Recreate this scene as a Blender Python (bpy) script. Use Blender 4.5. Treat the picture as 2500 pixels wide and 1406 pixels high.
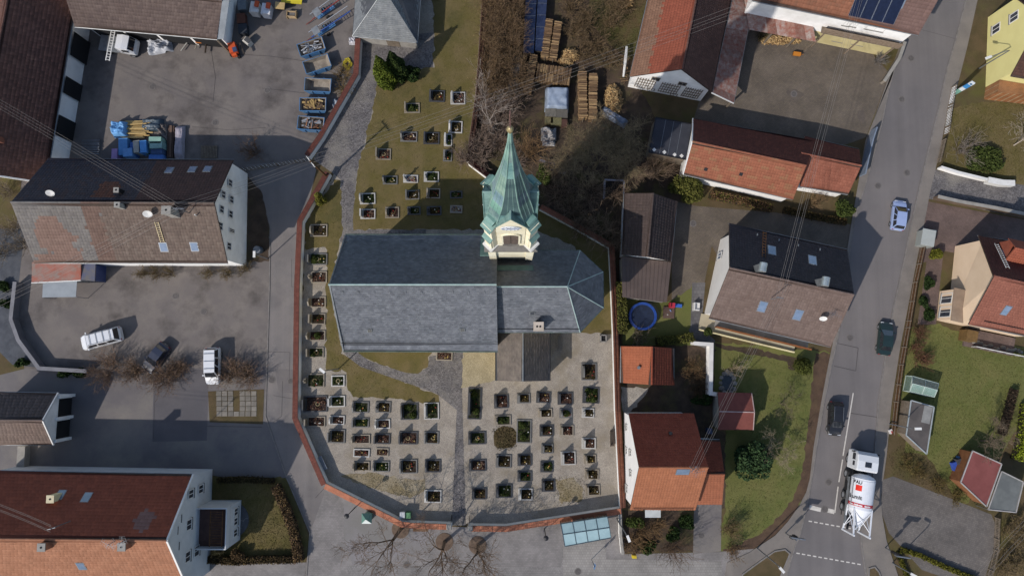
import bpy, math, random
import numpy as np
from mathutils import Vector
scene = bpy.context.scene
for o in list(bpy.data.objects): bpy.data.objects.remove(o)
# ------------------------------------------------------------ camera, sky, sun, exposure
H, F = 87.0, 1740.0                      # camera height (m), focal length in photo pixels (2500 wide)
T = math.atan2(142, F)                   # tilt away from straight down
cam = bpy.data.cameras.new("camera"); camo = bpy.data.objects.new("camera", cam)
scene.collection.objects.link(camo); scene.camera = camo
cam.sensor_width = 36; cam.lens = F/2500*36; cam.clip_end = 3000; cam.clip_start = 1
camo.location = (0, 0, H); camo.rotation_euler = (T, 0, 0)
SUN_EL = math.radians(39); SX, SY = 0.727, 0.687      # the way shadows fall on the ground
world = bpy.data.worlds.new("World"); scene.world = world; world.use_nodes = True
wn = world.node_tree; sky = wn.nodes.new("ShaderNodeTexSky"); sky.sky_type = 'NISHITA'
sky.sun_disc = False; sky.sun_elevation = SUN_EL; sky.sun_rotation = math.atan2(-SX, -SY)
wn.links.new(sky.outputs[0], wn.nodes["Background"].inputs[0])
wn.nodes["Background"].inputs[1].default_value = 0.15
sl = bpy.data.lights.new("sun", 'SUN'); sl.energy = 3.6; sl.angle = math.radians(0.6); sl.color = (1.0, 0.94, 0.87)
so = bpy.data.objects.new("sun", sl); scene.collection.objects.link(so); so.location = (-60, -60, 80)
so.rotation_euler = Vector((SX*math.cos(SUN_EL), SY*math.cos(SUN_EL), -math.sin(SUN_EL))).to_track_quat('-Z', 'Y').to_euler()
vs = scene.view_settings; vs.view_transform = 'Standard'; vs.look = 'None'; vs.gamma = 1; vs.exposure = 0.3
vs.use_curve_mapping = False
# ------------------------------------------------------------ helpers
COL = scene.collection
R = random.Random(7); NR = np.random.default_rng(7)
sT, cT = math.sin(T), math.cos(T)
def ray(px, py):
    u, v = (px-1250)/F, (703-py)/F
    return Vector((u, sT+v*cT, -cT+v*sT))
def P(px, py, z=0.0):                    # photo pixel seen at height z -> point in the place
    d = ray(px, py); t = (H-z)/-d.z
    return Vector((d.x*t, d.y*t, z))
def W(px, py, p0, n):                    # photo pixel on a plane -> point
    d = ray(px, py); o = Vector((0, 0, H)); t = (Vector(p0)-o).dot(n)/d.dot(n)
    return o+d*t
def lin(c):
    return tuple((x/255/12.92 if x <= 10 else ((x/255+.055)/1.055)**2.4) for x in c)
def hx(s, k=1.0):
    return tuple(k*x for x in lin([int(s[i:i+2], 16) for i in (0, 2, 4)]))
MATS = {}
def M(name, c1, c2=None, scale=1.0, rough=.85, bump=0.0, bscale=8.0, c3=None, s3=.15, tint=False, metal=0.0, kind='noise',
      detail=6, spec=.3, alpha=1.0, trans=0.0, bw=.3, bh=.2, mortar=None, lo=.38, hi=.62, rot=0.0, speck=0.0, streak=None):
    if name in MATS: return MATS[name]
    m = bpy.data.materials.new(name); m.use_nodes = True; nt = m.node_tree; b = nt.nodes["Principled BSDF"]
    N, L = nt.nodes.new, nt.links.new
    geo = N("ShaderNodeNewGeometry"); pos = geo.outputs['Position']
    b.inputs['Roughness'].default_value = rough; b.inputs['Metallic'].default_value = metal
    b.inputs['Specular IOR Level'].default_value = spec
    if trans: b.inputs['Transmission Weight'].default_value = trans
    c2 = c2 or tuple(x*.8 for x in c1)
    def noise(s, d=6, r=.6):
        n = N("ShaderNodeTexNoise"); n.inputs['Scale'].default_value = s; n.inputs['Detail'].default_value = d
        n.inputs['Roughness'].default_value = r; L(pos, n.inputs['Vector']); return n.outputs['Fac']
    def ramp(f, a, z):
        r = N("ShaderNodeMapRange"); L(f, r.inputs['Value']); r.inputs['From Min'].default_value = a; r.inputs['From Max'].default_value = z
        return r.outputs['Result']
    def mix(f, a, c, mode='MIX'):
        x = N("ShaderNodeMix"); x.data_type = 'RGBA'; x.blend_type = mode
        if isinstance(f, float): x.inputs['Factor'].default_value = f
        else: L(f, x.inputs['Factor'])
        for sck, val in ((x.inputs[6], a), (x.inputs[7], c)):
            if isinstance(val, tuple): sck.default_value = (*val[:3], 1)
            else: L(val, sck)
        return x.outputs[2]
    hgt = None
    if kind == 'brick':
        mp = N("ShaderNodeMapping"); mp.inputs['Rotation'].default_value = (0, 0, rot); L(pos, mp.inputs['Vector'])
        bt = N("ShaderNodeTexBrick"); L(mp.outputs[0], bt.inputs['Vector']); bt.inputs['Scale'].default_value = 1.0
        bt.inputs['Brick Width'].default_value = bw; bt.inputs['Row Height'].default_value = bh; bt.inputs['Mortar Size'].default_value = .012
        bt.inputs['Color1'].default_value = (*c1, 1); bt.inputs['Color2'].default_value = (*c2, 1)
        bt.inputs['Mortar'].default_value = (*(mortar or tuple(.5*x for x in c1)), 1)
        col = bt.outputs['Color']; hgt = bt.outputs['Fac']
        col = mix(ramp(noise(scale), lo, hi), col, mix(1.0, col, (.72, .72, .72), 'MULTIPLY'))
    elif kind == 'cells':
        vo = N("ShaderNodeTexVoronoi"); vo.inputs['Scale'].default_value = bscale; L(pos, vo.inputs['Vector'])
        col = mix(ramp(noise(scale), lo, hi), c1, c2)
        cr = N("ShaderNodeSeparateColor"); L(vo.outputs['Color'], cr.inputs[0])
        g = ramp(cr.outputs[0], 0, 1); gg = N("ShaderNodeMath"); gg.operation = 'MULTIPLY_ADD'; L(g, gg.inputs[0]); gg.inputs[1].default_value = .7; gg.inputs[2].default_value = .6
        cb = N("ShaderNodeCombineColor"); [L(gg.outputs[0], cb.inputs[i]) for i in range(3)]
        col = mix(1.0, col, cb.outputs[0], 'MULTIPLY'); hgt = vo.outputs['Distance']
    else:
        col = mix(ramp(noise(scale, detail), lo, hi), c1, c2)
    if c3: col = mix(ramp(noise(s3, 5, .65), .5, .72), col, c3)
    if speck:
        s = ramp(noise(14.0, 3, .75), .25, .75); k = N("ShaderNodeMath"); k.operation = 'MULTIPLY_ADD'; L(s, k.inputs[0])
        k.inputs[1].default_value = 2*speck; k.inputs[2].default_value = 1-speck
        cb = N("ShaderNodeCombineColor"); [L(k.outputs[0], cb.inputs[i]) for i in range(3)]
        col = mix(1.0, col, cb.outputs[0], 'MULTIPLY')
    if streak is not None:                # worn lengthwise tracks along a road
        mp2 = N("ShaderNodeMapping"); mp2.inputs['Rotation'].default_value = (0, 0, streak); mp2.inputs['Scale'].default_value = (.9, .025, 1); L(pos, mp2.inputs['Vector'])
        n2 = N("ShaderNodeTexNoise"); n2.inputs['Scale'].default_value = 1.0; n2.inputs['Detail'].default_value = 4; L(mp2.outputs[0], n2.inputs['Vector'])
        k2 = N("ShaderNodeMapRange"); L(n2.outputs['Fac'], k2.inputs['Value']); k2.inputs['From Min'].default_value = .3; k2.inputs['From Max'].default_value = .7; k2.inputs['To Min'].default_value = .91; k2.inputs['To Max'].default_value = 1.08
        cb2 = N("ShaderNodeCombineColor"); [L(k2.outputs[0], cb2.inputs[i]) for i in range(3)]; col = mix(1.0, col, cb2.outputs[0], 'MULTIPLY')
    if tint:
        at = N("ShaderNodeAttribute"); at.attribute_name = "tint"
        col = mix(1.0, col, at.outputs['Color'], 'MULTIPLY')
    L(col, b.inputs['Base Color'])
    if bump:
        bp = N("ShaderNodeBump"); bp.inputs['Strength'].default_value = min(1, bump); bp.inputs['Distance'].default_value = .05
        L(hgt if hgt is not None else noise(bscale, 8, .7), bp.inputs['Height']); L(bp.outputs[0], b.inputs['Normal'])
    if alpha < 1: b.inputs['Alpha'].default_value = alpha
    MATS[name] = m; return m
def wloc(o):
    v = Vector((0, 0, 0))
    while o: v = v+o.location; o = o.parent
    return v
def props(o, label=None, cat=None, group=None, kind=None):
    for k, v in (('label', label), ('category', cat), ('group', group), ('kind', kind)):
        if v: o[k] = v
    return o
def thing(name, label, cat, loc=(0, 0, 0), group=None):
    o = bpy.data.objects.new(name, None); COL.objects.link(o); o.location = loc; o.empty_display_size = .2
    return props(o, label, cat, group)
def np_mesh(name, V, Q, mat, parent=None, col=None, smooth=False):
    me = bpy.data.meshes.new(name); V = np.asarray(V, dtype=np.float32); Q = np.asarray(Q, dtype=np.int32)
    off = np.array(wloc(parent) if parent else (0, 0, 0), dtype=np.float32)
    me.vertices.add(len(V)); me.vertices.foreach_set('co', (V-off).ravel())
    k = Q.shape[1]; me.loops.add(Q.size); me.loops.foreach_set('vertex_index', Q.ravel())
    me.polygons.add(len(Q)); me.polygons.foreach_set('loop_start', np.arange(0, Q.size, k, dtype=np.int32))
    if col is None: col = 1.0
    if True:
        a = me.attributes.new('tint', 'FLOAT_COLOR', 'FACE'); c = np.ones((len(Q), 4), dtype=np.float32); c[:, :3] = col
        a.data.foreach_set('color', c.ravel())
    if smooth: me.polygons.foreach_set('use_smooth', np.ones(len(Q), dtype=bool))
    me.update(calc_edges=True); me.materials.append(mat)
    o = bpy.data.objects.new(name, me); COL.objects.link(o)
    if parent: o.parent = parent
    return o
class MB:
    def __init__(s): s.v, s.f, s.t = [], [], []; s.tint = None
    def add(s, vs, fs, tint=None):
        b = len(s.v); s.v += [tuple(x) for x in vs]; s.f += [tuple(i+b for i in f) for f in fs]
        s.t += [tint or (1, 1, 1)]*len(fs)
        if tint: s.tint = True
        return s
    def box(s, c, d, rz=0.0, tint=None, taper=1.0):
        x, y, z = d[0]/2, d[1]/2, d[2]/2; ca, sa = math.cos(rz), math.sin(rz); vs = []
        for k, zz in ((1, -z), (taper, z)):
            for a, b in ((-x, -y), (x, -y), (x, y), (-x, y)):
                a, b = a*k, b*k; vs.append((c[0]+a*ca-b*sa, c[1]+a*sa+b*ca, c[2]+zz))
        return s.add(vs, [(3, 2, 1, 0), (4, 5, 6, 7), (0, 1, 5, 4), (1, 2, 6, 5), (2, 3, 7, 6), (3, 0, 4, 7)], tint)
    def fbox(s, o, u, v, n, lu, lv, ln, tint=None):      # box on a plane: centre o, axes u v n
        o, u, v, n = map(Vector, (o, u, v, n)); vs = []
        for k in (0, ln):
            for a, b in ((-1, -1), (1, -1), (1, 1), (-1, 1)): vs.append(o+u*(a*lu/2)+v*(b*lv/2)+n*k)
        return s.add(vs, [(3, 2, 1, 0), (4, 5, 6, 7), (0, 1, 5, 4), (1, 2, 6, 5), (2, 3, 7, 6), (3, 0, 4, 7)], tint)
    def prism(s, poly, z0, z1, tint=None):
        n = len(poly); zz = z1 if isinstance(z1, (list, tuple)) else [z1]*n
        vs = [(p[0], p[1], z0) for p in poly]+[(p[0], p[1], zz[i]) for i, p in enumerate(poly)]
        fs = [tuple(range(n-1, -1, -1)), tuple(range(n, 2*n))]+[(i, (i+1) % n, n+(i+1) % n, n+i) for i in range(n)]
        return s.add(vs, fs, tint)
    def slab(s, poly, th, tint=None):
        poly = [Vector(p) for p in poly]; nn = (poly[1]-poly[0]).cross(poly[2]-poly[0])
        if nn.length < 1e-6: nn = (poly[2]-poly[1]).cross(poly[3]-poly[1])
        nn.normalize()
        if nn.z < 0: poly = poly[::-1]; nn = -nn
        n = len(poly); vs = [p-nn*th for p in poly]+poly
        return s.add(vs, [tuple(range(n-1, -1, -1)), tuple(range(n, 2*n))]+[(i, (i+1) % n, n+(i+1) % n, n+i) for i in range(n)], tint)
    def tube(s, path, r, n=6, tint=None, cap=True):
        path = [Vector(p) for p in path]; rs = r if isinstance(r, (list, tuple)) else [r]*len(path); vs, fs = [], []
        for i, p in enumerate(path):
            d = (path[min(i+1, len(path)-1)]-path[max(i-1, 0)]); d = d.normalized() if d.length > 1e-9 else Vector((0, 0, 1))
            a = d.cross(Vector((0, 0, 1)) if abs(d.z) < .95 else Vector((1, 0, 0))).normalized(); b = d.cross(a)
            for k in range(n):
                t = 2*math.pi*(k+.5)/n; vs.append(p+(a*math.cos(t)+b*math.sin(t))*rs[i])
        for i in range(len(path)-1):
            for k in range(n): fs.append((i*n+k, i*n+(k+1) % n, (i+1)*n+(k+1) % n, (i+1)*n+k))
        if cap: fs += [tuple(range(n-1, -1, -1)), tuple(range((len(path)-1)*n, len(path)*n))]
        return s.add(vs, fs, tint)
    def bar(s, a, b, w, h, tint=None):
        a, b = Vector(a), Vector(b); d = (b-a); L = d.length; d.normalize()
        u = d.cross(Vector((0, 0, 1)) if abs(d.z) < .98 else Vector((0, 1, 0))).normalized(); n = u.cross(d)
        return s.fbox((a+b)/2-n*(h/2), d, u, n, L, w, h, tint)
    def lathe(s, prof, c, n=16, tint=None, sx=1, sy=1, rot=0):
        vs, fs = [], []
        for r, z in prof:
            for k in range(n):
                t = 2*math.pi*k/n+rot; vs.append((c[0]+r*math.cos(t)*sx, c[1]+r*math.sin(t)*sy, c[2]+z))
        for i in range(len(prof)-1):
            for k in range(n): fs.append((i*n+k, i*n+(k+1) % n, (i+1)*n+(k+1) % n, (i+1)*n+k))
        fs += [tuple(range(n-1, -1, -1)), tuple(range((len(prof)-1)*n, len(prof)*n))]
        return s.add(vs, fs, tint)
    def build(s, name, mat, parent=None, label=None, cat=None, group=None, kind=None, smooth=False):
        if parent: off = wloc(parent)
        else:
            a = np.array(s.v); off = Vector(((a[:, 0].min()+a[:, 0].max())/2, (a[:, 1].min()+a[:, 1].max())/2, a[:, 2].min()))
        me = bpy.data.meshes.new(name); me.from_pydata([(x-off[0], y-off[1], z-off[2]) for x, y, z in s.v], [], s.f)
        if True:
            at = me.attributes.new('tint', 'FLOAT_COLOR', 'FACE')
            at.data.foreach_set('color', [x for t in s.t for x in (*t, 1)])
        if smooth: me.polygons.foreach_set('use_smooth', [True]*len(s.f))
        me.materials.append(mat); me.update()
        o = bpy.data.objects.new(name, me); COL.objects.link(o)
        if parent: o.parent = parent
        else: o.location = off
        return props(o, label, cat, group, kind)
def dup(root, loc, rz, label=None, scale=None):
    r = root.copy(); COL.objects.link(r); r.location = loc; r.rotation_euler = (0, 0, rz)
    if scale: r.scale = scale
    if label: r['label'] = label
    for ch in root.children:
        c = ch.copy(); COL.objects.link(c); c.parent = r
        for g in ch.children: d = g.copy(); COL.objects.link(d); d.parent = c
    return r
def plane_of(poly):
    a = np.array([list(p) for p in poly]); c = a.mean(0); _, _, vt = np.linalg.svd(a-c); n = Vector(vt[2])
    if n.z < 0: n = -n
    u = Vector((0, 0, 1)).cross(n); u = u.normalized() if u.length > 1e-4 else Vector((1, 0, 0)); v = n.cross(u)
    return Vector(c), u, v, n
def flat(poly):
    c, u, v, n = plane_of(poly); return [Vector(p)-n*(Vector(p)-c).dot(n) for p in poly]
PROF = {'pan': (.01, .05, .01), 'flat': (0., 0.), 'wide': (.0, .03, .045, .02, 0.)}
def tiles(poly, name, mat, parent, colf, w=.3, h=.34, prof='pan', half=False, lip=.035, lift=.01):
    c, u, v, n = plane_of(poly); uv = np.array([[(Vector(p)-c).dot(u), (Vector(p)-c).dot(v)] for p in poly]); k = len(uv)
    pr = np.array(PROF[prof]); m = len(pr)
    v0, v1 = uv[:, 1].min(), uv[:, 1].max(); rows = max(1, round((v1-v0)/h)); vv = np.linspace(v0, v1, rows+1)
    def span(y):
        y = min(max(y, v0+1e-4), v1-1e-4); xs = []
        for i in range(k):
            a, b = uv[i], uv[(i+1) % k]
            if (a[1]-y)*(b[1]-y) <= 0 and a[1] != b[1]: xs.append(a[0]+(b[0]-a[0])*(y-a[1])/(b[1]-a[1]))
        return min(xs), max(xs)
    Vs, Qs, Ct, base = [], [], [], 0
    C, U, VV, Nn = (np.array(x) for x in (c, u, v, n))
    for r in range(rows):
        a0, a1 = span(vv[r]); b0, b1 = span(vv[r+1]); nc = max(1, round(((a1-a0)+(b1-b0))/2/w))
        e = np.linspace(0, 1, nc+1)
        if half and r % 2 and nc > 1: e = np.concatenate([[0], (e[:-1]+e[1:])/2, [1]]); nc += 1
        fr = e[:-1, None]+(e[1:]-e[:-1])[:, None]*np.linspace(0.0, 1.0, m)[None, :]
        jit = NR.uniform(-.016, .016, (nc, 1))
        ub, ut = a0+(a1-a0)*fr, b0+(b1-b0)*fr
        def pts(uu, y, hh): return C+uu[..., None]*U+(y*VV)[None, None, :]+hh[..., None]*Nn
        hb = np.broadcast_to(pr, (nc, m))+lip+lift+jit; ht = np.broadcast_to(pr, (nc, m))+lift; hl = np.zeros((nc, m))
        A, B, Lp = pts(ub, vv[r]-.02, hb), pts(ut, vv[r+1], ht), pts(ub, vv[r]-.02, hl)
        Vs.append(np.stack([A, B, Lp], 1).reshape(-1, 3))
        i0 = base+np.arange(nc)[:, None]*(3*m)+np.arange(m-1)[None, :]
        top = np.stack([i0, i0+1, i0+1+m, i0+m], -1).reshape(-1, 4); frn = np.stack([i0+2*m, i0+2*m+1, i0+1, i0], -1).reshape(-1, 4)
        Qs += [top, frn]; base += nc*3*m
        cen = (A.mean(1)+B.mean(1))/2; s = (fr.mean(1)); t = np.full(nc, (r+.5)/rows)
        cc = colf(s, t, cen); cc = np.repeat(cc, m-1, 0); Ct += [cc, cc]
    o = np_mesh(name, np.concatenate(Vs), np.concatenate(Qs), mat, parent, np.clip(np.concatenate(Ct), 0, 1)); o['kind'] = 'stuff'
    return o
def vary(*cols, amt=.18, p=None):        # colour function: tiles pick among the colours, each a little lighter or darker
    cs = np.array(cols); cs = cs*.4+cs.mean(0)*.6; amt *= .4
    def f(s, t, cen):
        i = NR.choice(len(cs), len(s), p=p); return cs[i]*NR.uniform(1-amt, 1+amt, (len(s), 1))
    return f
RAGGED = set()
def sheet(name, px, z, mat, world=False, kind='structure'):
    poly = [Vector((p[0], p[1], z)) if world else P(p[0], p[1], z) for p in px]; b = MB()
    if mat.name in RAGGED:               # grass and soil end in an uneven edge
        rr = random.Random(name); out = []
        for i, a in enumerate(poly):
            c = poly[(i+1) % len(poly)]; n = max(1, int((c-a).length/.45))
            for k in range(n): out.append(a.lerp(c, k/n)+Vector((rr.gauss(0, .09), rr.gauss(0, .09), 0)))
        poly = out
    b.add(poly, [tuple(range(len(poly)))]); o = b.build(name, mat, kind=kind)
    if o.data.polygons[0].normal.z < 0: o.data.flip_normals()
    return o
def offset(path, d):                     # mitred parallel of a 2-D path, positive to the left
    out = []
    for i, p in enumerate(path):
        a = (path[i]-path[i-1]).to_2d().normalized() if i else None; b = (path[i+1]-path[i]).to_2d().normalized() if i < len(path)-1 else None
        a = a or b; b = b or a; na, nb = Vector((-a.y, a.x)), Vector((-b.y, b.x)); m = (na+nb).normalized(); k = d/max(.35, m.dot(na))
        out.append(Vector((p.x+m.x*k, p.y+m.y*k, p.z)))
    return out
def strip(mb, path, l, r, z0, z1, tint=None):  # a wall-like strip along a path
    a, b = offset(path, l), offset(path, r)
    for i in range(len(path)-1):
        mb.prism([b[i], b[i+1], a[i+1], a[i]], z0, z1, tint)
    return mb
# ------------------------------------------------------------ materials
def K(s, k=.8): return hx(s, k)
ASPH = M('asphalt', K('837b75', .6), K('766f6c', .6), .35, .9, .25, 30, K('554f4c', .6), .22, speck=.2)
ASPH2 = M('asphalt_lane', K('7f7a78', .6), K('8b8480', .6), .3, .9, .25, 30, K('716c6b', .6), .12, speck=.14, streak=0.0)
ASPHD = M('asphalt_patched', K('716c6d', .6), K('7d7774', .6), .25, .9, .25, 30, K('8f887f', .6), .1, speck=.16)
ROAD = M('road_asphalt', K('777271', .6), K('817b79', .6), .12, .88, .2, 34, K('6d6969', .6), .05, speck=.1, streak=.19)
GRAV = M('churchyard_gravel', K('a59c90', .72), K('968d82', .72), .7, .95, .5, 26, K('877c6a', .72), .22, kind='cells')
GRAVY = M('yellow_gravel', K('a89c80', .72), K('9a8e72', .72), .8, .95, .4, 26, kind='cells')
COBB = M('cobble', K('7d7876', .6), K('6a6666', .6), .5, .9, .8, 7, K('8d877f', .6), .3, kind='cells')
GRASS = M('olive_grass', K('5b522b'), K('675a3a'), .45, .95, .6, 22, K('4b4826'), .2, speck=.3)
LAWN = M('green_lawn', K('5c6030'), K('6a673b'), .5, .95, .6, 22, K('4f5829'), .25, speck=.3)
SOIL = M('dark_soil', K('4d3f33'), K('3b3128'), .8, .95, .8, 12, K('4e4a28'), .3, speck=.35)
ROUGH = M('rough_ground', K('5a4b34'), K('4b4129'), .5, .95, .7, 14, K('55522a'), .2, speck=.35)
PAV = M('light_pavers', K('9d9794', .6), K('918c89', .6), .4, .9, .3, 10, kind='brick', bw=.3, bh=.2, mortar=K('8a8480', .6))
PAVB = M('brown_pavers', K('817566', .6), K('756a60', .6), .35, .9, .3, 10, kind='brick', bw=.24, bh=.16, mortar=K('5b544c', .6), rot=.25)
PAVR = M('red_pavers', K('857068', .6), K('79665f', .6), .4, .9, .3, 10, kind='brick', bw=.24, bh=.16, mortar=K('5e514b', .6), rot=-.2)
SLAB = M('paving_slab', K('a49c90', .6), K('918a80', .6), 1.5, .9, .2, 20, tint=True)
KERB = M('granite_kerb', K('8d8782', .6), K('7b7672', .6), 2, .9, .3, 20)
WALKP = M('pavement_asphalt', K('8d857d', .6), K('817a74', .6), .4, .9, .2, 30, K('777069', .6), .1, speck=.12)
WHITE = M('road_paint', K('c9c4bc'), K('b3aea6'), 3, .8)
TILE = M('roof_tile', (1, 1, 1), (.88, .88, .88), .9, .88, .2, 12, (.84, .82, .8), .25, tint=True)
DECK = M('roof_deck', K('4a3a33'), K('3a2e28'), 2, .9)
PLW = M('white_plaster', K('eeece8', .88), K('e2e0dc', .88), .6, .9, .15, 20, K('cfccc6', .88), .25)
PLY = M('yellow_plaster', K('d8cf8e'), K('d2c888'), .5, .9, .1, 20)
PLC = M('cream_plaster', K('e0d3a8'), K('d6c89c'), .5, .9, .1, 20, K('c2b48a'), .3)
PLB = M('beige_plaster', K('d3b89c'), K('cbb095'), .5, .9, .15, 20)
PLG = M('grey_plaster', K('9c9891'), K('85817b'), .8, .9, .2, 20)
DARK = M('dark_interior', (.012, .012, .013), rough=.95)
GLASS = M('window_glass', (.03, .035, .045), (.045, .05, .06), 2, .08, spec=.6)
SKYG = M('skylight_glass', (.10, .14, .2), (.13, .17, .24), 2, .06, spec=.8)
FRAME = M('white_frame', K('d9d7d3'), K('cfcdc8'), 3, .5)
GREYM = M('grey_metal', K('8f9296'), K('7e8185'), 2, .45, metal=.6)
ZINC = M('zinc', K('8a8d8f'), K('777a7c'), 1.5, .5, metal=.5)
BLKM = M('dark_metal', K('2c2c2e'), K('232325'), 2, .5, metal=.3)
WOOD = M('brown_wood', K('6b4a2e'), K('55391f'), 3, .85, .3, 12, tint=True)
WOODG = M('grey_wood', K('7c7062'), K('685d50'), 3, .9, .3, 12, tint=True)
STONE = M('grey_stone', K('8b8882'), K('77746f'), 2, .85, .3, 18, tint=True)
CONC = M('concrete', K('97938c'), K('87837c'), 1, .9, .2, 18)
PAINT = M('painted', (1, 1, 1), (.93, .93, .93), 2, .5, tint=True)
MATT = M('matt_tinted', (1, 1, 1), (.82, .82, .82), 3, .9, .2, 12, tint=True)
RAGGED |= {'olive_grass', 'green_lawn', 'dark_soil', 'rough_ground', 'gravel_weeds', 'bark_soil', 'mossy_grass', 'churchyard_gravel', 'pale_gravel', 'yellow_gravel', 'dark_paver'}
# ------------------------------------------------------------ the ground
b = MB(); b.add([(-500, -500, 0), (500, -500, 0), (500, 500, 0), (-500, 500, 0)], [(0, 1, 2, 3)]); b.build('ground', ROUGH, kind='structure')
sheet('yard_pavement', [(60, -60), (892, -60), (880, 100), (880, 190), (757, 390), (745, 420), (660, 640), (655, 905), (60, 905), (30, 640), (60, 380)], .004, ASPH)
sheet('lower_drive', [(60, 900), (300, 902), (655, 895), (650, 1020), (705, 1170), (640, 1180), (520, 1160), (-100, 1160), (-100, 940)], .008, ASPHD)
sheet('side_street', [(600, 402), (757, 392), (772, 415), (742, 545), (735, 700), (730, 1020), (800, 1178), (835, 1196), (835, 1440), (745, 1440), (757, 1300), (700, 1165), (648, 1015), (652, 900), (658, 700), (660, 560), (640, 470)], .012, ASPH2)
sheet('plaza', [(800, 1182), (985, 1275), (1100, 1285), (1240, 1290), (1518, 1240), (1525, 1352), (1745, 1347), (1850, 1338), (1800, 1440), (740, 1440), (757, 1300)], .016, PAV)
sheet('plaza_patch', [(1375, 1330), (1385, 1440), (860, 1440), (845, 1378), (1370, 1384)], .02, M('plaza_paver', K('a09b98', .6), K('948f8c', .6), .3, .9, .3, 10, kind='brick', bw=.2, bh=.2, mortar=K('7c7773', .6)))
sheet('bus_stop_pavement', [(1375, 1330), (1478, 1316), (1480, 1364), (1762, 1370), (1762, 1440), (1375, 1440)], .024, M('stop_paver', K('aaa59f', .6), K('9f9a95', .6), .3, .9, .3, 10, kind='brick', bw=.3, bh=.3, mortar=K('868079', .6)))
sheet('churchyard_gravel', [(745, 545), (815, 425), (765, 388), (880, 190), (885, 95), (900, -60), (1180, -60), (1165, 240), (1140, 400), (1320, 515), (1490, 605), (1500, 800), (1520, 1235), (1235, 1285), (985, 1270), (800, 1175), (730, 1020)], .008, GRAV)
sheet('cobbled_path', [(885, 95), (1060, 80), (1058, 165), (1000, 170), (925, 190), (905, 290), (872, 420), (862, 530), (865, 560), (1040, 560), (1040, 580), (830, 592), (833, 440), (815, 425), (765, 390), (880, 190)], .012, COBB)
sheet('north_lawn', [(1050, -60), (1183, -60), (1163, 240), (1150, 410), (1320, 515), (1490, 605), (1498, 815), (1405, 811), (1405, 600), (1300, 560), (865, 560), (862, 530), (872, 420), (905, 290), (925, 190), (1000, 170), (1058, 165), (1060, 80)], .016, GRASS)
sheet('west_lawn', [(745, 545), (818, 440), (833, 440), (835, 560), (805, 700), (835, 860), (850, 872), (950, 915), (1072, 965), (1070, 990), (990, 976), (860, 968), (846, 940), (846, 905), (796, 905), (797, 600), (745, 610)], .02, GRASS)
sheet('south_lawn', [(870, 858), (1060, 858), (1048, 870), (1045, 895), (1020, 912), (990, 910), (900, 880)], .02, GRASS)
sheet('cobbled_walk', [(838, 858), (870, 858), (900, 880), (990, 910), (1020, 912), (1045, 895), (1048, 870), (1130, 858), (1128, 960), (1137, 1282), (1103, 1282), (1115, 1000), (1065, 960), (880, 895), (850, 872)], .024, COBB)
sheet('yellow_gravel', [(1130, 855), (1215, 855), (1215, 930), (1150, 942), (1128, 948)], .028, GRAVY)
sheet('dry_grass_patch', [(1207, 1052), (1213, 1043), (1226, 1040), (1240, 1041), (1252, 1045), (1259, 1056), (1261, 1070), (1258, 1084), (1250, 1093), (1234, 1096), (1216, 1094), (1206, 1084), (1204, 1068)], .016, ROUGH)
sheet('dry_grass_strip', [(830, 1160), (900, 1152), (960, 1165), (1040, 1170), (1040, 1195), (1000, 1215), (900, 1190)], .012, M('gravel_weeds', K('8c7f68'), K('7a6e50'), .8, .95, .5, 26, K('9c917e'), .4, kind='cells'))
sheet('dry_grass_corner', [(1355, 1170), (1400, 1165), (1425, 1195), (1420, 1225), (1370, 1228)], .012, MATS['gravel_weeds'])
sheet('woodyard_soil', [(1183, -60), (1600, -60), (1560, 200), (1600, 290), (1690, 300), (1680, 440), (1660, 500), (1518, 470), (1515, 840), (1502, 840), (1492, 600), (1320, 512), (1150, 398), (1167, 240)], .004, SOIL)
sheet('woodyard_grass', [(1440, -60), (1590, -60), (1545, 150), (1490, 110), (1440, 60)], .008, M('mossy_grass', K('4c4a26'), K('54452f'), .5, .95, .6, 20, K('40421f'), .2, speck=.35))
sheet('farm_courtyard', [(1720, 200), (1800, 60), (2000, 90), (2130, 132), (2172, 180), (2115, 335), (2020, 370), (1690, 305)], .004, PAVB)
sheet('middle_courtyard', [(1640, 490), (1700, 503), (1900, 520), (2078, 548), (2092, 540), (2075, 705), (1780, 680), (1738, 600), (1720, 690), (1705, 800), (1690, 835), (1640, 735)], .008, PAVB)
sheet('play_lawn', [(1522, 725), (1640, 735), (1702, 690), (1690, 842), (1520, 842)], .012, LAWN)
sheet('house_garden', [(1745, 835), (1990, 855), (2045, 860), (1992, 1085), (1985, 1170), (1930, 1270), (1870, 1320), (1790, 1362), (1755, 1340), (1770, 1240), (1770, 1050), (1840, 960), (1740, 960)], .004, LAWN)
sheet('road_bed', [(1990, 860), (2043, 862), (1996, 1085), (1986, 1170), (1930, 1270), (1870, 1322), (1790, 1364), (1764, 1345), (1870, 1296), (1938, 1216), (1960, 1150), (1978, 1000)], .008, M('bark_soil', K('574436'), K('48382c'), 1, .95, .7, 18, K('5f4d38'), .4, speck=.35))
sheet('flower_bed', [(1745, 838), (1850, 852), (1975, 880), (1962, 905), (1930, 905), (1915, 880), (1840, 866), (1748, 848)], .008, SOIL)
sheet('back_garden', [(1515, 842), (1690, 842), (1745, 850), (1742, 960), (1756, 1050), (1770, 1060), (1770, 1240), (1530, 1240), (1525, 1010)], .008, SOIL)
sheet('gravel_corner', [(1517, 945), (1585, 948), (1560, 985), (1532, 1012), (1520, 1010)], .012, M('pale_gravel', K('a39c92'), K('8f8981'), 1, .95, .5, 20, kind='cells'))
sheet('front_garden', [(1522, 1245), (1705, 1245), (1698, 1345), (1525, 1350)], .02, SOIL)
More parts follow.
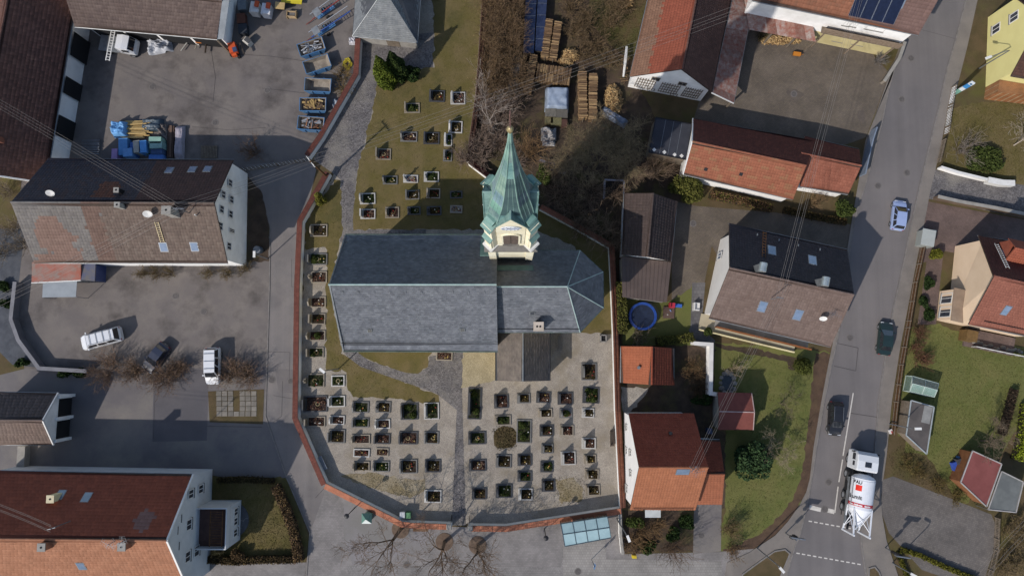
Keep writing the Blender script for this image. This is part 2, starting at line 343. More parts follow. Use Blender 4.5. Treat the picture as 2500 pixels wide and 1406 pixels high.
sheet('house_drive', [(1695, 1225), (1762, 1228), (1760, 1345), (1692, 1352)], .024, ASPHD)
sheet('garden_path', [(1690, 690), (1722, 690), (1712, 800), (1745, 830), (1740, 960), (1730, 960), (1722, 850), (1684, 838)], .016, M('grey_pavers', K('7f7c7c', .6), K('716e6f', .6), .4, .9, .3, 10, kind='brick', bw=.4, bh=.4, mortar=K('5c5958', .6)))
LK = [(2228, 20), (2210, 82), (2194, 134), (2170, 216), (2156, 285), (2133, 378), (2113, 450), (2090, 521), (2073, 620), (2058, 735), (2045, 822), (2028, 899), (2011, 984), (1993, 1090), (1982, 1166), (1968, 1242), (1951, 1309), (1940, 1334), (1909, 1440)]
RK = [(2374, -60), (2358, 0), (2332, 100), (2312, 168), (2289, 273), (2267, 364), (2244, 458), (2227, 535), (2207, 634), (2178, 765), (2161, 871), (2144, 984), (2136, 1090), (2130, 1180), (2112, 1262), (2102, 1296), (2103, 1330), (2120, 1440)]
sheet('road', [(2252, -60)]+LK+RK[::-1], .012, ROAD)
RO = [(2402, -60), (2386, 0), (2361, 114), (2335, 216), (2312, 268), (2295, 364), (2270, 469), (2255, 549), (2235, 649), (2213, 765), (2198, 842), (2176, 984), (2164, 1110), (2150, 1208), (2153, 1258), (2164, 1320), (2204, 1440)]
b = MB(); b.prism([P(*p) for p in RK]+[P(*p) for p in RO[::-1]], 0, .09); b.build('pavement', WALKP, kind='structure')
LO = [(2206, 120), (2185, 160), (2167, 195), (2130, 300), (2112, 345), (2100, 420), (2082, 520), (2066, 620), (2050, 735), (2036, 822), (2020, 899), (2004, 984), (1986, 1090), (1977, 1166), (1968, 1200), (1951, 1233), (1923, 1272), (1892, 1306), (1828, 1348), (1775, 1372), (1765, 1440)]
b = MB(); b.prism([P(*p) for p in LK[2:]][::-1]+[P(*p) for p in LO], 0, .09); b.build('pavement', WALKP, kind='structure')
for path in (LK[1:], RK):
    b = MB(); strip(b, [P(*p) for p in path], .07, -.07, 0, .115); b.build('kerb', KERB, kind='structure')
b = MB(); strip(b, [P(*p) for p in [(660, 560), (658, 700), (652, 900), (648, 1015), (700, 1165), (757, 1300), (745, 1440)]], .07, -.07, 0, .08); b.build('kerb', KERB, kind='structure')
for isl, z in (([(1800, 1440), (1812, 1400), (1850, 1372), (1890, 1344), (1915, 1340), (1927, 1350), (1918, 1372), (1890, 1440)], .1), ([(2118, 1440), (2120, 1386), (2134, 1382), (2145, 1396), (2160, 1440)], .1)):
    b = MB(); pts = [P(*p) for p in isl]; strip(b, pts+[pts[0]], .08, -.08, 0, .2); b.build('island_kerb', KERB, kind='structure')
    b = MB(); b.prism(pts, .02, .15); b.build('planted_island', ROUGH, kind='structure')
def mark(a, c, w):
    b = MB(); a, c = P(*a), P(*c); d = (c-a).normalized(); n = Vector((-d.y, d.x, 0))*w/2; b.add([v+Vector((0, 0, .017)) for v in (a-n, c-n, c+n, a+n)], [(0, 1, 2, 3)]); b.build('road_marking', WHITE, kind='structure')
for a, c in (((2083, 959), (2058, 1112)), ((2057, 1121), (2048, 1176)), ((2046, 1187), (2038, 1251))): mark(a, c, .14)
mark((1976, 1237), (2004, 1244), .5); mark((2021, 1245), (2037, 1249), .5)
for (x0, y0), (x1, y1), n in (((1974, 1271), (2091, 1292), 9), ((1944, 1349), (2101, 1377), 12)):
    for i in range(n):
        t, t2 = i/(n-.4), (i+.6)/(n-.4); mark((x0+(x1-x0)*t, y0+(y1-y0)*t), (x0+(x1-x0)*t2, y0+(y1-y0)*t2), .14)
sheet('neighbour_drive', [(2278, 412), (2300, 420), (2560, 462), (2560, 545), (2265, 485)], .006, COBB)
sheet('garage_forecourt', [(2264, 492), (2560, 548), (2560, 660), (2300, 612), (2262, 640), (2240, 640)], .01, PAVR)
sheet('house_path', [(2262, 640), (2304, 607), (2285, 792), (2240, 792)], .014, PAVR)
sheet('right_lawn', [(2222, 800), (2285, 790), (2410, 838), (2560, 850), (2560, 930), (2462, 1080), (2350, 1240), (2262, 1112), (2190, 1100), (2205, 900)], .006, LAWN)
sheet('upper_lawn', [(2330, 262), (2400, 250), (2560, 250), (2560, 462), (2300, 418)], .004, GRASS)
sheet('south_courtyard', [(2152, 1172), (2180, 1162), (2300, 1208), (2420, 1255), (2440, 1300), (2395, 1440), (2250, 1390), (2170, 1300), (2152, 1250)], .01, M('court_pavers', K('837c76', .6), K('746e6a', .6), .25, .9, .3, 10, K('645f5c', .6), .12, kind='brick', bw=.24, bh=.24, mortar=K('68625d', .6), rot=.3))
sheet('forecourt_gravel', [(2172, 1060), (2215, 1068), (2200, 1150), (2152, 1168), (2164, 1110)], .014, ROUGH)
sheet('left_house_garden', [(500, 1165), (700, 1165), (755, 1310), (745, 1375), (490, 1375)], .012, GRASS)
sheet('front_walk', [(470, 1372), (748, 1372), (742, 1440), (440, 1440)], .016, PAV)
sheet('left_garden_path', [(-100, 555), (60, 560), (45, 700), (30, 800), (120, 900), (30, 890), (-100, 760)], .008, M('slate_path', K('5d6066', .6), K('4d5057', .6), 1, .9, .3, 10))
sheet('side_bed', [(592, 415), (640, 470), (660, 560), (658, 640), (585, 640)], .008, SOIL)
# paving slabs lying in the grass by the drive
root = thing('slab_patch', 'patch of pale worn paving slabs in the grass below the small white van', 'paving', P(577, 985))
b = MB(); b.prism([P(*p) for p in [(508, 955), (645, 950), (642, 1035), (512, 1030)]], 0, .03); b.build('grass_bed', ROUGH, root)
for i in range(7):
    for j in range(5):
        if (i == 3 and j < 4): continue
        p = P(535+i*14.2, 960+j*12.5); bb = MB(); k = R.uniform(.62, .9)
        bb.box((p.x+R.uniform(-.03, .03), p.y, .045), (.62, .56, .05+R.uniform(0, .02)), R.uniform(-.05, .05), (k, k, k)); bb.build('slab', SLAB, root)

DKL = M('tar_seam', K('4d4948'), K('403d3c'), 3, .9)
def seam(pts, w=.05, z=.022):
    for a, c in zip(pts[:-1], pts[1:]):
        b = MB(); a, c = P(*a), P(*c); d = (c-a).normalized(); n = Vector((-d.y, d.x, 0))*w/2; b.add([v+Vector((0, 0, z)) for v in (a-n, c-n, c+n, a+n)], [(0, 1, 2, 3)]); b.build('tar_seam', DKL, kind='structure')
seam([(2045, 838), (2095, 849), (2089, 905), (2036, 893)], .07); seam([(2076, 1008), (2142, 1018)], .07); seam([(560, 132), (660, 138), (745, 150)], .05); seam([(640, 216), (745, 228)], .05); seam([(520, 250), (526, 190), (515, 120)], .04); seam([(470, 310), (560, 318), (650, 312)], .03)
seam([(712, 632), (712, 700), (735, 702)], .03); seam([(655, 858), (708, 860), (706, 930)], .04); seam([(690, 930), (688, 1015), (668, 1030)], .05); seam([(668, 965), (726, 975)], .04); seam([(800, 1182), (770, 1215)], .06); seam([(380, 900), (375, 1070)], .04); seam([(505, 1040), (640, 1042)], .05); seam([(2200, 60), (2330, 95)], .03)
sheet('oil_stain', [(1918, 228), (1925, 218), (1942, 216), (1965, 226), (1962, 236), (1945, 246), (1928, 243)], .012, M('dark_paver', K('5f564e'), K('534b45'), 1.5, .9, .3, 12)); sheet('oil_stain', [(2094, 272), (2110, 268), (2115, 285), (2108, 300), (2096, 295)], .012, MATS['dark_paver'])
sheet('lane_patch', [(672, 900), (724, 902), (724, 960), (680, 958)], .018, ASPHD); sheet('drive_patch', [(375, 905), (510, 903), (505, 1075), (372, 1078)], .012, M('fresh_patch', K('6a6668', .6), K('605d60', .6), .3, .9, .2, 30, speck=.12)); sheet('plaza_asphalt', [(842, 1200), (985, 1282), (1095, 1290), (1095, 1330), (860, 1378), (838, 1300)], .02, M('plaza_asph', K('918c8c', .6), K('87837f', .6), .3, .9, .2, 30, speck=.1))
p = P(565, 1268); root = thing('round_patio', 'round dark paved patio with pale joints on the lower left lawn', 'patio', (p.x, p.y, .02)); MB().lathe([(2.1, .01), (2.1, .05), (2.0, .055)], (p.x, p.y, .02), 28).build('paving', M('patio_stone', K('565658'), K('4a4a4c'), 1.2, .9, .2, 8), root)
for k in range(26):
    t, r_ = R.uniform(0, 6.28), 1.9*math.sqrt(R.random()); q = Vector((p.x+r_*math.cos(t), p.y+r_*math.sin(t), .082)); a = R.uniform(0, 3.14); bb = MB(); n = 6; bb.tube([q+Vector((.35*math.cos(a+j*.45), .35*math.sin(a+j*.45), 0)) for j in range(n)], .025, 4); bb.build('pale_joint', CONC, root)
# ------------------------------------------------------------ building helpers
def window(parent, c, n, w=1.0, h=1.2, fm=None, gm=None, sill=True, cross=True, depth=.06):
    n = Vector(n).normalized(); up = Vector((0, 0, 1)); u = up.cross(n).normalized(); c = Vector(c)
    b = MB(); t = .09
    for s in (-1, 1):
        b.fbox(c+u*s*(w/2-t/2), u, up, n, t, h, depth); b.fbox(c+up*s*(h/2-t/2), u, up, n, w-2*t, t, depth)
    if cross: b.fbox(c, u, up, n, .06, h-2*t, depth*.9)
    o = b.build('window', fm or FRAME, parent)
    MB().fbox(c-n*.01, u, up, n, w-2*t, h-2*t, .03).build('pane', gm or GLASS, o)
    if sill: MB().fbox(c-up*(h/2+.03), u, up, n, w+.16, .05, .16).build('sill', STONE, o)
    return o
def chimney(parent, px, py, ztop, zbase, w=.6, d=.6, mat=None, flues=1, rz=0, capm=None):
    p = P(px, py, ztop); b = MB(); b.box((p.x, p.y, (ztop-.1+zbase)/2), (w, d, ztop-.1-zbase), rz); o = b.build('chimney', mat or PLG, parent)
    MB().box((p.x, p.y, ztop-.05), (w+.12, d+.12, .1), rz).build('chimney_cap', capm or CONC, o)
    ca, sa = math.cos(rz), math.sin(rz)
    for i in range(flues):
        k = (i-(flues-1)/2)*.32; b = MB(); b.lathe([(.11, 0), (.11, .03), (.085, .03)], (p.x+k*ca, p.y+k*sa, ztop), 10); b.build('flue', DARK, o)
    return o
def skylight(parent, px, py, facet, w=.8, h=1.1, open_=0):
    c, u, v, n = plane_of(facet); p = W(px, py, c, n); b = MB(); b.fbox(p, u, v, n, w+.16, h+.16, .09); o = b.build('skylight', GREYM, parent)
    MB().fbox(p+n*.09, u, v, n, w, h, .015).build('pane', SKYG, o); return o
def dish(parent, p, r=.4, face=(-.5, -.8, .35)):
    f = Vector(face).normalized(); a = f.cross(Vector((0, 0, 1))).normalized(); bb = f.cross(a); p = Vector(p); b = MB(); vs, fs = [p-f*.1], []
    n = 14
    for k in range(n): t = 2*math.pi*k/n; vs.append(p+(a*math.cos(t)+bb*math.sin(t))*r)
    for k in range(n): fs.append((0, 1+k, 1+(k+1) % n)); 
    b.add(vs, fs); o = b.build('satellite_dish', FRAME, parent)
    b = MB(); b.tube([p-f*.1, p-f*.25-Vector((0, 0, .25)), p-f*.25-Vector((0, 0, .8))], .025, 5); b.tube([p+bb*(-r)*.9*(1 if bb.z > 0 else -1), p+f*.42], .012, 4); b.build('dish_arm', GREYM, o); return o
def antenna(parent, p, h=2.2, rz=.4):
    p = Vector(p); b = MB(); b.tube([p, p+Vector((0, 0, h))], .03, 5)
    for k, L in ((h, 1.5), (h*.75, 1.1)):
        c = p+Vector((0, 0, k-.1)); d = Vector((math.cos(rz), math.sin(rz), 0)); e = Vector((-d.y, d.x, 0)); b.tube([c-d*L/2, c+d*L/2], .014, 4)
        for i in range(7): q = c+d*(L*(i/6-.5)); b.tube([q-e*.3, q+e*.3], .009, 4)
        rz += 1.2
    return b.build('antenna', GREYM, parent)
def ridge_cap(parent, a, c, mat, colf, r=.13):
    a, c = Vector(a), Vector(c); n = max(2, round((c-a).length/.4)); b = MB()
    cols = colf(np.linspace(0, 1, n), np.ones(n), np.zeros((n, 3)))
    for i in range(n):
        p, q = a+(c-a)*(i/n), a+(c-a)*((i+1)/n); b.tube([p+Vector((0, 0, .02)), q], [r, r*.85], 8, tuple(np.clip(cols[i], 0, 1)))
    o = b.build('ridge_cap', mat, parent); o['kind'] = 'stuff'; return o
def gutter(parent, a, c, mat=None, r=.07, name='gutter'):
    MB().tube([Vector(a), Vector(c)], r, 6).build(name, mat or ZINC, parent)
class House: pass
def gable(name, label, cat, A, B, SA, SB, NA, NB, zr, ze, wall, cS, cN=None, over=.45, go=.35, w=.3, h=.34, prof='pan', group=None, half=False, zn=None, gut=True, cap=True, tile=None, base=0.0, walls=True):
    """gabled house from the photo pixels of its ridge (A-B) and eave corners (SA,SB / NA,NB)"""
    g = House(); zn = ze if zn is None else zn; tile = tile or TILE
    g.A, g.B = P(*A, zr), P(*B, zr); g.SA, g.SB, g.NA, g.NB = P(*SA, ze), P(*SB, ze), P(*NA, zn), P(*NB, zn)
    c0 = (g.SA+g.SB+g.NA+g.NB)/4; g.root = thing(name, label, cat, (c0.x, c0.y, base), group)
    ax = (g.B-g.A).to_2d().normalized(); ax = Vector((ax.x, ax.y, 0)); g.ax = ax
    g.fS, g.fN = flat([g.SA, g.SB, g.B, g.A]), flat([g.NB, g.NA, g.A, g.B])
    def corner(e, r, s):                 # eave corner e, ridge end r, s=+1 at A end
        cr = (r-e); cr -= ax*cr.dot(ax); hor = Vector((cr.x, cr.y, 0)); L = hor.length; hor.normalize()
        q = e+hor*over+ax*s*go; q.z = e.z+(r.z-e.z)*over/L-.16; return q
    g.wSA, g.wSB, g.wNA, g.wNB = corner(g.SA, g.A, 1), corner(g.SB, g.B, -1), corner(g.NA, g.A, 1), corner(g.NB, g.B, -1)
    g.tA, g.tB = g.A+ax*go-Vector((0, 0, .18)), g.B-ax*go-Vector((0, 0, .18))
    if walls:
        top = [g.wSA, g.wSB, g.tB, g.wNB, g.wNA, g.tA]; bot = [Vector((p.x, p.y, base)) for p in (g.wSA, g.wSB, g.wNB, g.wNA)]
        b = MB(); b.add(top+bot, [(6, 7, 1, 0), (7, 8, 3, 2, 1), (8, 9, 4, 3), (9, 6, 0, 5, 4)]); g.wall = b.build('wall', wall, g.root)
    b = MB(); b.slab(g.fS, .14); b.slab(g.fN, .14); g.roof = b.build('roof', DECK, g.root)
    if cS: tiles(g.fS, 'roof_tiles', tile, g.roof, cS, w, h, prof, half)
    if cN or cS: tiles(g.fN, 'roof_tiles', tile, g.roof, cN or cS, w, h, prof, half)
    if cap: ridge_cap(g.roof, g.A+Vector((0, 0, .04)), g.B+Vector((0, 0, .04)), tile, cS)
    if gut:
        for a, c in ((g.SA, g.SB), (g.NA, g.NB)): gutter(g.roof, a+Vector((0, 0, -.1)), c+Vector((0, 0, -.1)))
    nA = -ax
    g.face = {'A': (g.wSA, -ax), 'B': (g.wSB, ax), 'S': (g.wSA, Vector((ax.y, -ax.x, 0))), 'N': (g.wNA, Vector((-ax.y, ax.x, 0)))}
    return g
def wins(g, side, specs, **k):           # windows by photo pixel on one face: (px,py,w,h)
    p0, n = g.face[side]
    if g.face[side][1].dot(p0-(g.SA+g.SB+g.NA+g.NB)/4) < 0: n = -n
    for s in specs: window(g.root, W(s[0], s[1], p0, n), n, s[2], s[3], **k)
def flat_roof(name, label, cat, px, z, mat, wall, th=.18, group=None, over=.15, base=0.0, slope=None, edge=None):
    pts = [P(x, y, z if not slope else slope[i]) for i, (x, y) in enumerate(px)]; c = sum(pts, Vector())/len(pts)
    root = thing(name, label, cat, (c.x, c.y, base), group); b = MB(); b.slab(pts, th); r = b.build('roof', mat, root)
    ins = [p+(Vector((c.x, c.y, p.z))-p).normalized()*over for p in pts]
    if wall:
        b = MB(); b.prism(ins, base, [p.z-th-.005 for p in ins]); b.build('wall', wall, root)
    if edge:
        b = MB()
        for i in range(len(pts)): b.bar(pts[i]+Vector((0, 0, .03)), pts[(i+1) % len(pts)]+Vector((0, 0, .03)), .12, .1)
        b.build('roof_edge', edge, r)
    return root, r, pts
BR = (K('6d544c'), K('5f4840'), K('775f55'), K('544340')); brown = vary(*BR)
DBR = (K('53392f'), K('4a322b'), K('5f4237'), K('3f2d29')); dbrown = vary(*DBR)
OR = (K('a8653f'), K('9a5736'), K('b37048'), K('8c5a3c')); orange = vary(*OR)
RD = (K('6f3d30'), K('63352b'), K('7c4637'), K('5a3129')); red = vary(*RD)
SLT = (K('6f7278'), K('666970'), K('797c81'), K('5f6268')); slate = vary(*SLT, amt=.32)
def mixed(pairs, base, amt=.18):         # patches of other colours by area test on (s,t)
    bs = np.array(base); bs = bs*.3+bs.mean(0)*.7; amt *= .4
    def f(s, t, cen):
        out = bs[NR.integers(len(bs), size=len(s))]*NR.uniform(1-amt, 1+amt, (len(s), 1))
        for test, cols in pairs:
            m = test(s+NR.uniform(-.008, .008, len(s)), t+NR.uniform(-.015, .015, len(s)), cen); cc = np.array(cols); cc = cc*.35+cc.mean(0)*.65
            if m.any(): out[m] = cc[NR.integers(len(cc), size=int(m.sum()))]*NR.uniform(1-amt, 1+amt, (int(m.sum()), 1))
        return out
    return f
# ------------------------------------------------------------ the church
ch = thing('church', 'large village church with grey slate roofs and slender green copper spire', 'church', P(1010, 700))
zr, ze = 16.3, 10.0
A, B = P(801, 695, zr), P(1215, 695, zr)
SA, SB, NA, NB = P(838, 856, ze), P(1215, 857, ze), P(843, 574, ze), P(1215, 574, ze)
NB = Vector((SB.x, NB.y, ze)); B = Vector((SB.x, B.y, zr)); A = Vector((SA.x, A.y, zr)); NA = Vector((SA.x, NA.y, ze))
o_ = .5; k_ = (zr-ze)/abs(A.y-SA.y)
b = MB(); b.add([(SA.x+.3, SA.y+o_, 0), (SB.x-.2, SA.y+o_, 0), (SB.x-.2, NA.y-o_, 0), (SA.x+.3, NA.y-o_, 0), (SA.x+.3, SA.y+o_, ze+.3), (SB.x-.2, SA.y+o_, ze+.3), (SB.x-.2, NA.y-o_, ze+.3), (SA.x+.3, NA.y-o_, ze+.3), (SA.x+.3, A.y, zr-.2), (SB.x-.2, B.y, zr-.2)],
    [(0, 1, 5, 4), (1, 2, 6, 9, 5), (2, 3, 7, 6), (3, 0, 4, 8, 7)]); b.build('nave_wall', PLC, ch)
# the roof kicks out a little at the eaves
def kick(E0, E1, R0, R1, t=.12):
    m0, m1 = E0+(R0-E0)*t, E1+(R1-E1)*t; m0.z -= .28; m1.z -= .28; return m0, m1
b = MB(); decks = []
for e0, e1, r0, r1 in ((SA, SB, A, B), (NB, NA, B, A)):
    m0, m1 = kick(e0, e1, r0, r1); decks += [[e0, e1, m1, m0], [m0, m1, r1, r0]]
for d in decks: b.slab(d, .15)
nr = b.build('nave_roof', M('slate_deck', K('4c4e52'), K('404246'), 1, .8), ch)
SLM = M('slate', (1, 1, 1), (.78, .78, .8), 1.0, .75, .3, 9, (.64, .66, .68), .8, tint=True, spec=.25)
for d in decks: tiles(flat(d), 'roof_slates', SLM, nr, slate, .32, .24, 'flat', True, .014)
COP = M('copper_verdigris', K('8fa9a2', .72), K('77938e', .72), .8, .6, .3, 6, K('52706f', .72), .5, tint=True, spec=.3)
b = MB(); b.tube([A+Vector((-.1, 0, .06)), B+Vector((0, 0, .06))], .11, 6); b.build('ridge_flashing', M('pale_copper', K('9fb0ac'), K('8a9d99'), 1, .6), nr); b = MB(); b.bar(NA+Vector((0, 0, .03)), A+Vector((0, 0, .03)), .14, .05); b.bar(SA+Vector((0, 0, .03)), A+Vector((0, 0, .03)), .14, .05); b.build('verge_flashing', ZINC, nr)
for a, c in ((SA, SB), (NA, NB)): gutter(nr, a+Vector((0, -.05 if a is SA else .05, -.05)), c+Vector((0, -.05 if a is SA else .05, -.05)), M('copper_gutter', K('4a5a55'), K('39463f'), 1, .5), .1)
# snow guards, roof hatches, roof hooks
c, u, v, n = plane_of(flat(decks[1]))
b = MB()
for k in (.02, .05):
    b.bar(SA+(A-SA)*.135+n*(.1+k), SB+(B-SB)*.135+n*(.1+k), .04, .04)
b.build('snow_guard', BLKM, nr)
for px, py in ((903, 806), (1129, 804)):
    p = W(px, py, c, n); b = MB(); b.fbox(p, u, v, n, .55, .5, .1); o = b.build('roof_hatch', ZINC, nr); MB().fbox(p+n*.1, u, v, n, .4, .36, .02).build('pane', GLASS, o)
for i in range(10):
    q = A+(B-A)*(.07+i*.095); p = q+(SA-A).normalized()*.8; b = MB(); b.tube([p+n*.03, p+n*.14, p+n*.14-v*.25], .022, 4); b.build('roof_hook', ZINC, nr)
# choir with its five-sided end
zc, zce = 15.1, 10.1
cS0, cS1, cE1, cE0, cN1, cN0 = P(1215, 811, zce), P(1416, 811, zce), P(1473, 751, zce), P(1472, 664, zce), P(1416, 612, zce), P(1215, 612, zce)
cR0, cR1 = P(1215, 700, zc), P(1385, 700, zc); cS0.x = cN0.x = cR0.x = SB.x-.25
poly = [cS0, cS1, cE1, cE0, cN1, cN0]; cen = Vector((2, sum(p.y for p in poly)/6, 0))
ins = [Vector((p.x, p.y, 0))+(Vector((cR1.x, cR1.y, 0))-Vector((p.x, p.y, 0))).normalized()*.6 for p in poly[1:5]]
b = MB(); b.prism([Vector((cS0.x, ins[0].y, 0))]+ins+[Vector((cS0.x, ins[3].y, 0))], 0, zce+.1); b.build('choir_wall', PLC, ch)
fac = [[cS0, cS1, cR1, cR0], [cS1, cE1, cR1], [cE1, cE0, cR1], [cE0, cN1, cR1], [cN1, cN0, cR0, cR1]]
b = MB(); [b.slab(f, .15) for f in fac]; cr = b.build('choir_roof', MATS['slate_deck'], ch)
for f in fac: tiles(flat(f), 'roof_slates', SLM, cr, slate, .32, .24, 'flat', True, .014)
b = MB(); b.tube([cR0+Vector((0, 0, .06)), cR1+Vector((0, 0, .06))], .09, 6)
for e in (cS1, cE1, cE0, cN1): b.tube([e+Vector((0, 0, .05)), cR1+Vector((0, 0, .06))], .06, 5)
b.build('ridge_flashing', MATS['pale_copper'], cr)
for a, e in ((cS0, cS1), (cS1, cE1), (cE1, cE0), (cE0, cN1), (cN1, cN0)): gutter(cr, a+Vector((0, 0, -.06)), e+Vector((0, 0, -.06)), MATS['copper_gutter'], .09)
c, u, v, n = plane_of(flat(fac[0]))
p = W(1299, 764, c, n); b = MB(); b.fbox(p, u, v, n, .55, .5, .1); o = b.build('roof_hatch', ZINC, cr); MB().fbox(p+n*.1, u, v, n, .4, .36, .02).build('pane', GLASS, o)
b = MB()
for k in (.02, .06): b.bar(cS0+(cR0-cS0)*.09+n*(.08+k), cS1+(cR1-cS1)*.09+n*(.08+k), .04, .04)
b.build('snow_guard', BLKM, cr)
for i in range(4):
    p = cR0+(cR1-cR0)*(.12+i*.25)+(cS1-cR1).normalized()*.6; p.x -= .2; b = MB(); b.tube([p+n*.03, p+n*.14, p+n*.14-v*.25], .022, 4); b.build('roof_hook', ZINC, cr)
chimney(ch, 1315, 797, 12.9, 9.5, .95, .85, M('chimney_render', K('b3a697'), K('a59888'), 1, .9), 2, 0, M('chimney_render2', K('bdb0a2'), K('a59888'), 1, .9))
# copper valley along the tower
b = MB(); c, u, v, n = plane_of(flat(decks[3])); q0 = W(1190, 604, c, n); b.fbox(q0, u, v, n, 1.5, 3.3, .1, (.62, .7, .68)); b.build('copper_valley', COP, nr)
c, u, v, n = plane_of(flat(fac[4])); b = MB(); q0 = W(1258, 655, c, n); b.fbox(q0, u, v, n, 3.8, .9, .08, (.45, .5, .5)); b.build('copper_valley', COP, cr)
# sacristy
sz, se = 4.9, 3.1
sA, sB = P(1277, 800, sz), P(1277, 929, sz); sW0, sW1, sE0, sE1 = P(1211, 800, se), P(1211, 928, se), P(1342, 800, se), P(1342, 929, se)
sB.y = sW1.y = sE1.y
b = MB(); ww = [Vector((sW0.x+.35, sW0.y, 0)), Vector((sW1.x+.35, sW1.y+.25, 0)), Vector((sE1.x-.35, sE1.y+.25, 0)), Vector((sE0.x-.35, sE0.y, 0))]
b.prism(ww, 0, se+.05); t0 = Vector((sA.x, ww[1].y, sz-.2)); b.add([(ww[1].x, ww[1].y, se), (ww[2].x, ww[2].y, se), t0], [(0, 1, 2)]); b.build('sacristy_wall', PLC, ch)
b = MB(); fw, fe = [sW1, sW0, sA, sB], [sE0, sE1, sB, sA]; b.slab(fw, .14); b.slab(fe, .14); sr = b.build('sacristy_roof', MATS['slate_deck'], ch)
brs = vary(K('6f6660'), K('645c57'), K('787068'), amt=.12)
for f in (fw, fe): tiles(flat(f), 'roof_slates', SLM, sr, brs, .32, .22, 'flat', True, .014)
b = MB(); b.tube([sA+Vector((0, 0, .04)), sB+Vector((0, 0, .04))], .07, 6); b.build('ridge_cap', ZINC, sr)
gutter(sr, sW0+Vector((-.02, 0, -.05)), sW1+Vector((-.02, 0, -.05)), BLKM, .1); gutter(sr, sE0+Vector((.02, 0, -.05)), sE1+Vector((.02, 0, -.05)), BLKM, .1)
# ---- tower
tx, ty = -.1, 11.3
def sq(h, z): return [(tx-h, ty-h, z), (tx+h, ty-h, z), (tx+h, ty+h, z), (tx-h, ty+h, z)]
def octp(a, ch_, z=None):                # square of half-width a with corners cut by ch_
    p = [(-a+ch_, -a), (a-ch_, -a), (a, -a+ch_), (a, a-ch_), (a-ch_, a), (-a+ch_, a), (-a, a-ch_), (-a, -a+ch_)]
    return [(tx+x, ty+y) for x, y in p]
def ring(mb, levels, n, tint=None):      # levels: list of point lists (n each)
    vs = [p for l in levels for p in l]; fs = []
    for i in range(len(levels)-1):
        for k in range(n): fs.append((i*n+k, i*n+(k+1) % n, (i+1)*n+(k+1) % n, (i+1)*n+k))
    fs += [tuple(range((len(levels)-1)*n, len(levels)*n))]; return mb.add(vs, fs, tint)
CREAM = M('tower_cream', K('ece5cc'), K('e4dcc0'), .6, .9, .1, 20, K('d6cdb0'), .3)
tw = MB(); tw.prism(sq(2.0, 0), 0, 20.6); 
for sx in (-1, 1):
    for sy in (-1, 1): tw.box((tx+sx*1.86, ty+sy*1.86, 10.3), (.72, .72, 20.6))
tower = tw.build('tower_shaft', CREAM, ch)
b = MB(); b.add([(tx+x, ty+y, z) for h_, z in ((2.5, 20.5), (2.5, 20.75), (2.05, 21.3)) for x, y in ((-h_, -h_), (h_, -h_), (h_, h_), (-h_, h_))],
    [(3, 2, 1, 0)]+[(i*4+k, i*4+(k+1) % 4, i*4+4+(k+1) % 4, i*4+4+k) for i in (0, 1) for k in range(4)]+[(8, 9, 10, 11)]); b.build('tower_ledge', M('ledge_slate', K('76726c'), K('625f5c'), 1, .8, tint=False), ch)
bel = MB(); oc = octp(1.9, .77); bel.prism(oc, 21.0, 31.4)
belfry = bel.build('belfry_wall', CREAM, ch)
for q in range(4):                       # corner piers, their copper caps and scrolls
    a = math.pi/4+q*math.pi/2; d = Vector((math.cos(a), math.sin(a), 0)); r0 = 1.9*math.sqrt(2)-.77/math.sqrt(2)
    pr = MB(); c0 = Vector((tx, ty, 0))+d*(r0+.12); pr.box((c0.x, c0.y, 26.1), (.9, .95, 10.0), a); c1 = Vector((tx, ty, 0))+d*(r0+.4); pr.box((c1.x, c1.y, 23.5), (.75, .85, 4.6), a); pier = pr.build('corner_pier', CREAM, ch)
    b = MB(); e = Vector((-d.y, d.x, 0))
    def wedge(r1, r2, z1, z2, wd):
        p = Vector((tx, ty, 0)); vs = [p+d*r1+e*s*wd+Vector((0, 0, zz)) for zz, s in ((z1, -1), (z1, 1))]+[p+d*r2+e*s*wd+Vector((0, 0, zz)) for zz, s in ((z2, 1), (z2, -1))]
        b.slab(vs, .08, (.72, .8, .78))
    wedge(r0+.95, r0+.5, 25.9, 26.7, .5); b.build('pier_cap', COP, pier); b = MB(); wedge(r0+.8, r0-.1, 30.7, 32.0, .55); b.build('pier_roof', COP, pier)
    b = MB(); cc = Vector((tx, ty, 32.2))+d*(r0-.05); b.tube([cc-e*.42, cc+e*.42], .42, 12, (.8, .95, .9)); b.build('copper_scroll', COP, pier)
    b = MB()
    for zz, ex in ((21.3, .82), (21.55, .7)): b.box((c1.x+d.x*.06, c1.y+d.y*.06, zz), (ex+.35, 1.15, .14), a)
    b.build('pier_foot', FRAME, pier)
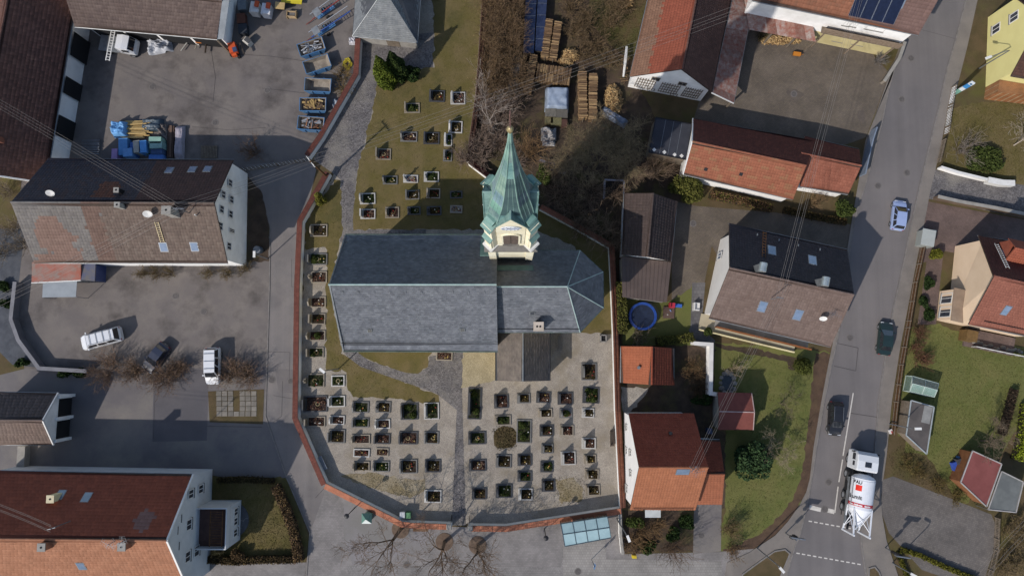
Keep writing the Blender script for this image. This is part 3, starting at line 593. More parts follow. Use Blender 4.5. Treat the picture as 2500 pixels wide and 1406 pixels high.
for q in range(4):                       # belfry sides: opening with shutters, gable and clock
    a = -math.pi/2+q*math.pi/2; d = Vector((math.cos(a), math.sin(a), 0)); e = Vector((-d.y, d.x, 0)); o0 = Vector((tx, ty, 0)); up = Vector((0, 0, 1))
    def at(r, s, z): return o0+d*r+e*s+up*z
    hw, zg, rf = 1.3, 35.3, 1.98        # gable half width, apex, face distance
    b = MB(); vs = [at(rf, -hw+.1, 21.2), at(rf, hw-.1, 21.2), at(rf, hw-.1, 31.4), at(rf, 0, zg-.25), at(rf, -hw+.1, 31.4)]
    back = [v-d*.5 for v in vs]; b.add(vs+back, [(0, 1, 2, 3, 4), (9, 8, 7, 6, 5)]+[(i, i+5, (i+1) % 5+5, (i+1) % 5) for i in range(5)]); gw = b.build('gable_wall', CREAM, ch)
    # arched recess: dark frame, two louvred leaves
    n = 10; arch = [(-.66, 23.0), (.66, 23.0), (.66, 27.6)]+[(.66*math.cos(t*math.pi/n), 27.6+.62*math.sin(t*math.pi/n)) for t in range(1, n)]+[(-.66, 27.6)]
    outer = [(-.82, 22.85), (.82, 22.85), (.82, 27.6)]+[(.82*math.cos(t*math.pi/n), 27.6+.8*math.sin(t*math.pi/n)) for t in range(1, n)]+[(-.82, 27.6)]
    m = len(arch); b = MB(); b.add([at(rf+.14, s, z) for s, z in outer]+[at(rf+.14, s, z) for s, z in arch]+[at(rf+.01, s, z) for s, z in outer]+[at(rf+.01, s, z) for s, z in arch],
        [(i, (i+1) % m, m+(i+1) % m, m+i) for i in range(m)]+[(m+i, m+(i+1) % m, 3*m+(i+1) % m, 3*m+i) for i in range(m)]+[((i+1) % m, i, 2*m+i, 2*m+(i+1) % m) for i in range(m)]); b.build('arch_surround', CREAM, gw)
    b = MB(); b.add([at(rf+.02, s, z) for s, z in arch], [tuple(range(m))]); so_ = b.build('belfry_shutter', M('shutter_wood', K('5c5048'), K('4a403a'), 2, .9), gw)
    b = MB()
    for z in np.arange(23.3, 27.9, .42):
        for s in (-.34, .34): b.fbox(at(rf+.03, s, z), e, (up*.8+d*-.6).normalized(), d, .6, .3, .03)
    b.build('louvres', MATS['shutter_wood'], so_)
    MB().fbox(at(rf+.02, 0, 22.95), e, d, up, 1.5, .5, .12).build('sill', MATS['ledge_slate'], so_)
    # gable roof running back into the spire
    b = MB(); ap = at(rf+.07, 0, zg+.1); bk = at(1.2, 0, zg+.1)
    for s in (-1, 1):
        e0 = at(rf+.07, s*(hw+.12), 31.3); e1 = at(1.3, s*(hw+.12), 31.3); b.slab([e0, ap, bk, e1], .1, (.95, 1, 1) if (q == 0 and s < 0) or q == 3 else (.75, .85, .88))  # slopes towards the sun tinted lighter: light put into the copper colour
    gr = b.build('gable_roof', COP, ch)
    b = MB(); b.tube([ap+up*.04, bk+up*.04], .05, 5, (1, 1, 1)); [b.tube([at(rf+.08, s*(hw+.12), 31.32), ap+up*.02], .05, 5, (.8, .9, .88)) for s in (-1, 1)]; b.build('gable_trim', COP, gr)
    # clock
    cc = at(rf+.03, 0, 31.2); b = MB(); vs = [cc+d*.06]; 
    for k in range(28): t = 2*math.pi*k/28; vs.append(cc+d*.06+(e*math.cos(t)+up*math.sin(t)*1.0)*.8)
    vs += [v-d*.06 for v in vs[1:]]; b.add(vs, [(0, 1+k, 1+(k+1) % 28) for k in range(28)]+[(1+k, 29+k, 29+(k+1) % 28, 1+(k+1) % 28) for k in range(28)])
    clk = b.build('clock_dial', M('dial_white', K('dfe3ea'), K('d5dae3'), 4, .6), gw)
    b = MB()
    for k in range(12): t = 2*math.pi*k/12; r_ = Vector(e*math.cos(t)+up*math.sin(t)); b.fbox(cc+d*.07+r_*.66, r_.normalized(), d.cross(r_).normalized(), d, .17, .055, .015)
    for t, L, wd in ((.35, .58, .07), (2.6, .4, .09)): r_ = e*math.cos(t)+up*math.sin(t)*1.2; b.fbox(cc+d*.075+r_*(L/2-.05), r_.normalized(), d.cross(r_).normalized(), d, L, wd, .02)
    b.build('clock_hands', M('clock_blue', K('5a6b92'), K('4c5c82'), 3, .5), clk)
# spire: eight sides, swept out towards the eaves
lv = [(31.3, 1.93, .75), (32, 1.86, .76), (33, 1.74, .76), (34.3, 1.58, .76), (35.9, 1.34, .72), (38.2, 1.05, .6), (42, .63, .37), (45, .36, .21), (48, .14, .082), (50, .06, .035)]
b = MB(); rings = [[(x, y, z) for x, y in octp(a, c_)] for z, a, c_ in lv]
COPD = M('copper_spire', K('93b0a8', .72), K('7d9b95', .72), .7, .6, .4, 5, K('56787a', .72), .5, tint=True, spec=.35)
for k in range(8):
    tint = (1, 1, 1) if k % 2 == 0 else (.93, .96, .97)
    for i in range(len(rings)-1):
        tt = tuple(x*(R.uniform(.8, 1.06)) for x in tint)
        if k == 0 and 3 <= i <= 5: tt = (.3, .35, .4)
        if k in (1, 2) and i < 6: tt = tuple(x*.62 for x in tt)  # shade painted into the south-east and east sides
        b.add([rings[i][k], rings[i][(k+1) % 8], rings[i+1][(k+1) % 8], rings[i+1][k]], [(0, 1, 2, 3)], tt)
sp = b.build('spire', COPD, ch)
b = MB()
for k in range(8): b.tube([rings[i][k] for i in range(len(rings))], .05, 5, (1.0, 1.05, 1.0))
for k in range(8):                       # standing seams on each side
    for f_ in (.33, .66):
        b.tube([Vector(rings[i][k]).lerp(Vector(rings[i][(k+1) % 8]), f_) for i in range(7)], .022, 4, (.85, .9, .9))
b.build('spire_seams', COPD, sp)
b = MB(); b.lathe([(.08, 49.7), (.1, 50.0), (.06, 50.2), (.15, 50.32), (.2, 50.5), (.15, 50.68), (.05, 50.8)], (tx, ty, 0), 12); b.build('spire_ball', M('gilded_ball', K('b7a87e'), K('9a8d68'), 3, .4, metal=.4), sp, smooth=True)
b = MB(); b.tube([(tx, ty, 50.8), (tx, ty, 53.0)], .035, 5); b.bar((tx, ty-.45, 52.1), (tx, ty+.45, 52.1), .05, .05); b.build('spire_cross', M('cross_iron', K('7a5d55'), K('6b4f48'), 3, .5), sp)
# ------------------------------------------------------------ houses west of the church
def vec(*a): return Vector(a)
# left house
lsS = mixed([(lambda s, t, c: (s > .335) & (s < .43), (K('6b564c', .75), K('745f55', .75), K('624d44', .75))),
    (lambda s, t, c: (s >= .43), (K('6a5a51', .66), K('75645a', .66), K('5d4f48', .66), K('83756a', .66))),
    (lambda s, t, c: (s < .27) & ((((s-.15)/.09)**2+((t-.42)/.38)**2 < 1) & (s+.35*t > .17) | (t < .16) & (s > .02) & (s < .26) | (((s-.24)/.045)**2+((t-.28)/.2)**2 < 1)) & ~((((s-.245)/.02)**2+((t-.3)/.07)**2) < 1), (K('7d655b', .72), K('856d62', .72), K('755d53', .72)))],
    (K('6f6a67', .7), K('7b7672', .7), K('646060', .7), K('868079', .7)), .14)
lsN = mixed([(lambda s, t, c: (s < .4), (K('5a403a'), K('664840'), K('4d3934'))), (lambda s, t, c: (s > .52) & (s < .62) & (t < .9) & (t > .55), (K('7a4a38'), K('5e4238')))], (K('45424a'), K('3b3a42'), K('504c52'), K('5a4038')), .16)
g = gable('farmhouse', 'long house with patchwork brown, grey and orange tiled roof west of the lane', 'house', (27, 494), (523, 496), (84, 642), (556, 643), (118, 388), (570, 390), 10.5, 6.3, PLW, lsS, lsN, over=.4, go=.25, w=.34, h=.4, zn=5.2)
wins(g, 'B', [(562, 447, .9, 1.2), (545, 475, .9, 1.2), (565, 487, .9, 1.2), (541, 511, .9, 1.2), (563, 523, .9, 1.2), (538, 552, .9, 1.2), (566, 563, .5, 1.6), (559, 601, .9, 1.2)], sill=False)
for px, py, f in ((414, 417, g.fN), (470, 415, g.fN), (507, 414, g.fN), (400, 603, g.fS), (475, 602, g.fS)): skylight(g.root, px, py, f, .75, 1.0)
chimney(g.root, 405, 513, 12.0, 9.0, .9, .8, PLG); chimney(g.root, 285, 500, 11.5, 9.5, .5, .5, PLG); chimney(g.root, 283, 464, 10.6, 8.5, .45, .45, BLKM)
dish(g.root, P(360, 523, 10.6), .5, (.2, -.75, .55)); dish(g.root, P(122, 472, 10.4), .45, (.2, -.75, .55))
c, u, v, n = plane_of(g.fS); a0, a1 = W(383, 541, c, n), W(398, 590, c, n); b = MB(); d = (a1-a0).normalized()
for s in (-.2, .2): b.bar(a0+u*s+n*.12, a1+u*s+n*.12, .06, .05)
L = (a1-a0).length
for i in range(9): p = a0+d*(L*(i+.5)/9)+n*.12; b.bar(p-u*.2, p+u*.2, .05, .04)
b.build('roof_ladder', M('pale_wood', K('cdbd97'), K('bca982'), 3, .8), g.root)
mast1 = P(432, 508, 12.8); b = MB(); b.tube([vec(mast1.x, mast1.y, 9.9), mast1], .05, 6); b.bar(mast1-vec(.5, 0, .2), mast1+vec(.5, 0, -.2), .06, .06); b.bar(mast1-vec(.5, 0, .6), mast1+vec(.5, 0, -.6), .06, .06); b.build('roof_mast', GREYM, g.root)
b = MB(); p = W(480, 527, c, n); b.tube([p, p+vec(.1, 0, .7)], .06, 6); b.build('vent_pipe', FRAME, g.root)
# porch roof, blue box and grey awning south of it
RUST = M('rusted_red_sheet', K('8a4c3c'), K('7a6a62'), .9, .7, .2, 6, K('93584a'), .6)
root, r, pts = flat_roof('lean_to_shed', 'low shed with rusty red sheet roof under the patchwork-roofed house', 'shed', [(78, 640), (197, 640), (197, 684), (77, 690)], 2.6, RUST, PLG, slope=[2.9, 2.9, 2.5, 2.5])
b = MB(); b.bar(pts[2]+vec(0, -.03, -.06), pts[3]+vec(0, -.03, -.06), .1, .2); b.build('fascia', FRAME, r)
flat_roof('blue_container', 'dark blue metal container beside the rusty red shed roof', 'container', [(197, 642), (233, 642), (231, 687), (197, 683)], 2.5, M('blue_sheet', K('4b5068'), K('5d5a5a'), 1.2, .6), M('blue_side', K('3a4670'), K('33406a'), 1, .6))
root, r, pts = flat_roof('awning', 'flat pale grey awning in front of the rusty red shed', 'awning', [(105, 688), (188, 686), (185, 725), (103, 726)], 2.35, M('awning_sheet', K('8f9599'), K('858b90'), 1, .6), None, .05)
for p in pts: b = MB(); b.tube([vec(p.x*.999, p.y, 0), vec(p.x*.999, p.y, 2.3)], .04, 6); b.build('post', GREYM, root)
# barn at the left edge and the long barn at the top
g = gable('tiled_barn', 'big barn with dark red-brown tiles at the upper left edge', 'barn', (-62, 420), (36, -90), (112, 446), (196, -60), (-215, 385), (-125, -140), 8.2, 4.2, PLW, vary(K('6b4a40'), K('5d3f37'), K('77554a'), K('4d3631')), over=.5, go=.2, w=.36, h=.4)
p0, n_ = g.face['S']; n_ = Vector((abs(n_.x), n_.y if n_.x > 0 else -n_.y, 0))
for (xa, ya, xb, yb) in ((187, 82, 180, 140), (172, 192, 164, 232), (160, 288, 148, 335)):
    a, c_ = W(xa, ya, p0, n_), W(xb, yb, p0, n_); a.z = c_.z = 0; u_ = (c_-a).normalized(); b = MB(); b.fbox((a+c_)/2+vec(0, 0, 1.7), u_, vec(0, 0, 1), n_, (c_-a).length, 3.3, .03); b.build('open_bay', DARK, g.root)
g.fascia = MB().bar(g.SA+vec(0, 0, -.2), g.NA+vec(0, 0, -.2), .1, .1)
b = MB(); b.bar(g.SA+vec(-.1, -.05, -.05), g.A+vec(0, -.05, -.05), .16, .3); b.build('verge_board', FRAME, g.root)
c, u, v, n = plane_of(g.fS); p = W(12, 345, c, n); b = MB(); b.box((p.x-.3, p.y, p.z+.3), (.6, .6, 1.6)); o = b.build('chimney', M('chim_brick', K('8a5a48'), K('7a4c3c'), 2, .9), g.root)
bt = gable('long_barn', 'open-fronted barn with grey-brown tiles along the top of the yard', 'barn', (150, -42), (543, 2), (182, 66), (530, 97), (120, -150), (556, -95), 7.6, 4.6, PLW, vary(K('6d5d56', 0.62), K('62534e', 0.62), K('786861', 0.62), K('584a47', 0.62), amt=.12), over=.9, go=.3, w=.34, h=.4)
p0, n_ = bt.face['S']; a, c_ = bt.wSA.copy(), bt.wSB.copy(); u_ = (c_-a).normalized(); L = (c_-a).length
for i in range(4):
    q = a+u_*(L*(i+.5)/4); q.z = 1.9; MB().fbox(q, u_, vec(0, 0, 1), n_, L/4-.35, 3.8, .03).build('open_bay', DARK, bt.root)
p = bt.SB+vec(-.35, .35, 0); MB().box((p.x, p.y, 2.2), (.22, .22, 4.4)).build('post', WOODG, bt.root)
b = MB(); e1 = bt.SB; e2 = bt.B; b.slab([e1+vec(.0, 0, .02), e1+vec(.75, .1, -.1), e2+vec(.75, .1, -.1), e2+vec(0, 0, .02)], .05); b.build('verge_sheet', M('verge_grey', K('8b9094'), K('7d8286'), 1, .6), bt.roof)
# garage lower left
tdk = vary(K('3f3b3d'), K('383437'), K('474345'), amt=.08); tbr = vary(K('7b6a62', .66), K('6f5f58', .66), K('857369', .66), amt=.12)
def strips(s, t, c): return np.array([K('5c5250')])*(np.where((np.arange(len(s)) % 2) == 0, 1.0, .82))[:, None]
g = gable('double_garage', 'double garage with white gable front and brown roof at the left edge', 'garage', (-24, 1025), (105, 1026), (-12, 1086), (131, 1086), (-8, 957), (142, 959), 5.3, 3.0, PLW, tbr, strips, over=.3, go=.15, w=.42, h=.4, prof='wide')
n_ = g.ax; mid = (g.wSB+g.wNB)/2
for s in (-1, 1):
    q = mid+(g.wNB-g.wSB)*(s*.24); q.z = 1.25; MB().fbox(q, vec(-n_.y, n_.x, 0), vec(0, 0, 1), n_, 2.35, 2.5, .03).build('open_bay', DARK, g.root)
for s in (-1, 0, 1):
    q = mid+(g.wNB-g.wSB)*(s*.475); MB().box((q.x+n_.x*.2, q.y+n_.y*.2, 1.5), (.34, .34, 3.0), math.atan2(n_.y, n_.x)).build('pillar', PLW, g.root)
b = MB(); b.bar(g.NB+vec(0, 0, -.02), g.B+vec(0, 0, .03), .14, .2); b.bar(g.SB+vec(0, 0, -.02), g.B+vec(0, 0, .03), .14, .2); b.build('verge_board', FRAME, g.roof)
# lower left house
g = gable('red_roof_house', 'large white house with red and orange tiled roof in the lower left corner', 'house', (-70, 1314), (407, 1319), (-60, 1452), (462, 1446), (-50, 1148), (471, 1157), 12.2, 6.0, M('pale_blue_plaster', K('c9cbcc'), K('bcbfc1'), .6, .9, .1, 20), vary(K('9b6a50'), K('906046'), K('a47358'), amt=.12),
    mixed([(lambda s, t, c: (((s-.15)/.045)**2+((t-.72)/.16)**2 < 1), (K('7d5c58'), K('8a6b66')))], (K('8f4d3a'), K('824534'), K('9c5640'), K('773f31')), .14), over=.45, go=.3, w=.4, h=.42)
wins(g, 'B', [(466, 1205, 1.0, 1.3), (490, 1193, 1.0, 1.3), (461, 1280, 1.2, 1.3), (427, 1297, .7, .9), (430, 1335, .7, .9), (458, 1358, 1.2, 1.3), (480, 1344, 1.2, 1.3), (437, 1267, .7, .7)], sill=True)
p0, n_ = g.face['B']; 
b = MB(); q = P(519, 1270); by = P(519, 1268).y; wx = g.wSB.x
b.box((wx+1.75, by, 1.6), (3.5, 4.6, 3.2)); an = b.build('bay_annex', MATS['pale_blue_plaster'], g.root)
MB().box((wx+1.75, by, 3.24), (3.5, 4.6, .08)).build('balcony_floor', M('balcony_tile', K('5c4640'), K('4f3c37'), 2, .9), an)
b = MB()
for (cx, cy, lx, ly) in ((wx+1.75, by-2.25, 3.5, .12), (wx+1.75, by+2.25, 3.5, .12), (wx+3.45, by, .12, 4.4)): b.box((cx, cy, 3.8), (lx, ly, 1.1))
b.build('parapet', MATS['pale_blue_plaster'], an)
b = MB()
for i in range(14): b.box((wx+2.3, by-1.9+i*.29, 4.25), (1.5, .05, .05))
b.box((wx+1.6, by, 4.2), (.1, 4, .1)); b.box((wx+3, by, 4.2), (.1, 4, .1)); b.build('pergola', WOOD, an)
for yy in (by-1.1, by+.2, by+1.3): window(g.root, (wx+3.5, yy, 1.6), (1, 0, 0), .9, 1.2)
for px, py, f in ((212, 1214, g.fN), (148, 1208, g.fN), (199, 1380, g.fS)): skylight(g.root, px, py, f, .75, 1.1)
BRK = M('brick_chimney', K('8f6048'), K('9d6c52'), 3, .9)
chimney(g.root, 122, 1218, 9.7, 7.6, .7, .7, PLC, 1, 0, M('cream_cap', K('cfc3a4'), K('c0b494'), 2, .9)); chimney(g.root, 100, 1336, 13.0, 10.6, .7, .7, BRK); chimney(g.root, 296, 1335, 13.0, 10.6, .7, .7, BRK)
antenna(g.root, P(300, 1322, 13.9)-vec(0, 0, 1.2), 2.0, .4); antenna(g.root, P(262, 1330, 13.4)-vec(0, 0, 1.6), 1.6, -.5)
mast4 = P(122, 1291, 14.3); b = MB(); b.tube([vec(mast4.x, mast4.y, 11.0), mast4], .05, 6); b.bar(mast4-vec(.4, .1, .2), mast4+vec(.4, .1, -.2), .06, .06); b.build('roof_mast', GREYM, g.root)
b = MB(); b.bar(g.NB+vec(.05, 0, 0), g.B+vec(.05, 0, .05), .2, .16); b.bar(g.SB+vec(.05, 0, 0), g.B+vec(.05, 0, .05), .2, .16); b.build('verge_board', FRAME, g.roof)
# mortuary with hipped slate roof
z0, z1 = 3.2, 6.6; e = [P(860, 89, z0), P(1019, 105, z0), P(1034, -120, z0), P(876, -135, z0)]; ap, ap2 = P(938, -24, z1), P(950, -95, z1)
root = thing('mortuary', 'small cemetery building with hipped grey slate roof at the top of the path', 'building', ((e[0]+e[2])/2).to_2d().to_3d())
cen = (e[0]+e[1]+e[2]+e[3])/4; ins = [p+(cen-p).normalized()*.75 for p in e]; MB().prism(ins, 0, z0).build('wall', PLG, root)
fc = [[e[0], e[1], ap], [e[1], e[2], ap2, ap], [e[2], e[3], ap2], [e[3], e[0], ap, ap2]]; b = MB(); [b.slab(f, .14) for f in fc]; r = b.build('roof', MATS['slate_deck'], root)
for f in fc: tiles(flat(f), 'roof_slates', SLM, r, vary(K('7d8081'), K('73777a'), K('868888'), amt=.1), .32, .24, 'flat', True, .014)
b = MB(); [b.tube([p+vec(0, 0, .05), q+vec(0, 0, .05)], .05, 5) for p, q in ((e[0], ap), (e[1], ap), (ap, ap2))]; b.build('hip_cap', ZINC, r)
gutter(r, e[0]+vec(0, 0, -.05), e[1]+vec(0, 0, -.05)); gutter(r, e[1]+vec(0, 0, -.05), e[2]+vec(0, 0, -.05))
u_ = (e[1]-e[0]).normalized(); q = (ins[0]+ins[1])/2; q.z = 0; MB().fbox(q+u_*.6+vec(0, 0, 1.1), u_, vec(0, 0, 1), vec(u_.y, -u_.x, 0), 1.6, 2.2, .05).build('door', WOODG, root)
# ------------------------------------------------------------ farm and houses to the north-east
fbS = mixed([(lambda s, t, c: t < .36, (K('80604e'), K('8c6a55'), K('745443')))], (K('8a4a37'), K('7f4231'), K('94533f')), .12)
fb = gable('farm_barn', 'farm barn with orange and dark brown tiled roof and white trellised gable', 'barn', (1725, -132), (1666, 170), (1812, -118), (1738, 226), (1622, -175), (1538, 187), 8.5, 4.2, PLW, vary(K('5c3f37'), K('51372f'), K('694a40')), fbS, over=.35, go=.35, w=.32, h=.38)  # darker tile colours put the shade into the slope facing away from the sun
p0, n_ = fb.face['B']
fb.n = n_ if n_.y < 0 else -n_
wins(fb, 'B', [(1601, 193, 1.0, .9), (1666, 205, 1.0, .9), (1590, 218, .9, .8), (1645, 231, .9, .8)], fm=WOODG, sill=False)
up = vec(0, 0, 1); u_ = vec(-fb.n.y, fb.n.x, 0)
for (xa, xb) in ((-3.9, -1.7), (-.9, 1.3), (2.0, 4.0)):
    b = MB(); c0 = (fb.wSB+fb.wNB)/2; c0.z = 0
    for i in range(8): s = xa+(xb-xa)*i/7; b.fbox(c0+u_*s+up*2.1, u_, up, fb.n, .06, 3.0, .08)
    for z in (.7, 1.5, 2.3, 3.1): b.fbox(c0+u_*((xa+xb)/2)+up*z, u_, up, fb.n, xb-xa, .06, .06)
    b.build('trellis', WOODG, fb.root)
c0 = fb.wSB+vec(0, 0, 0); q = (fb.wSB).copy(); q.z = 1.5
MB().fbox(q-fb.ax*.9+vec(0, 0, 0), fb.ax, up, vec(-fb.ax.y, fb.ax.x, 0) if vec(-fb.ax.y, fb.ax.x, 0).x > 0 else vec(fb.ax.y, -fb.ax.x, 0), 1.6, 2.9, .06).build('wooden_door', M('ochre_door', K('a8782f'), K('96682a'), 2, .8), fb.root)
# corrugated lean-to on its east side
CORR = M('rusty_corrugated', K('7d4a3c'), K('857b75'), 2.6, .8, .2, 8, K('9a918a'), 1.5, tint=True, lo=.3, hi=.7)
def rustf(s, t, c):
    pal = np.array([K('7a4335'), K('6b3b30'), K('8b8582'), K('7d6d66'), K('97908b'), K('844c3b')])
    return pal
def sheets(poly, name, parent, n, m, pal, along='u'):
    poly = flat(poly); p00, p10, p11, p01 = poly; V, Q, C_, bs = [], [], [], 0
    for i in range(n):
        for j in range(m):
            col = np.array(pal[R.randrange(len(pal))])*R.uniform(.8, 1.15); nn = 10
            nrm = (p10-p00).cross(p01-p00).normalized(); nrm = nrm if nrm.z > 0 else -nrm
            b = MB()
            for q in range(nn+1):
                s = (i+q/nn)/n; lift = nrm*(.05+.025*(q % 2)+.01*j)
                a_, c_ = p00.lerp(p10, s), p01.lerp(p11, s); V += [a_.lerp(c_, j/m-.004)+lift, a_.lerp(c_, (j+1)/m)+lift]
            for q in range(nn): Q.append((bs+2*q, bs+2*q+2, bs+2*q+3, bs+2*q+1)); C_.append(col)
            bs += 2*(nn+1)
    o = np_mesh(name, V, Q, CORR, parent, np.clip(np.array(C_), 0, 1.4)); return o
pal = [(.8, .66, .62), (.9, .78, .74), (1.1, 1.12, 1.12), (1.2, 1.22, 1.22), (.75, .66, .64), (1, .9, .86)]
l0, l1, l2, l3 = P(1784, -10, 4.15), P(1737, 226, 4.1), P(1791, 252, 2.7), P(1842, -10, 3.1)
root = thing('lean_to', 'lean-to roof of rusty and grey corrugated sheets beside the farm barn', 'lean-to', ((l0+l2)/2).to_2d().to_3d())
b = MB(); b.slab([l0, l1, l2, l3], .06); r = b.build('roof', DECK, root)
for i in range(15):
    a, c_ = i/15, (i+1)/15; sheets([l0.lerp(l1, a), l0.lerp(l1, c_), l3.lerp(l2, c_), l3.lerp(l2, a)], 'roof_sheet', r, 1, 1, pal)
for t in (.05, .5, .97): q = l3.lerp(l2, t); MB().box((q.x-.15, q.y, q.z/2-.05), (.18, .18, q.z-.1)).build('post', WOODG, root)
gutter(r, l2, l3, ZINC); b = MB(); b.bar(l1+vec(0, -.05, 0), l2+vec(0, -.05, 0), .1, .14); b.build('verge_board', FRAME, r)
# rusty shed across the top of the courtyard
k0, k1, k2, k3 = P(1828, 73, 3.0), P(1992, 103, 3.0), P(1979, 32, 3.9), P(1815, -12, 3.9)
root = thing('wood_store', 'open wood store with red rust and grey sheet roof at the top of the courtyard', 'shed', ((k0+k2)/2).to_2d().to_3d())
b = MB(); b.slab([k0, k1, k2, k3], .06); r = b.build('roof', DECK, root)
pal2 = [(1.0, .75, .68), (.95, .7, .62), (1.1, 1.1, 1.08), (1.2, 1.2, 1.2)]
for i in range(7):
    a, c_ = i/7, (i+1)/7; o = sheets([k0.lerp(k1, a), k0.lerp(k1, c_), k3.lerp(k2, c_), k3.lerp(k2, a)], 'roof_sheet', r, 1, 2 if i > 3 else 1, pal2)
for t in (.02, .35, .7, .98): q = k0.lerp(k1, t); MB().box((q.x, q.y+.15, 1.45), (.18, .18, 2.9)).build('post', WOODG, root)
q = (k2+k3)/2; MB().fbox(vec(q.x, q.y-.2, 1.8), (k2-k3).normalized(), up, vec(0, -1, 0), (k2-k3).length, 3.6, .1).build('back_wall', WOODG, root)
# house with solar panels
hsS = mixed([(lambda s, t, c: s < .58, (K('865742'), K('7b4e3a'), K('906049'), K('70503f')))], (K('6d5650'), K('624c47'), K('775f58')), .14)
sh = gable('solar_house', 'white balcony house with solar panels on an orange and brown roof, top right', 'house', (1880, -122), (2310, -35), (1836, 2), (2242, 86), (1905, -230), (2360, -140), 10.8, 7.3, PLW, hsS, over=.45, go=.3, w=.34, h=.4)
c, u, v, n = plane_of(sh.fS)
for i in range(4):
    q0, q1 = W(2092+i*27.5, 27+i*5.6, c, n), W(2105+i*27.5, -12+i*5.6, c, n); p = (q0+q1)/2; o = MB().fbox(p+n*.12, u, v, n, 1.35, 3.0, .05).build('solar_panel', M('solar_cells', K('121a30'), K('172038'), 3, .35, spec=.25), sh.root)
    b = MB(); [b.fbox(p+n*.165+u*s*.68, u, v, n, .03, 3.0, .015) for s in (-1, 1)]; b.build('panel_frame', GREYM, o)
skylight(sh.root, 2200, 5, sh.fS, .7, 1.2)
p0, n_ = sh.face['S']; n_ = n_ if n_.y < 0 else -n_; u_ = vec(-n_.y, n_.x, 0)
wins(sh, 'S', [(2070, 57, .8, 1.2), (2087, 59, .8, 1.2), (2140, 68, 2.2, 1.3), (2050, 95, 1.2, 1.4), (2100, 102, 1.4, 1.6)])
PLYW = M('ochre_plaster', K('c2b485'), K('b3a577'), .6, .9, .1, 20)
a, c_ = sh.wSA.copy(), sh.wSB.copy(); a = a+(c_-a)*.42; MB().fbox((a+c_)/2*1.0+vec(0, 0, 1.4-(a.z+c_.z)/2), (c_-a).normalized(), up, n_, (c_-a).length, 2.6, .05).build('lower_wall', PLYW, sh.root)
bal = (a+c_)/2; bal.z = 3.9; d_ = (c_-a).normalized(); LL = (c_-a).length*.86
b = MB(); b.fbox(bal+n_*.4+d_*.6, d_, n_, up, LL, .8, .15); o = b.build('balcony_slab', WOODG, sh.root)
for i in range(26): q = bal+d_*(.6+LL*((i+.5)/26-.5))+n_*.76+up*.15; MB().fbox(q+up*.5, d_, up, n_, LL/26-.03, .95, .04, (1, 1, 1)).build('balcony_board', M('balcony_wood', K('8a7866'), K('786756'), 3, .9), o)
b = MB(); b.fbox(bal+n_*.8+up*1.15+d_*.6, d_, n_, up, LL, .16, .06); b.build('handrail', MATS['balcony_wood'], o)
for s in (-.45, 0, .45): q = bal+d_*(.6+LL*s)+n_*.7; MB().box((q.x, q.y, 1.95), (.12, .12, 3.9)).build('post', MATS['balcony_wood'], sh.root)
# ------------------------------------------------------------ long garage, sheds and houses east of the church
og = mixed([(lambda s, t, c: np.sin(s*40+t*9)+np.sin(s*17-t*23) > .9, (K('8f6449'), K('8a6047')))], (K('8c5640'), K('834e3a'), K('966049')), .14)
g = gable('long_garage', 'long low building with weathered orange tiled roof and white wall by the road', 'outbuilding', (1690, 346), (1968, 405), (1668, 426), (1936, 487), (1692, 290), (1990, 345), 6.4, 3.6, PLW, og, red, over=.4, go=.2, w=.3, h=.36)
wins(g, 'S', [(1719, 450, .5, .5), (1734, 454, .5, .5), (1782, 465, .6, .4), (1860, 481, .6, .4)], sill=False, cross=False)
c, u, v, n = plane_of(g.fS)
for px, py in ((1723, 413), (1809, 425)): p = W(px, py, c, n); MB().fbox(p, u, v, n, .4, .4, .1).build('glass_tile', BLKM, g.root)
b = MB(); b.bar(g.SA+vec(-.03, 0, .03), g.A+vec(-.03, 0, .05), .12, .12); b.bar(g.NA+vec(-.03, 0, .03), g.A+vec(-.03, 0, .05), .12, .12); b.build('verge_board', FRAME, g.roof)
g = gable('road_garage', 'lower orange-roofed garage joined to the end of the long building by the road', 'garage', (1955, 374), (2103, 405), (1953, 455), (2070, 475), (1965, 334), (2097, 364), 5.2, 3.1, PLW, vary(K('84503f'), K('7b4939'), K('8d5947')), red, over=.35, go=.15, w=.3, h=.36)
root, r, pts = flat_roof('felt_roof_shed', 'shed with flat black felt roof and four white squares beside the long garage', 'shed', [(1601, 287), (1690, 304), (1675, 390), (1584, 372)], 3.0, M('black_felt', K('2e3038'), K('363840'), .8, .8, .2, 8), WOODG, edge=BLKM)
for px, py in ((1597, 366), (1622, 372), (1647, 378), (1664, 381)):
    p = P(px, py, 3.0); MB().box((p.x, p.y, 3.02), (.35, .35, .03), .7).build('white_square', FRAME, r)
for t in (.28, .5, .72): MB().bar(pts[0].lerp(pts[1], t)+vec(0, 0, .03), pts[3].lerp(pts[2], t)+vec(0, 0, .03), .04, .02).build('felt_seam', GREYM, r)
dkt = vary(K('4a3e3a'), K('423734'), K('534641'), amt=.1)
g = gable('dark_garage', 'garage with dark brown tiled gabled roof east of the church choir', 'garage', (1595, 472), (1581, 627), (1653, 492), (1639, 638), (1524, 472), (1517, 622), 4.8, 3.1, PLW, dkt, dkt, over=.25, go=.1, w=.34, h=.4)
SEAM = M('brown_sheet', K('5a4d47'), K('514540'), .5, .6)
root, r, pts = flat_roof('flat_carport', 'carport with flat brown sheet roof below the dark brown garage', 'carport', [(1518, 626), (1639, 640), (1628, 738), (1520, 725)], 2.7, SEAM, PLG)
for i in range(1, 12): MB().bar(pts[0].lerp(pts[1], i/12)+vec(0, 0, .02), pts[3].lerp(pts[2], i/12)+vec(0, 0, .02), .03, .05).build('roof_seam', SEAM, r)
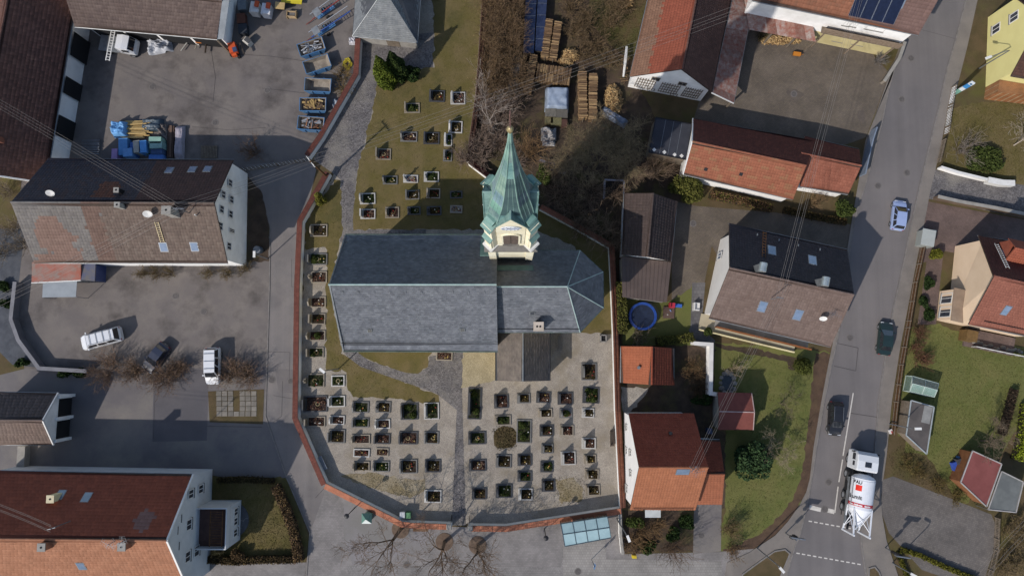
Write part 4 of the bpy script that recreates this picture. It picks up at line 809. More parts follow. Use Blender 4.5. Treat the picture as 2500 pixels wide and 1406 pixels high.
# road house
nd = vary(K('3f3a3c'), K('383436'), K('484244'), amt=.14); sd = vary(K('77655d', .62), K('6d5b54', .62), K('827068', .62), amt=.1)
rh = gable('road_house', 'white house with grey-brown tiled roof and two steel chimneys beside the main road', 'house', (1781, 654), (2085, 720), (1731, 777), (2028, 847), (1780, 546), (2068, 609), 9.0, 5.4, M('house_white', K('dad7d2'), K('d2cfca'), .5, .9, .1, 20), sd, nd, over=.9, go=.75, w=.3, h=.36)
wins(rh, 'A', [(1739, 637, .9, 1.6), (1757, 625, .9, 1.6), (1726, 625, .7, 1.0), (1725, 650, .7, 1.0)], gm=SKYG)
for px, py, f in ((1884, 612, rh.fN), (1983, 636, rh.fN), (1861, 748, rh.fS), (1948, 768, rh.fS)): skylight(rh.root, px, py, f, .8, 1.2)
STEEL = M('steel', K('b4bdbd'), K('a2abab'), 2, .35, metal=.6)
for px, py in ((1864, 652), (2017, 687)):
    p = P(px, py, 10.6); b = MB(); b.box((p.x, p.y, 9.3), (.75, .75, 2.0)); o = b.build('chimney', ZINC, rh.root)
    b = MB(); d = rh.ax; e_ = vec(-d.y, d.x, 0); b.tube([vec(p.x, p.y, 10.45)-e_*.48, vec(p.x, p.y, 10.45)+e_*.48], .42, 14); b.build('chimney_hood', STEEL, o)
dish(rh.root, P(2010, 778, 8.0), .42, (-.2, -.75, .5)); antenna(rh.root, P(2035, 768, 8.4)-vec(0, 0, 1.4), 1.8, 2.7)
mast3 = P(1905, 726, 10.8); b = MB(); b.tube([vec(mast3.x, mast3.y, 8.0), mast3], .05, 6); b.bar(mast3-vec(.4, -.1, .15), mast3+vec(.4, -.1, -.15), .06, .06); b.build('roof_mast', GREYM, rh.root)
c, u, v, n = plane_of(rh.fN); a0, a1 = W(1866, 567, c, n), W(1864, 630, c, n); b = MB()
for s in (-.18, .18): b.bar(a0+u*s+n*.12, a1+u*s+n*.12, .05, .05)
for i in range(9): p = a0.lerp(a1, (i+.5)/9)+n*.12; b.bar(p-u*.18, p+u*.18, .04, .04)
b.build('roof_ladder', WOOD, rh.root)
c, u, v, n = plane_of(rh.fN)
for px, py in ((1848, 576), (1901, 589), (1948, 602), (2001, 612)): p = W(px, py, c, n); b = MB(); b.tube([p, p+n*.1+v*.05, p+n*.18-v*.2], .07, 5); b.build('roof_vent', ZINC, rh.root)
a, c_ = rh.wSA.copy(), rh.wSB.copy(); d_ = (c_-a).normalized(); n_ = vec(d_.y, -d_.x, 0); a.z = c_.z = 0
b = MB(); m_ = (a+c_)/2; LL = (c_-a).length-1.5; b.fbox(m_+n_*.75+vec(0, 0, 2.7), d_, n_, up, LL, 1.5, .14); o = b.build('balcony_slab', CONC, rh.root)
b = MB(); b.fbox(m_+n_*1.5+vec(0, 0, 3.4), d_, up, n_, LL, 1.05, .06); b.build('balcony_front', M('orange_wood', K('8a5630'), K('7a4a28'), 3, .8), o)
b = MB(); b.fbox(m_+n_*1.55+vec(0, 0, 3.95), d_, n_, up, LL+.1, .2, .06); b.build('handrail', MATS['orange_wood'], o)
b = MB(); b.prism([a-d_*.4, c_-d_*1.2, c_-d_*1.2+n_*1.9, a-d_*.4+n_*1.9], 0, .18); b.build('terrace', M('terrace_slab', K('b3a88e'), K('a59a82'), .6, .9), rh.root)
b = MB(); b.fbox(m_+n_*1.95-d_*.8+vec(0, 0, .35), d_, up, n_, LL+.6, .5, .15); b.build('terrace_wall', PLC, rh.root)
# small orange shed
g = gable('orange_shed', 'small shed with bright orange ribbed tiled roof against the churchyard wall', 'shed', (1592, 846), (1591, 939), (1645, 850), (1645, 940), (1516, 845), (1515, 934), 4.1, 2.5, PLG, vary(K('8c4630'), K('82402c'), amt=.08), vary(K('9c5c40'), K('94553b'), amt=.08), over=.2, go=.1, w=.3, h=.36)
c, u, v, n = plane_of(g.fN); p = W(1558, 897, c, n); b = MB(); b.lathe([(.14, -.3), (.14, .35), (.2, .38), (.2, .45)], p, 10); b.build('vent_pipe', ZINC, g.root)
# orange house with annex
oh = gable('orange_house', 'white house with steep orange tiled roof at the churchyard corner', 'house', (1560, 1141), (1729, 1141), (1538, 1243), (1698, 1243), (1535, 1010), (1694, 1010), 11.4, 5.4, M('bright_white', K('e3e2e0'), K('dcdad8'), .6, .9, .1, 20), vary(K('9c6244'), K('935b3f'), K('a56a4c'), amt=.1), vary(K('8f4735'), K('854030'), K('99503d'), amt=.12), over=.3, go=.25, w=.3, h=.34)
wins(oh, 'A', [(1531, 1043, .7, .9), (1530, 1100, .8, 1.1), (1540, 1105, .7, 1.1), (1541, 1155, .7, 1.1), (1531, 1193, .9, 1.2)])
skylight(oh.root, 1667, 1150, oh.fS, 1.3, .9)
c, u, v, n = plane_of(oh.fN); p = W(1635, 1056, c, n); b = MB(); b.lathe([(.15, -.3), (.15, .4), (.2, .42), (.2, .5)], p, 10); b.build('vent_pipe', BLKM, oh.root)
antenna(oh.root, P(1703, 1153, 12.0)-vec(0, 0, 1.4), 1.5, .2)
mast5 = P(1694, 1146, 13.2); b = MB(); b.tube([vec(mast5.x, mast5.y, 11), mast5], .05, 6); b.bar(mast5-vec(.3, .3, .15), mast5+vec(.3, .3, -.15), .06, .06); b.build('roof_mast', GREYM, oh.root)
c, u, v, n = plane_of(oh.fS); b = MB(); [b.bar(oh.SA+(oh.A-oh.SA)*.06+n*(.12+k)+vec(.3, 0, 0), oh.SB+(oh.B-oh.SB)*.06+n*(.12+k)-vec(.3, 0, 0), .04, .04) for k in (0, .12)]; b.build('snow_guard', BLKM, oh.root)
gable('orange_annex', 'lower orange-tiled annex on the right side of the steep-roofed white house', 'annex', (1690, 1158), (1769, 1158), (1690, 1230), (1763, 1230), (1690, 1072), (1757, 1073), 7.4, 3.9, MATS['bright_white'], vary(K('965b41'), K('8d553c'), amt=.1), vary(K('7d4030'), K('733a2b'), amt=.1), over=.3, go=.25, w=.34, h=.38)
p = P(1594, 1252, 2.4); MB().box((p.x, p.y, 2.35), (1.8, 1.0, .08)).build('door_canopy', M('canopy_glass', K('b9bcbb'), K('a9acab'), 1, .4), oh.root)
# red shed in the garden
g = gable('red_shed', 'garden shed with dull red felt roof behind the orange house', 'shed', (1756, 1004), (1841, 1006), (1753, 1049), (1838, 1049), (1752, 957), (1834, 959), 3.1, 2.5, PLG, None, None, over=.15, go=.1, gut=False, cap=False)
REDF = M('red_felt', K('78443c'), K('6d3c35'), .8, .9, .2, 8)
b = MB(); b.slab([p+vec(0, 0, .02) for p in g.fS], .03); b.slab([p+vec(0, 0, .02) for p in g.fN], .03); b.build('felt', REDF, g.roof)
b = MB(); b.bar(g.NB+vec(.03, 0, .03), g.B+vec(.03, 0, .03), .1, .08); b.bar(g.SB+vec(.03, 0, .03), g.B+vec(.03, 0, .03), .1, .08); b.bar(g.A+vec(0, 0, .05), g.B+vec(0, 0, .05), .12, .04); b.build('verge_board', M('pink_trim', K('b09a94'), K('a08a84'), 2, .7), g.roof)
# ------------------------------------------------------------ right-hand side of the road
# yellow house
yb = [P(2412, 43), P(2406, 213), P(2560, 240), P(2570, 70)]; yz = 5.0
root = thing('yellow_house', 'pale yellow house with two white windows at the upper right edge', 'house', (yb[0]+yb[2])/2)
d_ = (yb[1]-yb[0]).normalized(); mid = (yb[0]+yb[1])/2; mid2 = (yb[2]+yb[3])/2
b = MB(); vs = yb+[p+vec(0, 0, yz) for p in yb]+[mid+vec(0, 0, 9.5), mid2+vec(0, 0, 9.5)]
b.add(vs, [(0, 1, 5, 8, 4), (1, 2, 6, 5), (2, 3, 7, 9, 6), (3, 0, 4, 7)]); b.build('wall', PLY, root)
ov = vec(-.12, 0, 0); f1 = [vs[5]+ov+d_*.5+vec(0, 0, -.3), vs[6]+d_*.5+vec(0, 0, -.3), vs[9]+vec(0, 0, .15), vs[8]+ov+vec(0, 0, .15)]; f2 = [vs[7]-d_*.5+vec(0, 0, -.3), vs[4]+ov-d_*.5+vec(0, 0, -.3), vs[8]+ov+vec(0, 0, .15), vs[9]+vec(0, 0, .15)]
b = MB(); b.slab(f1, .14); b.slab(f2, .14); r = b.build('roof', DECK, root); tiles(flat(f1), 'roof_tiles', TILE, r, dbrown); tiles(flat(f2), 'roof_tiles', TILE, r, dbrown)
nW = vec(d_.y, -d_.x, 0); nW = nW if nW.x < 0 else -nW
for px, py in ((2432, 71), (2476, 42)): window(root, W(px, py, yb[0], nW), nW, 1.15, 1.5)
o = MB().prism([P(2406, 214), P(2402, 243), P(2560, 262), P(2560, 240)], 0, 2.6).build('brick_base', M('ochre_brick', K('9c6338'), K('8c5730'), 1, .9, .3, 10, kind='brick', bw=.25, bh=.1, mortar=K('a58a68')), root)
window(root, (P(2460, 246)+vec(0, 0, 1.5)), (-.1, -1, 0), 1.3, .9, sill=False)
# beige house
bh = gable('beige_house', 'beige-walled house with red and orange tiled roof at the right edge', 'house', (2427, 674), (2570, 706), (2365, 791), (2560, 832), (2388, 575), (2560, 604), 9.5, 5.0, M('beige_wall', K('dcc3a6'), K('d4ba9d'), .4, .9, .12, 20), vary(K('835244'), K('7a4b3e'), K('8b594a'), amt=.1), vary(K('5c3229'), K('532d25'), K('67392f'), amt=.12), over=.45, go=.5, w=.3, h=.34)
wins(bh, 'A', [(2403, 697, .8, 1.0), (2298, 640, .6, 1.0), (2288, 729, .6, 1.0)])
skylight(bh.root, 2456, 757, bh.fS, .6, 1.2); skylight(bh.root, 2455, 620, bh.fN, .6, .9)
c, u, v, n = plane_of(bh.fN); a0, a1 = W(2431, 597, c, n), W(2459, 656, c, n); b = MB()
for s in (-.2, .2): b.bar(a0+u*s+n*.12, a1+u*s+n*.12, .05, .05)
for i in range(11): p = a0.lerp(a1, (i+.5)/11)+n*.12; b.bar(p-u*.2, p+u*.2, .04, .04)
b.build('roof_ladder', FRAME, bh.root)
c, u, v, n = plane_of(bh.fS); b = MB(); b.bar(W(2402, 782, c, n)+n*.15, W(2560, 815, c, n)+n*.15, .06, .1); b.build('snow_guard', BLKM, bh.root)
q = P(2475, 605, 8.5); b = MB(); d_ = bh.ax; e_ = vec(-d_.y, d_.x, 0)
b.slab([q-e_*1.6-vec(0, 0, 1.4), q+e_*0+vec(0, 0, .3), q+d_*5+vec(0, 0, .3), q+d_*5-e_*1.6-vec(0, 0, 1.4)], .1); b.slab([q+e_*1.3-vec(0, 0, 1.2), q+vec(0, 0, .3), q+d_*5+vec(0, 0, .3), q+d_*5+e_*1.3-vec(0, 0, 1.2)], .1)
o = b.build('dormer_roof', M('dormer_tile', K('8f4e3a'), K('834634'), 1, .9), bh.root)
b = MB(); b.prism([q-e_*1.3+d_*.2, q+e_*1.1+d_*.2, q+e_*1.1+d_*5, q-e_*1.3+d_*5], 5.5, q.z-1.0); b.build('dormer_wall', MATS['dormer_tile'], o)
tiles([q-e_*1.6-vec(0, 0, 1.36), q+d_*5-e_*1.6-vec(0, 0, 1.36), q+d_*5+vec(0, 0, .34), q+vec(0, 0, .34)], 'roof_tiles', TILE, o, vary(K('9a5640'), K('8f4f3b')), .3, .34)
n_ = -bh.ax; u_ = vec(-n_.y, n_.x, 0); pw = bh.wSA.copy(); pw.z = 0
b = MB(); q = P(2318, 772); sgn = 1
sd_ = (bh.wNA-bh.wSA).to_2d().normalized().to_3d()
b.prism([pw, pw+n_*1.3, pw+n_*1.3+sd_*3.6, pw+sd_*3.6], 0, 3.0); bay = b.build('bay', MATS['beige_wall'], bh.root)
for k in (.95, 2.6): window(bh.root, pw+n_*1.3+sd_*k+vec(0, 0, 1.6), n_, 1.3, 2.2)
b = MB(); b.prism([pw+n_*1.45-sd_*.15, pw+n_*1.45+sd_*3.75, pw+sd_*3.75, pw-sd_*.15], 3.0, 3.12); b.build('bay_roof', M('bay_sheet', K('8f7c6a'), K('806e5e'), 1, .7), bay)
a = bh.wSA.copy(); c_ = bh.wSB.copy(); d_ = (c_-a).normalized(); n_ = vec(d_.y, -d_.x, 0); a.z = c_.z = 0
o = MB().prism([a+d_*2.2+n_*.2, c_+n_*.2, c_+n_*2.4, a+d_*2.2+n_*2.4], 0, .25).build('terrace', PAVR, bh.root)
b = MB(); L = 7.5
for i in range(8): q = a+d_*(3.2+L*i/7)+n_*2.3; b.box((q.x, q.y, .75), (.07, .07, 1.0))
b.bar(a+d_*3.2+n_*2.3+vec(0, 0, 1.25), a+d_*(3.2+L)+n_*2.3+vec(0, 0, 1.25), .08, .06); b.build('railing', FRAME, o)
for i in range(7):
    q = a+d_*(3.2+L*(i+.5)/7)+n_*2.3+vec(0, 0, .75); MB().fbox(q, d_, up, n_, L/7-.1, .85, .02).build('railing_panel', M('dark_panel', K('4b4a55'), K('423f4a'), 2, .3), o)
q = a+d_*2.2+n_*1.2; MB().box((q.x, q.y, .9), (1.3, 1.3, 1.6), math.atan2(d_.y, d_.x)).build('porch', M('porch_wood', K('6f5632'), K('604a2a'), 3, .8), bh.root)
# stones of the rockery under the terrace
root = thing('rockery', 'curved band of rough grey stones edging the lawn below the beige house', 'rockery', P(2420, 835))
pp = [(2350, 812), (2365, 822), (2372, 832), (2385, 838), (2400, 842), (2420, 846), (2445, 850), (2470, 853), (2498, 858)]
for i in range(len(pp)-1):
    for j in range(4):
        p = P(pp[i][0]+(pp[i+1][0]-pp[i][0])*j/4, pp[i][1]+(pp[i+1][1]-pp[i][1])*j/4+R.uniform(-4, 3)); s = R.uniform(.22, .42); k = R.uniform(.7, 1.2)
        b = MB(); b.lathe([(s*.9, 0), (s, s*.4), (s*.6, s*.9), (s*.1, s)], (p.x, p.y, 0), 6, (k, k, k*.97), 1.2, .85, R.random()*3); b.build('stone', STONE, root)
# greenhouse
e = [P(2221, 955, 1.5), P(2281, 969, 1.5), P(2292, 936, 1.5), P(2228, 918, 1.5)]; rA, rB = P(2228, 936, 2.3), P(2288, 952, 2.3)
root = thing('greenhouse', 'small glass greenhouse with metal frame on the lawn behind the fence', 'greenhouse', ((e[0]+e[2])/2).to_2d().to_3d())
GRN = M('greenhouse_glass', K('93aaa0'), K('84a096'), 2, .15, alpha=.55, spec=.6)
b = MB(); fr = []
for i in range(4): fr += [(e[i], e[(i+1) % 4]), (vec(e[i].x, e[i].y, 0), e[i]), (vec(e[i].x, e[i].y, .05), vec(e[(i+1) % 4].x, e[(i+1) % 4].y, .05))]
fr += [(rA, rB), (e[0], rA), (e[3], rA), (e[1], rB), (e[2], rB), ((e[0]+e[1])/2, (rA+rB)/2), ((e[2]+e[3])/2, (rA+rB)/2)]
for p, q in fr: b.bar(p, q, .07, .07)
b.build('frame', M('pale_green_metal', K('b5c2b9'), K('a7b4ab'), 2, .5), root)
mS, mN, mR = (e[0]+e[1])/2, (e[2]+e[3])/2, (rA+rB)/2
for q in ([e[0], mS, mR, rA], [mS, e[1], rB, mR], [e[3], mN, mR, rA], [mN, e[2], rB, mR]): MB().slab(q, .012).build('pane', GRN, root)
for i in range(4): p, q = e[i], e[(i+1) % 4]; MB().add([vec(p.x, p.y, .05), vec(q.x, q.y, .05), q, p], [(0, 1, 2, 3)]).build('pane', GRN, root)
root, r, pts = flat_roof('grey_shed', 'shed with dark flat roof, pale edging and cut corner behind the roadside fence', 'shed', [(2224, 977), (2280, 993), (2262, 1108), (2212, 1062)], 2.2, M('shed_felt', K('5a5451'), K('4d4846'), .8, .9), WOODG, edge=M('shed_edge', K('9da3a4'), K('8c9293'), 1, .7))
p = P(2263, 1012, 2.2); MB().box((p.x, p.y, 2.215), (1.0, 2.0, .02), -.25).build('roof_patch', M('felt_patch', K('8b8a86'), K('7b7a77'), 1, .9), r)
root, r, pts = flat_roof('red_roof_shed', 'garden shed with flat red roof and pale rim at the lower right', 'shed', [(2374, 1100), (2445, 1132), (2408, 1236), (2345, 1177)], 2.4, M('red_sheet', K('7d4743'), K('733f3b'), .6, .8), M('shed_wood', K('7d5234'), K('6c4529'), 2, .85), edge=M('rim_grey', K('a5a09c'), K('95908c'), 1, .7))
root, r, pts = flat_roof('glazed_lean_to', 'grey translucent lean-to roof attached to the red-roofed garden shed', 'lean-to', [(2445, 1150), (2498, 1176), (2480, 1250), (2412, 1243)], 2.2, M('grey_poly', K('6d6f6c'), K('5f615f'), .7, .5), None, .04, edge=MATS['rim_grey'])
for p in pts: MB().tube([vec(p.x, p.y, 0), vec(p.x, p.y, 2.15)], .04, 5).build('post', GREYM, root)
# bus shelter
z0 = 2.5; c4 = [P(1369, 1278, z0), P(1483, 1260, z0), P(1492, 1312, z0), P(1379, 1333, z0)]; f0, f1 = P(1374, 1304, z0+.25), P(1488, 1287, z0+.25)
root = thing('bus_shelter', 'bus shelter with pale blue glass roof in dark frame outside the churchyard wall', 'bus shelter', ((c4[0]+c4[2])/2).to_2d().to_3d())
BGL = M('shelter_glass', K('9fb9bd'), K('93adb1'), 1, .2, spec=.6, alpha=.9)
b = MB(); FR = M('shelter_frame', K('3c4a52'), K('323f46'), 2, .5)
for i in range(5): t = i/4; b.bar(c4[0].lerp(c4[1], t), f0.lerp(f1, t), .07, .08); b.bar(f0.lerp(f1, t), c4[3].lerp(c4[2], t), .07, .08)
for p, q in ((c4[0], c4[1]), (f0, f1), (c4[3], c4[2])): b.bar(p, q, .08, .1)
b.build('roof_frame', FR, root)
for i in range(4):
    a, c_ = i/4, (i+1)/4
    MB().slab([c4[0].lerp(c4[1], a), c4[0].lerp(c4[1], c_), f0.lerp(f1, c_), f0.lerp(f1, a)], .015).build('roof_pane', BGL, root)
    MB().slab([f0.lerp(f1, a), f0.lerp(f1, c_), c4[3].lerp(c4[2], c_), c4[3].lerp(c4[2], a)], .015).build('roof_pane', BGL, root)
    q = c4[0].lerp(c4[1], (a+c_)/2)+vec(0, -.15, -1.4); MB().fbox(q, (c4[1]-c4[0]).normalized(), up, vec(0, -1, 0), (c4[1]-c4[0]).length/4-.1, 1.9, .02).build('back_pane', GRN, root)
for t in (0, .5, 1): q = c4[0].lerp(c4[1], t); MB().tube([vec(q.x, q.y-.1, 0), vec(q.x, q.y-.1, 2.5)], .05, 6).build('post', FR, root)
q = (c4[0]+c4[1])/2+vec(0, -.5, 0); MB().box((q.x, q.y, .45), (4, .4, .06), math.atan2((c4[1]-c4[0]).y, (c4[1]-c4[0]).x)).build('seat', WOOD, root)
# ------------------------------------------------------------ churchyard walls and other walls
CAPT = M('cap_tile', (1, 1, 1), (.85, .85, .85), 1.2, .88, .2, 12, (.75, .7, .68), .5, tint=True)
def yard_wall(label, px, colf, hgt=1.12, inner=1, plaster=None, th=.34, capw=.68):
    path = [P(*p) for p in px]; root = thing('churchyard_wall', label, 'wall', path[len(path)//2], 'walls round the churchyard')
    strip(MB(), path, th/2, -th/2, 0, hgt).build('wall', plaster or PLW, root) if False else None
    b = MB(); strip(b, path, th/2, -th/2, 0, hgt); b.build('wall', plaster or PLW, root)
    a, o = offset(path, inner*(th/2+.03)), offset(path, inner*(th/2+.03-capw))
    b = MB(); cap = None
    for i in range(len(path)-1):
        q = [vec(o[i].x, o[i].y, hgt-.05), vec(o[i+1].x, o[i+1].y, hgt-.05), vec(a[i+1].x, a[i+1].y, hgt+.2), vec(a[i].x, a[i].y, hgt+.2)]
        qi = [vec(a[i].x, a[i].y, hgt+.02), vec(a[i+1].x, a[i+1].y, hgt+.02)]
        b.slab(q, .03); b.add([qi[0], qi[1], q[2], q[3]], [(0, 1, 2, 3)])
    cap = b.build('coping', PLG, root)
    for i in range(len(path)-1):
        q = [vec(o[i].x, o[i].y, hgt-.04), vec(o[i+1].x, o[i+1].y, hgt-.04), vec(a[i+1].x, a[i+1].y, hgt+.21), vec(a[i].x, a[i].y, hgt+.21)]
        tiles(flat(q), 'coping_tiles', CAPT, cap, colf, .26, .36, 'pan', False, .02)
    return root
wr = vary(K('5c3229'), K('532d25'), K('673b31'), amt=.14); wo = vary(K('98604a'), K('8d5842'), K('a06a52'), amt=.12)
yard_wall('red-capped churchyard wall along the lane west of the nave', [(808, 428), (742, 545), (735, 700), (733, 860), (731, 1018), (800, 1177)], wr, inner=1)
yard_wall('orange-capped churchyard wall facing the plaza, left of the gate', [(801, 1178), (985, 1270), (1012, 1273), (1095, 1276)], wo, inner=1)
yard_wall('orange-capped churchyard wall behind the bus shelter, right of the gate', [(1152, 1280), (1236, 1281), (1512, 1238)], wo, inner=1)
yard_wall('orange-capped churchyard wall down the east side beside the orange house', [(1514, 1234), (1502, 1000), (1497, 815), (1492, 700), (1487, 606), (1400, 556), (1318, 512)], wo, inner=1)
yard_wall('red-capped churchyard wall slanting behind the tower', [(1305, 505), (1200, 443), (1146, 402)], wr, inner=1)
yard_wall('low red-brown capped wall between the northern graves and the thicket', [(1143, 398), (1165, 240), (1172, 150), (1185, -60)], vary(K('6a4a3c'), K('5d4034')), hgt=.7, inner=1)
yard_wall('dark red-capped churchyard wall beside the builder\'s yard', [(758, 388), (790, 342), (877, 190), (882, 105)], wr, inner=-1)
for px, lab in (((1099, 1277), 'pale stone gate pillar on the left of the churchyard gate'), ((1150, 1280), 'pale stone gate pillar on the right of the churchyard gate')):
    p = P(*px); root = thing('gate_pillar', lab, 'gate pillar', p, 'churchyard gate pillars'); MB().box((p.x, p.y, .85), (.5, .5, 1.7)).build('shaft', PLW, root); MB().box((p.x, p.y, 1.75), (.62, .62, .12), 0, None, .8).build('cap', CONC, root)
root = thing('churchyard_gate', 'low iron gate standing open between the two stone pillars', 'gate', P(1125, 1280))
for s, px in ((-1, 1103), (1, 1147)):
    p = P(px, 1278); b = MB(); q = p+vec(0, 1.1, 0)
    for i in range(9): r_ = p.lerp(q, i/8); b.tube([vec(r_.x, r_.y, .08), vec(r_.x, r_.y, 1.15)], .018, 5)
    b.bar(p+vec(0, 0, .15), q+vec(0, 0, .15), .03, .04); b.bar(p+vec(0, 0, 1.05), q+vec(0, 0, 1.05), .03, .04); b.build('gate_leaf', BLKM, root)
def plain_wall(name, label, cat, px, h, th, mat, cap=None, group=None):
    path = [P(*p) for p in px]; root = thing(name, label, cat, path[len(path)//2], group); b = MB(); strip(b, path, th/2, -th/2, 0, h); b.build('wall', mat, root)
    if cap: b = MB(); strip(b, path, th/2+.05, -th/2-.05, h+.002, h+.08); b.build('coping', cap, root)
    return root
plain_wall('garden_wall', 'white L-shaped garden wall between the orange shed and the lawn', 'wall', [(1686, 838), (1728, 841), (1726, 958), (1748, 961)], 1.6, .35, PLW, M('white_cap', K('d3d0cb'), K('c6c3be'), 1, .8))
plain_wall('garden_wall', 'grey concrete wall bending round the left-hand parking yard', 'wall', [(52, 690), (42, 780), (60, 830), (110, 898), (225, 905)], 1.1, .35, M('dark_conc', K('6b6a70'), K('5d5c61'), .8, .9, .2, 15), M('dark_cap', K('7b7a7e'), K('6d6c70'), .8, .9))
plain_wall('courtyard_wall', 'low wall with metal gate post where the farm courtyard meets the road', 'wall', [(2200, 110), (2186, 150), (2150, 205)], .9, .3, M('rough_wall', K('857c70'), K('756c62'), 1, .9, .2, 12), CONC)
plain_wall('boundary_wall', 'thin blue-grey boundary wall by the road at the end of the garages', 'wall', [(2126, 320), (2117, 348), (2108, 385), (2098, 432)], 1.6, .14, M('blue_fence', K('7d8796'), K('6f7988'), 1, .7))
plain_wall('boundary_wall', 'white-capped wall along the top of the cobbled drive on the right', 'wall', [(2288, 412), (2330, 425), (2400, 442)], .8, .2, PLW, FRAME)
plain_wall('white_gate', 'broad white gate panel beside the cobbled drive on the right', 'gate', [(2402, 443), (2438, 450), (2466, 451)], .9, .7, FRAME)
plain_wall('garage_wall', 'low wall with brown boarding between the two drives on the right', 'wall', [(2278, 484), (2330, 496), (2420, 512), (2505, 530)], 1.0, .3, M('brown_boards', K('6b5a4b'), K('5c4c3f'), 1, .9), CONC)
plain_wall('driveway_wall', 'low white wall beside the bus shelter edging the front garden', 'wall', [(1511, 1250), (1512, 1300), (1517, 1347)], 1.0, .22, PLW, CONC)
plain_wall('terrace_kerb', 'low pale wall section beside the lower left garage', 'wall', [(66, 1086), (62, 1148)], 1.0, .9, PLG)
# fences of many thin slats
def fence(label, px, h, mat, step=.14, wd=.09, rails=(.25, .85), cap=None, name='slat_fence', tint=True):
    path = [P(*p) for p in px]; root = thing(name, label, 'fence', path[len(path)//2]); b = MB(); rb = MB()
    for i in range(len(path)-1):
        a, c_ = path[i], path[i+1]; d = (c_-a); L = d.length; d.normalize(); nrm = vec(-d.y, d.x, 0); n = max(1, int(L/step))
        for k in range(n):
            q = a+d*(L*(k+.5)/n); t = R.uniform(.75, 1.15); b.fbox(q+vec(0, 0, h/2+R.uniform(-.02, .02))+nrm*.03, d, up, nrm, wd, h, .025, (t, t, t))
        for z in rails: rb.bar(a+vec(0, 0, h*z), c_+vec(0, 0, h*z), .05, .08)
        for k in range(int(L/2.4)+1): q = a+d*min(L, k*2.4); rb.box((q.x, q.y, h/2), (.1, .1, h))
    o = b.build('slats', mat, root); o['kind'] = 'stuff'; rb.build('rails', WOODG, root); return root
fence('brown picket fence along the right-hand pavement of the main road', [(2248, 600), (2228, 690), (2210, 800), (2194, 890), (2182, 980), (2173, 1060)], 1.1, WOOD)
fence('white railing fence on the upper right pavement', [(2322, 215), (2312, 268), (2303, 330)], 1.1, PAINT, .2, .05, (.08, .92))
fence('weathered picket fence along the upper right pavement', [(2298, 345), (2285, 400)], 1.0, WOODG)
fence('grey slatted fence beside the lower right courtyard', [(2428, 1262), (2425, 1340), (2405, 1420)], 1.0, WOODG, .18, .12)
fence('grey lattice barrier across the bottom of the builder\'s yard', [(596, 418), (680, 405), (752, 394)], 1.2, PAINT, .45, .04, (.1, .5, .97))
# ------------------------------------------------------------ plants
LEAF = M('leaf', (1, 1, 1), (.75, .75, .75), 3, .9, tint=True, spec=.15)
BARK = M('bark', (1, 1, 1), (.8, .8, .8), 4, .95, tint=True, spec=.1)
def leaves(name, cen, size, cols, parent, mat=None, flatness=0.0, aspect=1.6):
    N = len(cen); u = NR.normal(size=(N, 3)); u[:, 2] *= (1-flatness); u /= np.linalg.norm(u, axis=1, keepdims=True)
    w = NR.normal(size=(N, 3)); w[:, 2] *= (1-flatness); v = np.cross(u, w); v = np.cross(v, u)*0+np.cross(u, w); v /= np.linalg.norm(v, axis=1, keepdims=True)
    s = (np.asarray(size)*NR.uniform(.6, 1.4, N))[:, None]/2 if np.ndim(size) else (size*NR.uniform(.6, 1.4, N))[:, None]/2
    V = np.stack([cen-u*s*aspect-v*s*.3, cen-v*s, cen+u*s*aspect, cen+v*s], 1).reshape(-1, 3); Q = np.arange(4*N).reshape(N, 4)
    cols = np.array(cols); c = cols[NR.integers(len(cols), size=N)]*NR.uniform(.75, 1.25, (N, 1))
    return np_mesh(name, V, Q, mat or LEAF, parent, np.clip(c, 0, 1))
def segmesh(name, segs, parent, col, sides=3, var=.2):
    A = np.array([list(s[0]) for s in segs]); B = np.array([list(s[1]) for s in segs]); r0 = np.array([s[2] for s in segs]); r1 = np.array([s[3] for s in segs])
    d = B-A; d /= np.maximum(1e-6, np.linalg.norm(d, axis=1, keepdims=True)); ref = np.where(np.abs(d[:, 2:3]) < .9, [[0, 0, 1.]], [[1., 0, 0]])
    a = np.cross(d, ref); a /= np.linalg.norm(a, axis=1, keepdims=True); b = np.cross(d, a); N = len(A); V = np.zeros((N, 2*sides, 3))
    for k in range(sides):
        t = 2*math.pi*k/sides; o = a*math.cos(t)+b*math.sin(t); V[:, k] = A+o*r0[:, None]; V[:, sides+k] = B+o*r1[:, None]
    i0 = np.arange(N)[:, None]*(2*sides); Q = np.concatenate([np.stack([i0[:, 0]+k, i0[:, 0]+(k+1) % sides, i0[:, 0]+sides+(k+1) % sides, i0[:, 0]+sides+k], 1) for k in range(sides)])
    c = np.array(col)[None]*NR.uniform(1-var, 1+var, (N, 1)); return np_mesh(name, V.reshape(-1, 3), Q, BARK, parent, np.clip(np.tile(c, (sides, 1)), 0, 1))
def branch(segs, p, d, L, r, lvl, rnd, upw=.12, wob=.22, kids=(2, 4), ang=.75, fine=.011):
    n = 3
    for i in range(n):
        d = (d+Vector((rnd.gauss(0, wob), rnd.gauss(0, wob), rnd.gauss(0, wob)+upw))).normalized(); q = p+d*(L/n); r1 = max(fine, r*.84); segs.append((p, q, r, r1)); p, r = q, r1
        if lvl > 0 and i < n-1 and rnd.random() < .8:
            e = (d+Vector((rnd.gauss(0, ang), rnd.gauss(0, ang), rnd.gauss(0, ang*.6)))).normalized(); branch(segs, p, e, L*rnd.uniform(.45, .7), r*.6, lvl-1, rnd, upw, wob, kids, ang, fine)
    if lvl > 0:
        for _ in range(rnd.randint(*kids)):
            e = (d+Vector((rnd.gauss(0, ang), rnd.gauss(0, ang), rnd.gauss(0, ang*.6)))).normalized(); branch(segs, p, e, L*rnd.uniform(.55, .8), r*.68, lvl-1, rnd, upw, wob, kids, ang, fine)
